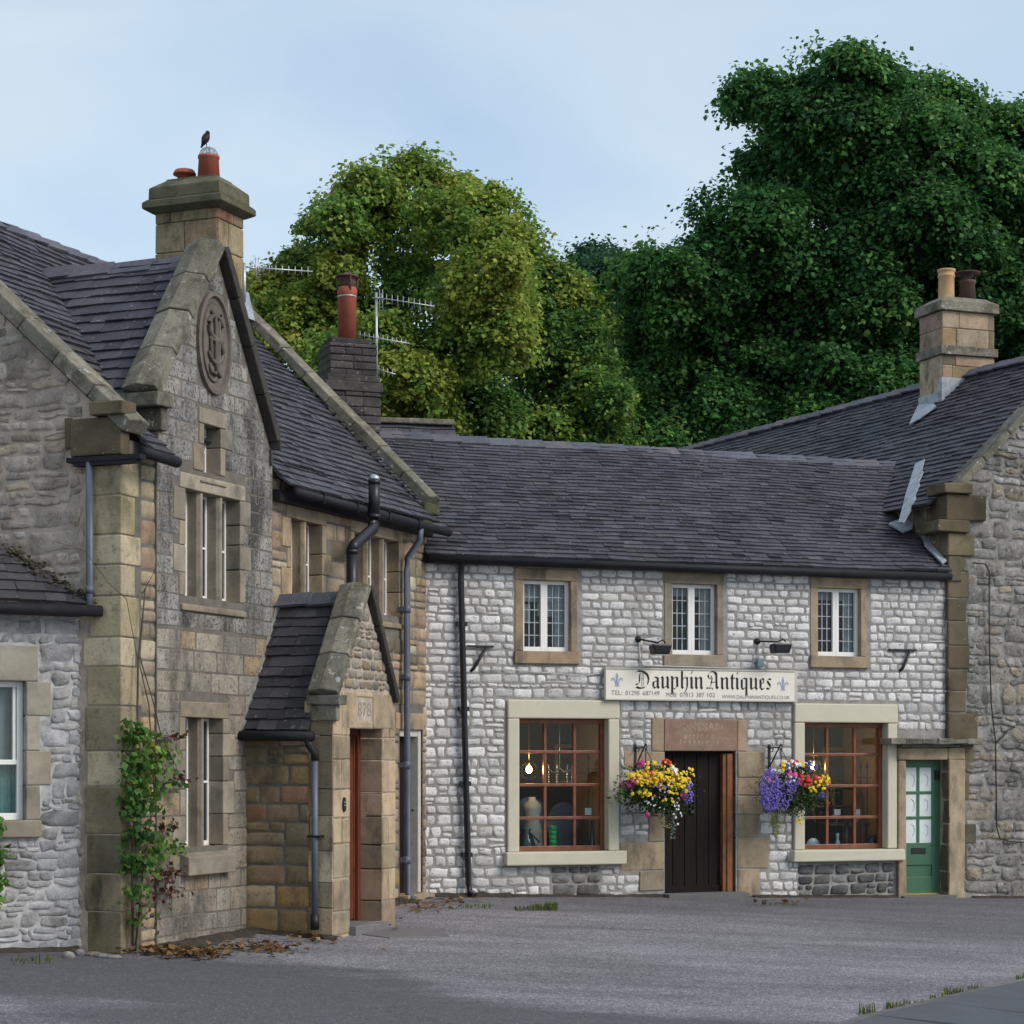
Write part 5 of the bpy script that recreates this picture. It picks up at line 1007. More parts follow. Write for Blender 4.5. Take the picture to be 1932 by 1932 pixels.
tree('lime_tree', 'round yellow-green lime tree behind the red chimney pot', 47, 770, lime, 'leaf_lime', .11, 1.25, .36, .46, 160)
l2 = [(1010, 545, 62, 60, .55), (1060, 590, 80, 75, .5), (1010, 660, 70, 80, .35), (1090, 680, 70, 80, .4), (1020, 770, 90, 70, .2), (1110, 770, 70, 70, .25), (930, 830, 90, 50, .35), (1000, 830, 90, 50, .4), (1090, 830, 90, 45, .4), (1060, 730, 80, 60, .35)]
tree('young_lime_tree', 'smaller olive-green tree filling the dip between the lime and the sycamore', 50, 1050, l2, 'leaf_lime', .115, 1.25, .3, .46, 160)
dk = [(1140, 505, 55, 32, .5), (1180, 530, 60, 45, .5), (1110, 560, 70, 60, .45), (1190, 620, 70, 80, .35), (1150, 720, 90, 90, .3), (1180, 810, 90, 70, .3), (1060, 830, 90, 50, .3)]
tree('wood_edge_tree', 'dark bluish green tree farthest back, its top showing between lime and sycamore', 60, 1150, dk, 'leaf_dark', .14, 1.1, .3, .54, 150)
# ================================================================== shop sign
nS_ = .11
u0, zt0 = PB.uz(1143, 1260, nS_); u1, zt1 = PB.uz(1499, 1270, nS_); zb0 = PB.z(1143, 1318, nS_); zb1 = PB.z(1499, 1323, nS_)
sz0, sz1 = (zb0 + zb1) / 2, (zt0 + zt1) / 2
sign = thing('shop_sign', 'long cream sign board reading Dauphin Antiques with two fleurs-de-lis above the shop door', 'sign', PB.pt((u0 + u1) / 2, sz0, .0))
m = MB(); m.box(PB, u0, u1, sz0, sz1, .03, nS_); m.build('board', 'sign_white', sign, .004)
m = MB(); m.box(PB, u0 - .012, u1 + .012, sz1 + .001, sz1 + .022, .02, nS_ + .012); m.box(PB, u0 - .012, u1 + .012, sz0 - .016, sz0 - .001, .02, nS_ + .006); m.box(PB, u1 + .001, u1 + .05, sz0 - .02, sz1 + .0, .0, nS_ - .01); m.build('frame', 'pale_paint', sign, .003)
class Pen:                       # broad-nib lettering: a slanted nib swept along strokes, laid just proud of the board
    def __init__(s, x, y, h): s.mb = MB(); s.x, s.y, s.h = x, y, h; s.k = 0
    def p(s, q): s.k += 1; return PB.pt(s.x + q[0] * s.h, s.y + q[1] * s.h, nS_ + .002 + (s.k % 40) * .00004)
    def poly(s, pts): s.mb.add([s.p(q) for q in pts], [tuple(range(len(pts)))])
    def nib(s, pts, w=.20, ang=42):
        dx, dy = w / 2 * math.cos(math.radians(ang)), w / 2 * math.sin(math.radians(ang))
        for a, b in zip(pts, pts[1:]):
            q = [(a[0] - dx, a[1] - dy), (a[0] + dx, a[1] + dy), (b[0] + dx, b[1] + dy), (b[0] - dx, b[1] - dy)]
            ar = sum(q[i][0] * q[(i + 1) % 4][1] - q[(i + 1) % 4][0] * q[i][1] for i in range(4)); s.poly(q if ar > 0 else q[::-1])
    def hair(s, pts, w=.035):
        for a, b in zip(pts, pts[1:]):
            d = Vector((b[0] - a[0], b[1] - a[1])).normalized() * w / 2; s.poly([(a[0] + d.y, a[1] - d.x), (b[0] + d.y, b[1] - d.x), (b[0] - d.y, b[1] + d.x), (a[0] - d.y, a[1] + d.x)])
    def dia(s, x, y, r=.135): s.poly([(x, y - r), (x + r, y), (x, y + r), (x - r, y)])
    def stem(s, x, y0, y1, w=.19): s.poly([(x - w / 2, y0), (x + w / 2, y0), (x + w / 2, y1), (x - w / 2, y1)])
    def minim(s, x): s.stem(x, .1, .92); s.dia(x - .03, .9); s.dia(x + .04, .1)
def blackletter(pen, ch):
    m = pen
    if ch == 'i': m.minim(.15); m.hair([(.10, 1.24), (.24, 1.44)], .07); return .42
    if ch == 'n': m.minim(.15); m.hair([(.2, .78), (.5, 1.0)], .06); m.minim(.60); return .86
    if ch == 'u': m.minim(.15); m.minim(.60); m.hair([(.2, .04), (.52, .24)], .06); return .86
    if ch == 'p': m.stem(.15, -.42, 1.0); m.dia(.12, .95); m.hair([(.02, -.5), (.3, -.34)], .06); m.hair([(.2, .78), (.5, 1.0)], .06); m.stem(.60, .16, .86); m.dia(.58, .88); m.nib([(.6, .16), (.36, .02)], .16); m.hair([(.15, .1), (.42, -.02)], .06); return .88
    if ch == 'h': m.stem(.15, .1, 1.46); m.dia(.19, .1); m.nib([(.15, 1.42), (.06, 1.36)], .16); m.hair([(.2, .78), (.5, 1.0)], .06); m.nib([(.52, .94), (.62, .86), (.62, .2), (.52, -.12), (.38, -.34)], .19); return .86
    if ch == 'a': m.stem(.55, .1, .9); m.dia(.60, .1); m.nib([(.16, .80), (.30, .94), (.54, .86)], .16); m.stem(.16, .14, .46, .18); m.dia(.16, .46, .12); m.hair([(.2, .54), (.5, .62)], .06); m.nib([(.18, .12), (.34, .02)], .15); m.hair([(.3, .02), (.52, .2)], .06); return .84
    if ch == 't': m.stem(.2, .12, 1.14); m.poly([(.11, 1.12), (.29, 1.12), (.30, 1.34)]); m.dia(.25, .1); m.poly([(.02, .88), (.42, .88), (.48, .98), (.06, .98)]); return .52
    if ch == 'q': m.stem(.58, -.46, .96); m.hair([(.46, -.5), (.72, -.36)], .06); m.stem(.15, .14, .84); m.nib([(.14, .84), (.34, .96), (.58, .88)], .15); m.nib([(.16, .12), (.32, .02)], .16); m.hair([(.3, .02), (.54, .22)], .06); return .86
    if ch == 'e': m.stem(.16, .14, .86); m.nib([(.15, .86), (.34, .96), (.46, .82)], .16); m.hair([(.46, .82), (.46, .62), (.2, .5)], .07); m.nib([(.18, .12), (.34, .02)], .17); m.hair([(.34, .0), (.52, .18)], .06); return .62
    if ch == 's': m.nib([(.46, .86), (.30, .94), (.16, .78)], .17); m.nib([(.16, .74), (.46, .34)], .19); m.nib([(.46, .30), (.32, .05), (.10, .16)], .17); m.dia(.46, .9, .09); return .64
    if ch == 'D': m.nib([(-.22, 1.30), (-.02, 1.42), (.45, 1.36), (.80, 1.12), (.92, .75), (.84, .36), (.55, .06), (.12, .0), (-.14, .10), (-.26, .04)], .20); m.nib([(.16, 1.22), (.10, .9), (.10, .5), (-.04, .3), (-.22, .34)], .15); m.hair([(.34, 1.28), (.30, .14)], .035); m.hair([(.46, 1.24), (.44, .16)], .03); m.hair([(.12, .78), (.44, .78)], .03); return 1.18
    if ch == 'A': m.nib([(.02, .95), (-.04, 1.16), (.14, 1.40), (.42, 1.46), (.62, 1.34)], .15); m.nib([(.60, 1.38), (.72, 1.22), (.74, .2), (.86, .06)], .24); m.hair([(.02, .96), (.16, .84), (.30, .98), (.22, 1.12)], .06); m.nib([(.34, .94), (.26, .45), (.10, .12), (-.08, .06), (-.16, .14)], .14); m.hair([(.2, .56), (.68, .60)], .06); m.hair([(.05, .04), (.3, .12), (.44, -.02)], .06); return 1.10
    return .40
text = 'Dauphin Antiques'
dry = Pen(0, 0, 1); total = 0
for c_ in text: dry.x = 0; total += blackletter(dry, c_)
ua, ub2 = PB.u(1200, nS_), PB.u(1449, nS_); hgt = (ub2 - ua) / (total - .2); zbase = PB.z(1320, 1300, nS_)
pen = Pen(ua + .2 * hgt, zbase, hgt)
for c_ in text: w_ = blackletter(pen, c_); pen.x += w_ * hgt
pen.mb.build('shop_name', 'ink', sign)
def flat_text(s_, P, ua, ub, zb, n, mat, parent, name, hmax=None, ext=.0):
    cu = bpy.data.curves.new(name, 'FONT'); cu.body = s_; cu.size = 1; cu.extrude = ext; o = bpy.data.objects.new(name, cu); COL.objects.link(o); dg = bpy.context.evaluated_depsgraph_get(); me = bpy.data.meshes.new_from_object(o.evaluated_get(dg)); bpy.data.objects.remove(o)
    xs = [v.co.x for v in me.vertices]; ys = [v.co.y for v in me.vertices]; k = (ub - ua) / (max(xs) - min(xs)); ky = k if not hmax else hmax / max(ys); base = parent_loc(parent)
    for v in me.vertices: v.co = P.pt(ua + (v.co.x - min(xs)) * k, zb + v.co.y * ky, n + v.co.z) - base
    me.materials.clear(); me.materials.append(M[mat]); o = bpy.data.objects.new(name, me); COL.objects.link(o); o.parent = parent; return o
hl = .062
for (s_, x0, x1, py) in (('TEL: 01298 687149', 1153, 1245, 1311.5), ('MOB: 07813 387 102', 1257, 1350, 1315), ('WWW.DAUPHINANTIQUES.CO.UK', 1362, 1491, 1318.5)):
    pos_ = 0
    for w_ in s_.split(' '):
        xa, xb = x0 + (x1 - x0) * pos_ / len(s_), x0 + (x1 - x0) * (pos_ + len(w_) - .15) / len(s_); pos_ += len(w_) + 1
        flat_text(w_, PB, PB.u(xa, nS_), PB.u(xb, nS_), PB.z((x0 + x1) / 2, py, nS_), nS_ + .003, 'ink_grey', sign, 'contact_lettering', hl if s_[0] != 'W' else .05)
def lens(mb, P, cx, cz, pts, n): mb.add([P.pt(cx + x, cz + y, n) for x, y in pts], [tuple(range(len(pts)))])
for (px, py) in ((1164, 1284), (1477, 1292)):
    cx, cz = PB.uz(px, py, nS_); e = MB(); s_ = .115; n = nS_ + .003
    for sx in (1, -1):
        half = [(0, -.55), (.05, -.4), (.16, .25), (.17, .5), (.08, .8), (0, 1.0)]; pts = [(x * sx * s_, y * s_) for x, y in half]; lens(e, PB, cx, cz, pts if sx > 0 else pts[::-1], n)
        side = [(.08, -.30), (.20, -.05), (.34, .28), (.56, .38), (.74, .22), (.76, .02), (.64, -.10), (.66, .10), (.54, .20), (.40, .06), (.30, -.16), (.22, -.34)]
        for i in range(5): q = [side[i], side[i + 1], side[10 - i], side[11 - i]]; pts = [(x * sx * s_, y * s_) for x, y in q]; lens(e, PB, cx, cz, pts[::-1] if sx > 0 else pts, n)
        low = [(.06, -.44), (.20, -.50), (.34, -.66), (.26, -.74), (.12, -.62), (.03, -.55)]; pts = [(x * sx * s_, y * s_) for x, y in low]; lens(e, PB, cx, cz, pts[::-1] if sx > 0 else pts, n)
    lens(e, PB, cx, cz, [(-.28 * s_, -.42 * s_), (.28 * s_, -.42 * s_), (.28 * s_, -.33 * s_), (-.28 * s_, -.33 * s_)], n + .001); lens(e, PB, cx, cz, [(-.06 * s_, -.5 * s_), (0, -.95 * s_), (.06 * s_, -.5 * s_)], n)
    e.build('fleur_de_lis', 'lily_blue', sign)
# worn inscription on the red lintel, and the date over the porch door
ins = []
M['carving'] = plain_mat('worn_pale_carving', (.345, .24, .18), .9, var=.3, nsc=20)
flat_text('AVENDIAN', PB, PB.u(1262), PB.u(1362), PB.z(1310, 1378), .0195, 'carving', lintel, 'inscription', .11)
wi = MB()
for (py, xs) in ((1394, (1290, 1345)), (1405, (1282, 1352))):
    x = xs[0]
    while x < xs[1]:
        u, z = PB.uz(x, py); wi.box(PB, u, u + .012, z, z + rnd(.04, .07), .017, .0195); wi.box(PB, u, u + rnd(.02, .045), z + rnd(0, .05), z + .06, .017, .0193); x += rnd(7, 11)
wi.build('worn_carving', 'carving', lintel, kind='stuff')
flat_text('878', PP, ds[0] + .03, ds[1] - .03, ds[2] + .06, -.008, 'dressed_pale', dso, 'date_numerals', ds[3] - ds[2] - .12, .010)
# ------------------------------------------------------------------ floodlights over the sign
def floodlight(px, py, hx, hy, label):
    u, z = PB.uz(px, py, .03); n = .36; hu, hzz = PB.uz(hx, hy, n)
    r = thing('sign_floodlight', label, 'floodlight', PB.pt(u, z, 0), 'floodlights over the sign')
    m = MB(); m.tube([PB.pt(u, z, 0), PB.pt(u, z, .03), PB.pt(u, z, .055)], [.048, .045, .02], 12); m.build('wall_plate', 'iron', r)
    m = MB(); m.tube([PB.pt(u, z, .04), PB.pt(hu - .03, hzz + .09, n - .02)], .013, 8); m.tube([PB.pt(hu - .03, hzz + .10, n - .02), PB.pt(hu + .03, hzz + .13, n), PB.pt(hu + .07, hzz + .09, n)], .010, 6); m.build('arm', 'iron', r)
    m = MB(); w1, w2, h1 = .15, .115, .07
    q = [PB.pt(hu - w2, hzz - h1, n + .05), PB.pt(hu + w2, hzz - h1, n + .05), PB.pt(hu + w2, hzz - h1, n - .13), PB.pt(hu - w2, hzz - h1, n - .13), PB.pt(hu - w1, hzz + h1, n + .07), PB.pt(hu + w1, hzz + h1, n + .07), PB.pt(hu + w1, hzz + h1 * .8, n - .10), PB.pt(hu - w1, hzz + h1 * .8, n - .10)]; m.hexa(q); m.build('housing', 'black_plastic', r, .02)
    m = MB(); m.box(PB, hu - .09, hu + .09, hzz - h1 - .012, hzz - h1 - .002, n - .11, n + .03); m.build('lamp_glass', 'frosted', r)
floodlight(1205, 1206, 1247, 1225, 'left black floodlight on an arm, over the word Dauphin')
floodlight(1430, 1210, 1474, 1223, 'right black floodlight on an arm, over the word Antiques')
jb = thing('junction_box', 'small grey junction box with looped pale cables between floodlight and sign', 'electrical box', PB.pt(PB.u(1434), PB.z(1434, 1250), 0))
u, z = PB.uz(1434, 1250, .03); m = MB(); m.box(PB, u - .05, u + .05, z - .06, z + .06, 0, .06); m.build('box', 'grey_box', jb, .008)
m = MB(); m.tube([PB.pt(u - .05, z + .02, .03), PB.pt(u - .10, z + .02, .03), PB.pt(u - .12, z - .06, .03), PB.pt(u - .09, sz1 + .05, .03), PB.pt(u - .4, sz1 + .05, .02), PB.pt(u - .55, sz1 + .06, .02)], .008, 6)
m.tube([PB.pt(u + .05, z - .02, .03), PB.pt(u + .10, z - .03, .03), PB.pt(u + .10, z - .12, .03), PB.pt(u - .02, sz1 + .05, .03)], .008, 6); m.tube([PB.pt(u - .02, PB.z(1430, 1212), .02), PB.pt(u - .02, z + .05, .03)], .008, 6)
uu = PB.u(1205); m.tube([PB.pt(uu, PB.z(1205, 1212), .02), PB.pt(uu + .01, sz1 + .16, .02), PB.pt(uu + .06, sz1 + .06, .02), PB.pt(u - .3, sz1 + .045, .02)], .008, 6); m.build('cables', 'cable', jb)
# ------------------------------------------------------------------ old iron sign brackets
def iron_bracket(x0, x1, y, bx, by, label):
    ua, z = PB.uz(x0, y); ub_ = PB.u(x1); r = thing('iron_wall_bracket', label, 'bracket', PB.pt(ua, z, 0), 'old iron brackets on the shop wall'); n = .10
    m = MB(); m.box(PB, ua, ub_, z - .012, z + .012, .0, .045); m.build('bar', 'iron', r)
    u1_, z1_ = PB.uz(bx, by, .02); u2_ = ua + (ub_ - ua) * .72; m = MB(); m.tube([PB.pt(u1_ - .03, z1_ - .03, .0), PB.pt(u1_, z1_, .03), PB.pt(u2_, z - .01, .06)], .022, 8); m.build('brace', 'iron', r)
iron_bracket(880, 930, 1219, 893, 1262, 'rusty black iron bracket beside the black downpipe')
iron_bracket(1676, 1727, 1226, 1702, 1262, 'rusty black iron bracket right of the third upper window')
# ------------------------------------------------------------------ hanging baskets
def plants_mat(name, c): M[name] = plain_mat(name, c, .55, var=.25, nsc=60)
for k_, c_ in {'yellow_petal': (.72, .50, .015), 'magenta_petal': (.40, .03, .16), 'red_petal': (.48, .018, .012), 'violet_petal': (.16, .11, .46), 'white_petal': (.70, .70, .68), 'orange_petal': (.65, .19, .02), 'pink_petal': (.62, .10, .30), 'indigo_petal': (.055, .03, .17)}.items(): plants_mat(k_, c_)
M['leaf_basket'] = leaf_mat('basket_leaf', [(0, (.016, .04, .014)), (.5, (.035, .085, .025)), (1, (.10, .16, .04))], .3)
M['leaf_trail'] = leaf_mat('trailing_leaf', [(0, (.12, .15, .03)), (.6, (.24, .25, .05)), (1, (.34, .32, .07))], .3)
M['leaf_silver'] = leaf_mat('silver_trailing_leaf', [(0, (.10, .13, .11)), (1, (.26, .30, .27))], .3)
def basket(label, cx, cy, leafpts, flowers, trails, bx, by):
    n0 = .34; u, z = PB.uz(cx, cy, n0); r = thing('hanging_basket', label, 'hanging basket', PB.pt(u, z - .2, n0), 'hanging flower baskets by the shop door')
    m = MB(); prof = [(.02, -.26), (.10, -.24), (.17, -.17), (.20, -.06), (.205, 0), (.19, .0)]; m.lathe(PB.pt(u, z, n0), prof, 20); m.build('basket', 'soil', r)
    Vs, Cs = [], []
    for (px, py, rx, ry, k, sz) in leafpts:
        cu, cz = PB.uz(px, py, n0); rr = rx / 135; rz = ry / 135
        d = rng.normal(0, .5, (k, 3)); d[:, 2] = np.clip(d[:, 2], -1, 1)
        P = np.array([PB.pt(cu + q[0] * rr, cz + q[2] * rz, n0 + .08 + q[1] * .2) for q in d]); v, c_ = leaves(P, np.tile(np.array(PB.pt(u, z - .1, n0 - .05)), (k, 1)), np.full(k, sz), rng.uniform(.1, .8)); Vs.append(v); Cs.append(c_)
    leaf_object('foliage', Vs, Cs, 'leaf_basket', r, kind='stuff')
    by_mat = {}
    for (mt, px, py, rx, ry, k, sz) in flowers:
        m = by_mat.setdefault(mt, MB()); cu, cz = PB.uz(px, py, n0)
        for _ in range(k):
            a_ = rnd(0, 6.28); q = math.sqrt(rnd(0, 1)); x, y = q * math.cos(a_) * rx / 135, q * math.sin(a_) * ry / 135
            du, dz = cu + x - u, cz + y - z; c0_ = PB.pt(cu + x, cz + y, n0 + .27 + rnd(-.05, .07) - .30 * du * du); nr = (PB.N + PB.U * (du * .9 + rnd(-.5, .5)) + Z * (.35 + dz + rnd(-.5, .5))).normalized(); tx = nr.cross(Z).normalized(); ty = nr.cross(tx); s_ = sz * rnd(.7, 1.3); np_ = 10; vs = [c0_ + nr * s_ * .12]
            for i in range(np_): rr_ = s_ * (.55 if i % 2 == 0 else .42) * rnd(.85, 1.1); a2_ = 2 * math.pi * i / np_; vs.append(c0_ + tx * rr_ * math.cos(a2_) + ty * rr_ * math.sin(a2_) - nr * s_ * rnd(.0, .12))
            m.add(vs, [(0, i + 1, (i + 1) % np_ + 1) for i in range(np_)])
    for mt, m in by_mat.items(): m.build(mt.replace('petal', 'flowers'), mt, r, kind='stuff')
    for (mt, pts, k, sz, nm) in trails:
        Vs, Cs = [], []
        for (px, py, rx, ry) in pts:
            cu, cz = PB.uz(px, py, n0); P = np.array([PB.pt(cu + rng.normal(0, .5) * rx / 135, cz + rng.uniform(-1, 1) * ry / 135, n0 + .08 + rng.normal(0, .05)) for _ in range(k)]); v, c_ = leaves(P, P + np.array(PB.N) * -.1, np.full(k, sz), .5); Vs.append(v); Cs.append(c_)
        leaf_object(nm, Vs, Cs, mt, r, kind='stuff')
    # bracket on the wall and its chain
    ub_, zb_ = PB.uz(bx, by, .02); b = thing('basket_bracket', 'black scrolled wall bracket carrying the %s flower basket' % ('yellow' if cx < 1400 else 'violet and red'), 'bracket', PB.pt(ub_, zb_, 0), 'brackets for the hanging baskets'); zt_ = PB.z(bx, by, .02)
    m = MB(); m.box(PB, ub_ - .018, ub_ + .018, zt_ - .42, zt_ + .02, .0, .018); m.build('back_plate', 'iron', b)
    m = MB(); m.tube([PB.pt(ub_, zt_ - .30, .02), PB.pt(ub_ + .0, zt_ - .02, .32), PB.pt(ub_, zt_ + .02, .37), PB.pt(ub_, zt_ - .01, .41), PB.pt(ub_, zt_ - .05, .39), PB.pt(ub_, zt_ - .05, .36)], .011, 7); m.tube([PB.pt(ub_, zt_ - .03, .02), PB.pt(ub_, zt_ - .03, .30)], .009, 6); m.tube([PB.pt(ub_, zt_ - .03, .04), PB.pt(ub_ + .05, zt_ - .05, .05), PB.pt(ub_ + .03, zt_ - .09, .03)], .008, 6); m.build('arm', 'iron', b)
    m = MB(); tip = PB.pt(ub_, zt_ - .04, .36)
    for a_ in (0, 2.1, 4.2): m.tube([tip, PB.pt(u, z, n0) + Vector((math.cos(a_), math.sin(a_), 0)) * .19], .005, 5)
    m.build('chain', 'iron', r)
basket('hanging basket full of yellow, magenta and violet flowers left of the dark shop door', 1232, 1488,
    [(1232, 1480, 66, 30, 1200, .042), (1195, 1496, 36, 22, 700, .04), (1258, 1500, 42, 34, 700, .04), (1235, 1512, 52, 26, 900, .04), (1252, 1452, 30, 14, 120, .04), (1215, 1450, 34, 14, 160, .04)],
    [('yellow_petal', 1202, 1466, 36, 12, 80, .055), ('yellow_petal', 1252, 1470, 36, 20, 80, .055), ('yellow_petal', 1270, 1484, 20, 14, 22, .055), ('yellow_petal', 1205, 1492, 34, 13, 16, .05), ('yellow_petal', 1250, 1503, 22, 12, 10, .05), ('yellow_petal', 1288, 1462, 14, 16, 12, .05), ('yellow_petal', 1225, 1445, 30, 8, 12, .05),
     ('magenta_petal', 1178, 1474, 14, 10, 14, .06), ('magenta_petal', 1196, 1440, 8, 6, 5, .07), ('magenta_petal', 1206, 1535, 4, 4, 3, .06), ('magenta_petal', 1276, 1500, 8, 5, 5, .06), ('orange_petal', 1210, 1462, 16, 10, 12, .055), ('orange_petal', 1222, 1474, 14, 10, 8, .05),
     ('red_petal', 1241, 1437, 7, 5, 16, .06), ('white_petal', 1256, 1449, 4, 5, 4, .08), ('white_petal', 1240, 1508, 44, 20, 26, .025), ('white_petal', 1264, 1530, 8, 26, 14, .03), ('violet_petal', 1286, 1494, 11, 22, 90, .028), ('violet_petal', 1240, 1480, 26, 14, 22, .03)],
    [('leaf_silver', [(1245, 1526, 14, 20), (1232, 1518, 12, 14), (1266, 1540, 5, 30), (1266, 1565, 3, 16)], 40, .035, 'silver_trailing_stems'), ('leaf_trail', [(1252, 1540, 8, 24)], 60, .03, 'yellow_trailing_stems')], 1199, 1407)
basket('hanging basket of violet, red and yellow flowers partly covering the right shop window', 1490, 1490,
    [(1492, 1480, 66, 30, 1200, .04), (1520, 1495, 38, 24, 700, .036), (1468, 1500, 42, 34, 700, .036), (1498, 1512, 44, 26, 900, .034), (1500, 1455, 36, 14, 160, .04)],
    [('violet_petal', 1438, 1490, 18, 42, 620, .024), ('violet_petal', 1455, 1500, 24, 28, 240, .022), ('violet_petal', 1478, 1478, 14, 16, 120, .022), ('red_petal', 1500, 1472, 15, 12, 40, .05), ('red_petal', 1480, 1438, 8, 6, 10, .06), ('red_petal', 1524, 1470, 12, 8, 12, .045), ('pink_petal', 1474, 1460, 11, 7, 20, .05), ('pink_petal', 1450, 1472, 20, 8, 6, .04),
     ('white_petal', 1478, 1444, 16, 8, 16, .055), ('white_petal', 1475, 1470, 16, 8, 16, .03), ('white_petal', 1512, 1442, 12, 6, 10, .04), ('yellow_petal', 1540, 1472, 14, 10, 28, .05), ('yellow_petal', 1525, 1484, 18, 12, 16, .045), ('yellow_petal', 1458, 1444, 6, 8, 8, .055), ('yellow_petal', 1496, 1442, 6, 5, 5, .05), ('yellow_petal', 1490, 1548, 4, 4, 4, .05), ('orange_petal', 1548, 1476, 8, 6, 8, .04),
     ('indigo_petal', 1508, 1444, 18, 10, 22, .06), ('indigo_petal', 1532, 1500, 8, 6, 8, .06), ('indigo_petal', 1466, 1448, 10, 8, 8, .05)],
    [('leaf_trail', [(1456, 1540, 9, 20), (1460, 1560, 7, 22)], 90, .032, 'yellow_trailing_stems'), ('leaf_silver', [(1505, 1525, 16, 22), (1484, 1530, 12, 24)], 80, .03, 'silver_trailing_stems')], 1452, 1407)
# ------------------------------------------------------------------ things in the shop windows
M['bulb'] = glow_mat('warm_bulb', (1.0, .62, .22), 26)
def pendant(px, py, label, w):
    n = -.42; u, z = PB.uz(px, py, n); r = thing('pendant_lamp', label, 'lamp', PB.pt(u, z, n), 'lit lamps hanging in the shop windows'); top = w_sh[0][3] + .12
    m = MB(); m.ball(PB.pt(u, z, n), .042, .042, .052, 14, 10); m.build('bulb', 'bulb', r)
    m = MB(); m.tube([PB.pt(u, z + .05, n), PB.pt(u, z + .11, n)], .018, 10); m.tube([PB.pt(u, z + .11, n), PB.pt(u, top, n)], .004, 5); m.build('flex', 'brass', r)
    m = MB(); 
    for k_ in range(6): a_ = k_ * math.pi / 3; e = Vector((math.cos(a_), math.sin(a_), 0)); c_ = PB.pt(u, z, n); m.tube([c_ + Z * .12 + e * .03, c_ + Z * .05 + e * .10, c_ - Z * .10 + e * .10, c_ - Z * .14 + e * .02], .005, 5)
    m.build('cage', 'iron', r)
    l = bpy.data.lights.new('lamp_light', 'POINT'); l.energy = w; l.color = (1, .62, .28); l.shadow_soft_size = .05; lo = bpy.data.objects.new('lamp_light', l); COL.objects.link(lo); lo.location = PB.pt(u, z, n + .09) - r.location; lo.parent = r
pendant(998, 1452, 'lit caged bulb glowing in the left shop window', 5.0)
pendant(1535, 1447, 'lit caged bulb glowing behind the violet and red flower basket', 5.0)
M['mirror_blue'] = plain_mat('dull_blue_grey_mirror', (.06, .075, .115), .25, spec=.6, var=.3, nsc=5); M['vase_dark'] = plain_mat('dark_glazed_pottery', (.025, .03, .035), .2, spec=.6); M['green_glass'] = plain_mat('bright_green_glass', (.02, .42, .13), .2, spec=.6); M['card'] = plain_mat('white_card', (.72, .72, .70), .8); M['old_wood'] = plain_mat('old_brown_wood', (.06, .035, .02), .5, var=.3); M['china'] = plain_mat('blue_white_china', (.45, .52, .60), .2, spec=.6, var=.4, nsc=40); M['lilac'] = plain_mat('lilac_glass', (.13, .10, .24), .2, spec=.6)
def floor_of(i): return w_sh[i][2] - .1
def item(name, label, cat, i, px, n, mat, make, group=None, part=None):
    u = PB.u(px, n); r = PB.pt(u, floor_of(i), n); m = MB(); make(m, u, n, floor_of(i)); root = thing(name, label, cat, r, group); m.build(part or 'body', mat, root); return root, u
def oval_mirror(m, u, n, z0, h, rx, rz):
    k = 28; c_ = [PB.pt(u + rx * math.cos(2 * math.pi * i / k), z0 + h + rz * math.sin(2 * math.pi * i / k), n) for i in range(k)]; m.prism(c_, -PB.N * .02); m.box(PB, u - .05, u + .05, z0, z0 + h - rz, n - .02, n - .005)
item('oval_mirror', 'blue-grey oval mirror standing at the back of the left shop window, left of two', 'mirror', 0, 1000, -.95, 'mirror_blue', lambda m, u, n, z: oval_mirror(m, u, n, z, .50, .27, .34), 'mirrors in the left shop window', 'glass')
item('oval_mirror', 'blue-grey oval mirror standing beside the tall dark vase in the left shop window', 'mirror', 0, 1062, -.9, 'mirror_blue', lambda m, u, n, z: oval_mirror(m, u, n, z, .44, .24, .32), 'mirrors in the left shop window', 'glass')
vp = [(.05, 0), (.075, .02), (.05, .16), (.028, .34), (.02, .5), (.04, .54)]
item('tall_vase', 'tall dark pottery vase in the lower right corner of the left shop window', 'vase', 0, 1117, -.32, 'vase_dark', lambda m, u, n, z: m.lathe(PB.pt(u, z, n), [(r_, h_ * .95) for r_, h_ in vp], 18))
item('green_lantern', 'bright green glass jar low in the middle of the left shop window', 'jar', 0, 1043, -.34, 'green_glass', lambda m, u, n, z: [m.lathe(PB.pt(u, z + .12 + .066 * k_, n), [(.05, 0), (.055, .02), (.055, .045), (.05, .062)], 16) for k_ in range(5)])
item('wooden_box', 'brown wooden box on the floor of the left shop window', 'box', 0, 1030, -.36, 'old_wood', lambda m, u, n, z: m.box(PB, u - .22, u + .22, z, z + .12, n - .16, n + .12))
item('dark_jug', 'squat dark jug in the lower left corner of the left shop window', 'jug', 0, 992, -.34, 'vase_dark', lambda m, u, n, z: (m.lathe(PB.pt(u, z, n), [(.08, 0), (.13, .08), (.14, .18), (.09, .30), (.06, .36), (.08, .40)], 18), m.tube([PB.pt(u + .12, z + .12, n), PB.pt(u + .2, z + .22, n), PB.pt(u + .07, z + .34, n)], .014, 7)))
def spear(m, u, n, z, h): m.tube([PB.pt(u, z, n), PB.pt(u, z + h, n)], .008, 6); m.lathe(PB.pt(u, z + h, n), [(.008, 0), (.026, .03), (.002, .12)], 8)
rt, u = item('iron_railing', 'black spear-headed iron railing standing at the right of the left shop window', 'railing', 0, 1110, -.28, 'iron', lambda m, u, n, z: (spear(m, u, n, z, 1.36), m.tube([PB.pt(u - .55, z + 1.18, n), PB.pt(u + .12, z + 1.18, n)], .006, 5)), None, 'bars')
m = MB(); tz = PB.z(1110, 1531, -.27); m.box(PB, u - .055, u + .04, tz - .05, tz + .05, -.268, -.262); m.build('price_tag', 'card', rt)
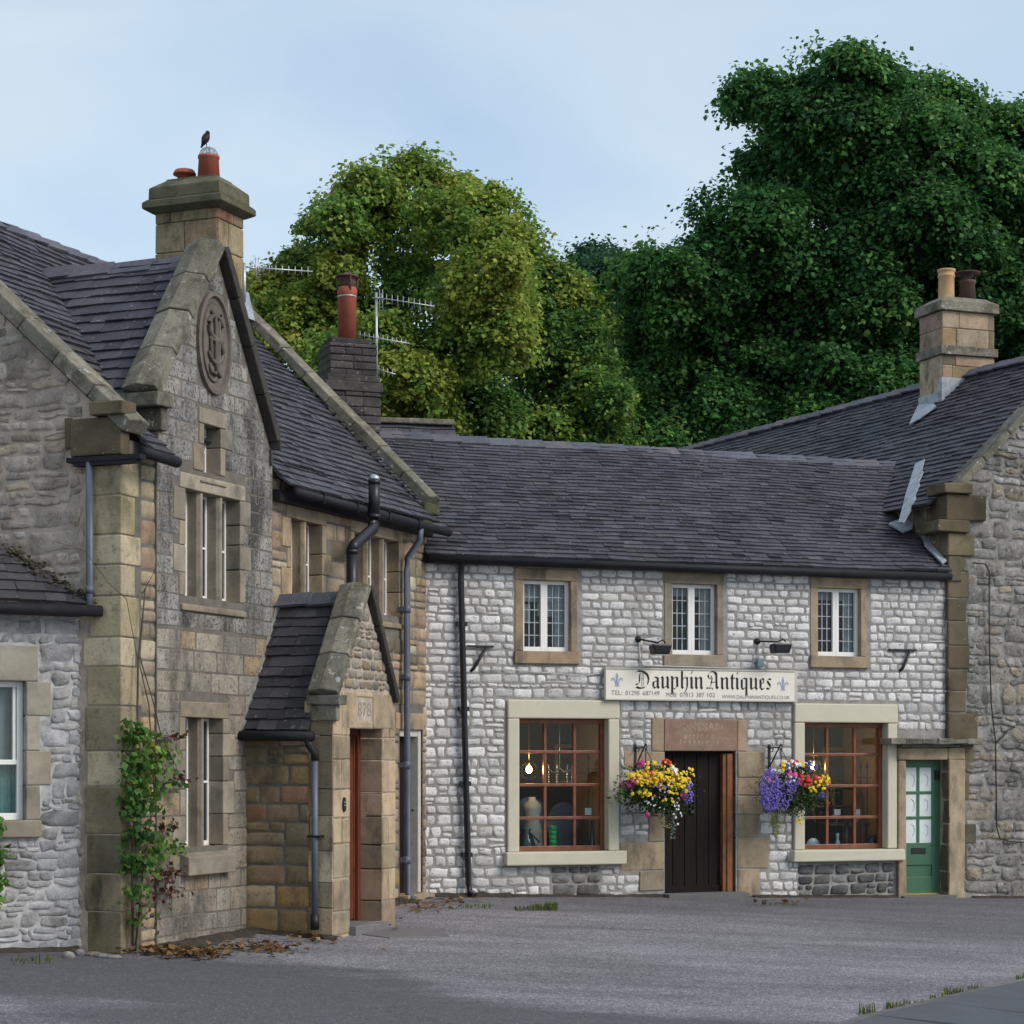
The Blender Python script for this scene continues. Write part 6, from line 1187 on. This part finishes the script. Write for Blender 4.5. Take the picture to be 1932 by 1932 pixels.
rt, u = item('iron_railing', 'black iron railing with two spear heads at the right of the right shop window', 'railing', 1, 1630, -.28, 'iron', lambda m, u, n, z: (spear(m, u - .055, n, z, 1.26), spear(m, u + .055, n, z, 1.26), m.tube([PB.pt(u - .13, z + 1.14, n), PB.pt(u + .14, z + 1.14, n)], .006, 5)), None, 'bars')
def chair(m, u, n, z):
    for s_ in (-.17, .17): m.tube([PB.pt(u + s_, z, n), PB.pt(u + s_, z + .45, n), PB.pt(u + s_ * 1.1, z + .98, n - .08)], .02, 8); m.tube([PB.pt(u + s_ * 1.05, z, n + .34), PB.pt(u + s_ * 1.05, z + .44, n + .34)], .02, 8)
    m.box(PB, u - .2, u + .2, z + .43, z + .47, n - .02, n + .38); m.tube([PB.pt(u - .19, z + .96, n - .08), PB.pt(u, z + 1.0, n - .09), PB.pt(u + .19, z + .96, n - .08)], .03, 8); m.tube([PB.pt(u - .19, z + .7, n - .03), PB.pt(u + .19, z + .7, n - .03)], .02, 8)
for (px, lb) in ((1556, 'dark wooden chair with a price card, left one in the right shop window'), (1594, 'dark wooden chair with a price card, next to the railing in the right shop window')):
    rt, u = item('wooden_chair', lb, 'chair', 1, px, -.72, 'old_wood', chair, 'chairs in the right shop window', 'frame')
    m = MB(); tz = PB.z(px, 1533, -.32); m.box(PB, u - .05, u + .05, tz - .04, tz + .045, -.335, -.33); m.tube([PB.pt(u, tz + .04, -.333), PB.pt(u, floor_of(1) + .47, -.36)], .004, 4); m.build('price_tag', 'card', rt)
def plate(m, u, n, z): m.ball(PB.pt(u, z + .13, n), .12, .03, .13, 18, 10, None, Matrix.Rotation(math.atan2(PB.U.y, PB.U.x), 3, 'Z')); m.box(PB, u - .04, u + .04, z, z + .04, n - .05, n + .05)
item('china_plate', 'small blue and white china plate in the lower left corner of the right shop window', 'plate', 1, 1534, -.26, 'china', plate)
item('lilac_vase', 'lilac glass vase on the floor of the right shop window by the railing', 'vase', 1, 1645, -.40, 'lilac', lambda m, u, n, z: m.lathe(PB.pt(u, z, n), [(.05, 0), (.07, .05), (.075, .13), (.04, .2), (.06, .24)], 16))
def chandelier(m, u, n, z):
    t0_ = w_sh[0][3] + .1; zc_ = z + 1.25; m.tube([PB.pt(u, t0_, n), PB.pt(u, zc_, n)], .006, 5)
    for k_ in range(7):
        a_ = 2 * math.pi * k_ / 7; e = Vector((math.cos(a_), math.sin(a_), 0)); c_ = PB.pt(u, zc_, n); m.tube([c_, c_ + e * .09 - Z * .07, c_ + e * .17 - Z * .02, c_ + e * .18 + Z * .05], .007, 5)
        for j in range(6): m.ball(c_ + e * .17 - Z * (.06 + .035 * j), .011, .011, .015, 6, 4)
M['crystal'] = plain_mat('cut_glass', (.55, .58, .62), .08, .6, spec=.8)
r_ = thing('chandelier', 'glass chandelier with bead strings hanging in the middle of the left shop window', 'chandelier', PB.pt(PB.u(1056, -.5), floor_of(0) + 1.0, -.5)); m = MB(); chandelier(m, PB.u(1056, -.5), -.5, floor_of(0)); m.build('frame', 'crystal', r_)
M['canvas'] = plain_mat('dark_old_painting', (.05, .045, .04), .6, var=.5, nsc=9)
for wi_, px, lb in ((0, 1090, 'dark framed painting on the back wall of the left shop window'), (1, 1590, 'dark framed painting on the back wall of the right shop window')):
    u = PB.u(px, -1.45); z = floor_of(wi_) + 1.3; r_ = thing('painting', lb, 'painting', PB.pt(u, z, -1.45)); m = MB()
    for b_ in ((-.36, .36, .24, .29), (-.36, .36, -.29, -.24), (-.36, -.31, -.24, .24), (.31, .36, -.24, .24)): m.box(PB, u + b_[0], u + b_[1], z + b_[2], z + b_[3], -1.49, -1.44)
    m.build('frame', 'brass', r_); m = MB(); m.box(PB, u - .31, u + .31, z - .24, z + .24, -1.49, -1.46); m.build('canvas', 'canvas', r_)
rt, u = item('lace_dress', 'pale lace cloth draped over a dummy in the lower left of the left shop window', 'cloth', 0, 1004, -.62, 'net', lambda m, u, n, z: m.lathe(PB.pt(u, z, n), [(.20, 0), (.19, .12), (.15, .32), (.10, .52), (.13, .66), (.12, .74), (.05, .80), (.045, .84)], 18), None, 'cloth')
rt, u = item('china_figurine', 'white china figure on a dark stand in the middle of the right shop window', 'figurine', 1, 1580, -.36, 'china', lambda m, u, n, z: m.lathe(PB.pt(u, z, n), [(.07, 0), (.07, .03), (.03, .05), (.05, .12), (.035, .20), (.02, .24), (.03, .27), (.028, .31), (.005, .33)], 14))
# ------------------------------------------------------------------ roof-top things
def yagi(m, c_, d, L, k, el, r_=.006):
    m.tube([c_, c_ + d * L], r_ * 1.3, 6)
    for i in range(k): p = c_ + d * (L * (i + .3) / k); m.tube([p - Z * el, p + Z * el], r_ * .8, 4)
Ya = PF.pt(-2.5, 0, .6).y - .05; at = lambda x, y, Y: Vector(((x - CX) / F * Y, Y, EYE + (HZ - y) / F * Y))
ae = thing('tv_aerial', 'silver television aerial on a short mast at the side of the mossy-capped chimney', 'aerial', at(460, 566, Ya)); m = MB()
m.tube([at(461, 570, Ya), at(461, 496, Ya)], .022, 8); m.build('mast', 'alu', ae)
m = MB(); 
for y in (546, 563): m.tube([at(461, y, Ya), at(448, y + 1, Ya + .1)], .012, 6)
m.build('wall_bracket', 'alu', ae)
m = MB(); d_ = (at(585, 512, Ya + .4) - at(480, 505, Ya)).normalized(); yagi(m, at(480, 505, Ya), d_, .86, 9, .055, .008); m.tube([at(461, 503, Ya), at(482, 506, Ya)], .012, 6); m.tube([at(482, 486, Ya), at(484, 526, Ya)], .010, 6); m.tube([at(487, 488, Ya), at(489, 524, Ya)], .006, 5); m.tube([at(477, 490, Ya), at(477, 522, Ya)], .004, 5); m.build('antenna', 'alu', ae)
Yb = PB.pt(cu_ + .4, 0, -2.6).y; ae = thing('tv_aerial', 'tall grey mast with three comb-like aerials beside the grey stone chimney', 'aerial', at(710, 730, Yb)); m = MB(); m.tube([at(711, 740, Yb), at(710, 552, Yb)], .018, 8); m.build('mast', 'alu', ae)
for (x0, y0, x1, y1, k, el) in ((716, 562, 820, 578, 10, .075), (668, 630, 772, 648, 12, .055), (712, 697, 746, 706, 4, .06)):
    m = MB(); a_ = at(x0, y0, Yb - .04); b_ = at(x1, y1, Yb - .1); yagi(m, a_, (b_ - a_).normalized(), (b_ - a_).length, k, el, .006)
    if k == 10:
        for dx in (0, 6): m.tube([at(716 + dx, 546, Yb - .03), at(716 + dx, 592, Yb - .03)], .006, 5)
        m.tube([at(702, 562, Yb), a_], .010, 6)
    m.build('antenna', 'alu', ae)
m = MB(); m.tube([at(711, 690, Yb), at(700, 690, Yb + .1)], .01, 6); m.tube([at(711, 722, Yb), at(700, 722, Yb + .1)], .01, 6); m.build('wall_bracket', 'alu', ae)
# black bird on the domed pot

hd = at(391, 252, ptc.y); bd = at(388, 264, ptc.y); 
br = thing('black_bird', 'black bird with a hunched back perched on the wire-domed chimney pot', 'bird', at(390, 276, ptc.y))
m = MB(); pts = [(379.5, 278.5), (382, 273.5), (384.5, 268.5), (387, 263), (389.5, 257.5), (391, 253.5), (391.8, 250.5), (392.8, 248.3), (393.4, 247)]; rs = [.012, .020, .040, .055, .052, .038, .031, .026, .010]
m.tube([at(x, y, ptc.y - (.0 if y > 252 else .01)) for x, y in pts], rs, 12); bo = m.build('body', 'crow', br)
m = MB(); m.tube([at(393.5, 249.5, ptc.y - .02), at(395.5, 250.8, ptc.y - .06), at(396.2, 251.6, ptc.y - .07)], [.011, .006, .001], 6); m.build('beak', 'crow', br)
for s_ in (-1, 1):
    m = MB(); a_ = at(390, 257, ptc.y + s_ * .045); b_ = at(381, 274, ptc.y + s_ * .02); m.tube([a_, a_.lerp(b_, .3), a_.lerp(b_, .7), b_], [.012, .030, .022, .004], 8); m.build('wing', 'crow', br)
    m = MB(); m.tube([at(388.5, 268, ptc.y + s_ * .02), at(389.6, 273, ptc.y + s_ * .025), at(390, 276.5, ptc.y + s_ * .02)], [.014, .006, .004], 6); m.build('leg', 'crow', br)
# ------------------------------------------------------------------ climbing rose on the corner of the old house
M['leaf_rose'] = leaf_mat('rose_leaf', [(0, (.028, .075, .018)), (.5, (.07, .16, .03)), (.85, (.16, .26, .045)), (1, (.34, .32, .05))], .35); M['leaf_young'] = leaf_mat('red_young_leaf', [(0, (.05, .022, .014)), (1, (.12, .05, .028))], .3)
def rose(P, label, base, stems, clumps, young, n0):
    r = thing('climbing_rose', label, 'climbing plant', base, 'climbing roses on the walls'); m = MB()
    for pts, rad in stems:
        q = [P.uz(x, y, n0 * .6) for x, y in pts]; m.tube([P.pt(u, z, n0 * .6 + .02 * noise.noise((z * 3, u, 1))) for u, z in q], [rad * (1 - .6 * i / len(q)) for i in range(len(q))], 6)
    if stems: m.build('stem', 'twig', r)
    for nm, mat, cl, tn in (('foliage', 'leaf_rose', clumps, .5), ('young_shoots', 'leaf_young', young, .5)):
        Vs, Cs = [], []
        for (px, py, rx, ry, k, sz) in cl:
            cu, cz = P.uz(px, py, n0); w_ = abs(P.u(px + rx, n0) - cu); h_ = abs(P.z(px, py - ry, n0) - cz); t_ = tn + rng.normal(0, .14)
            Q = np.array([P.pt(cu + rng.normal(0, .5) * w_, cz + rng.normal(0, .5) * h_, max(.03, n0 + rng.normal(0, .07))) for _ in range(k)]); v, c_ = leaves(Q, Q - np.array(P.N) * .15, np.full(k, sz), t_, .3); Vs.append(v); Cs.append(c_)
        if Vs: leaf_object(nm, Vs, Cs, mat, r, kind='stuff')
rose(PA, 'leafy climbing rose with reddish young shoots up the corner of the old stone house', PA.pt(PA.u(250), ga(PA.u(250)), .1),
    [([(252, 1795), (250, 1600), (262, 1450), (258, 1330), (262, 1250), (268, 1180), (275, 1110)], .016), ([(256, 1795), (270, 1640), (290, 1500), (280, 1330), (266, 1260)], .011), ([(262, 1230), (290, 1330), (305, 1390), (330, 1440), (345, 1480)], .007), ([(250, 1760), (300, 1690), (330, 1640)], .006), ([(270, 1120), (282, 1095), (290, 1080)], .006), ([(262, 1250), (240, 1130), (205, 1100), (160, 1040), (100, 1020)], .004)],
    [(262, 1392, 28, 20, 90, .08), (288, 1420, 34, 22, 110, .075), (262, 1440, 26, 24, 110, .08), (305, 1450, 26, 16, 50, .07), (272, 1485, 30, 22, 110, .08), (256, 1525, 20, 24, 90, .075), (262, 1572, 24, 20, 90, .075), (296, 1585, 30, 16, 60, .07), (254, 1625, 20, 22, 90, .075), (282, 1632, 28, 20, 70, .07), (258, 1680, 22, 24, 70, .065), (305, 1605, 34, 12, 40, .07), (262, 1730, 20, 26, 36, .06), (330, 1478, 18, 10, 24, .07), (325, 1600, 22, 10, 26, .065), (250, 1372, 18, 12, 44, .075), (248, 1470, 14, 40, 50, .07), (290, 1520, 24, 20, 30, .065)],
    [(330, 1388, 16, 10, 26, .06), (340, 1468, 14, 6, 20, .06), (318, 1560, 22, 12, 34, .06), (312, 1650, 28, 16, 60, .06), (322, 1680, 24, 14, 40, .055), (285, 1700, 30, 30, 40, .055)], .16)
rose(PL, 'dark green climbing plant at the left edge under the cottage window', PL.pt(PL.u(-12), zg(*PL.pt(PL.u(-12), 0).xy), .1), [([(-14, 1830), (-10, 1700), (-4, 1560), (-10, 1500)], .014)], [(-8, 1560, 12, 24, 60, .075), (-4, 1620, 14, 26, 60, .075), (2, 1665, 10, 10, 24, .07), (-18, 1700, 16, 40, 60, .08)], [], .14)
# ------------------------------------------------------------------ ground litter, weeds, stones
def strip(name, pts, h, mat, wid, **k):
    m = MB(); vs = []; 
    for i, p in enumerate(pts):
        t_ = (pts[min(i + 1, len(pts) - 1)] - pts[max(i - 1, 0)]).normalized(); s_ = Vector((t_.y, -t_.x, 0)); w_ = wid * (.7 + .6 * noise.noise((i * .7, 3.1, wid)))
        for f, hh in ((-.12, h * .9), (.25, h), (.6, h * .55), (1.0, -.01)): q = p + s_ * w_ * f; vs.append(Vector((q.x, q.y, zg(q.x, q.y) + hh * (1 + .6 * noise.noise((q.x * 5, q.y * 5, 1))))))
    n = len(pts); m.add(vs, [(i * 4 + j, i * 4 + j + 1, (i + 1) * 4 + j + 1, (i + 1) * 4 + j) for i in range(n - 1) for j in range(3)], None, True); return tag(m.build(name, mat), kind='stuff', **k)
line = lambda P, u0, u1, n, k: [P.pt(u0 + (u1 - u0) * i / (k - 1), 0, n) for i in range(k)]
strip('leaf_mould', line(PA, uK + .6, uP0 + .02, .10, 26), .05, 'soil', .42)
strip('leaf_mould', line(PW, .05, nP + .1, .0, 12), .04, 'soil', .22)
strip('leaf_mould', line(PA, uP1 + .1, -.05, .0, 16) + line(PB, .05, 1.2, .0, 10), .05, 'soil', .35)
strip('leaf_mould', line(PB, 4.9, 7.2, .0, 22), .03, 'soil', .22); strip('leaf_mould', line(PB, 1.2, 3.6, .0, 22), .03, 'soil', .16)
strip('leaf_mould', line(PR, .4, 3.0, .0, 20), .03, 'soil', .16); strip('leaf_mould', line(PL, -2.5, -.02, .0, 20), .04, 'soil', .2)
M['leaf_dead'] = leaf_mat('dead_leaf', [(0, (.07, .038, .018)), (.5, (.19, .105, .045)), (1, (.36, .24, .11))], .2)
def scatter(name, regs, mat, size, up=1.2, hh=.05):
    Vs, Cs = [], []
    for (px, py, rx, ry, k) in regs:
        P = []
        for _ in range(k): g = gpx(px + rng.normal(0, .5) * rx, py + rng.normal(0, .5) * ry); P.append((g.x, g.y, g.z + rng.uniform(.01, hh)))
        P = np.array(P); v, c_ = leaves(P, P - np.array([0, 0, .1]), np.full(k, size), .5, up); Vs.append(v); Cs.append(c_)
    e = bpy.data.objects.new('tmp', None); o = leaf_object(name, Vs, Cs, mat, None); bpy.data.objects.remove(e); return tag(o, kind='stuff')
scatter('dead_leaves', [(300, 1800, 50, 6, 70), (380, 1804, 44, 9, 90), (345, 1803, 90, 9, 60), (480, 1790, 70, 8, 50), (520, 1794, 40, 5, 34), (590, 1775, 60, 8, 30), (430, 1796, 160, 14, 50), (700, 1740, 80, 16, 24), (800, 1716, 60, 8, 40), (860, 1704, 50, 5, 30), (1480, 1706, 50, 4, 16)], 'leaf_dead', .085, 1.0, .07)
M['grass'] = leaf_mat('verge_grass', [(0, (.05, .09, .02)), (.5, (.10, .15, .03)), (1, (.20, .19, .06))], .3)
def tufts(name, regs, **k):
    m = MB()
    for (px, py, rx, ry, n_, h) in regs:
        for _ in range(n_):
            g = gpx(px + rnd(-1, 1) * rx, py + rnd(-1, 1) * ry); a_ = rnd(0, 6.28); t_ = Vector((math.cos(a_), math.sin(a_), 0)); l_ = h * rnd(.5, 1.3); w_ = .006; s_ = Vector((-t_.y, t_.x, 0)) * w_; bend = t_ * l_ * rnd(.1, .6); c_ = (rnd(0, 1), rnd(0, 1), 0)
            m.add([g - s_, g + s_, g + bend * .35 + Z * l_ * .6 + s_ * .7, g + bend * .35 + Z * l_ * .6 - s_ * .7, g + bend + Z * l_], [(0, 1, 2, 3), (3, 2, 4)], c_)
    return tag(m.build(name, 'grass'), kind='stuff')
tufts('grass', [(1635, 1914, 16, 3, 34, .11), (1690, 1902, 18, 3, 80, .06), (1720, 1895, 25, 3, 30, .05), (1800, 1876, 18, 2, 70, .075), (1840, 1866, 15, 2, 26, .05), (1925, 1848, 8, 3, 30, .07), (1770, 1884, 20, 2, 20, .05)])
tufts('weeds', [(1025, 1716, 26, 3, 240, .07), (1040, 1714, 12, 3, 120, .08), (985, 1717, 14, 3, 60, .05), (900, 1712, 30, 3, 60, .05), (1480, 1707, 30, 2, 40, .04), (770, 1702, 20, 4, 60, .07), (60, 1815, 40, 5, 60, .06)])
for (x, y, a_, b_, h_) in ((178, 1803, .08, .06, .035), (196, 1806, .10, .06, .03), (150, 1802, .06, .05, .045), (130, 1807, .07, .06, .05), (216, 1808, .08, .045, .025)):
    g = gpx(x, y); m = MB(); m.ball(Vector((0, 0, 0)), a_, b_, h_, 10, 6); m.v = [g + v * (1 + .25 * noise.noise((v.x * 12 + x, v.y * 12, v.z * 12))) + Z * h_ * .4 for v in m.v]
    tag(m.build('loose_stone', 'grey_rubble'), 'grey loose stone lying at the foot of the corner quoin', 'stone', 'loose stones at the foot of the corner')
m = MB(); q = [gpx(x, y) for x, y in ((668, 1762), (735, 1771), (848, 1768), (840, 1755), (748, 1752))]; m.prism([p - Z * .1 for p in q], Z * .115, (.6, .5, .5)); tag(m.build('paving_slab', 'slab', None, .01), 'grey paving slab laid in front of the gabled porch', 'paving slab')

m = MB(); m.tube([PB.pt(PB.u(x), PB.z(x, y), .03) for x, y in ((905, 1266), (940, 1263), (975, 1264), (1010, 1268), (1060, 1272), (1100, 1274), (1141, 1270))], .006, 5); m.build('cable', 'cable', shop)
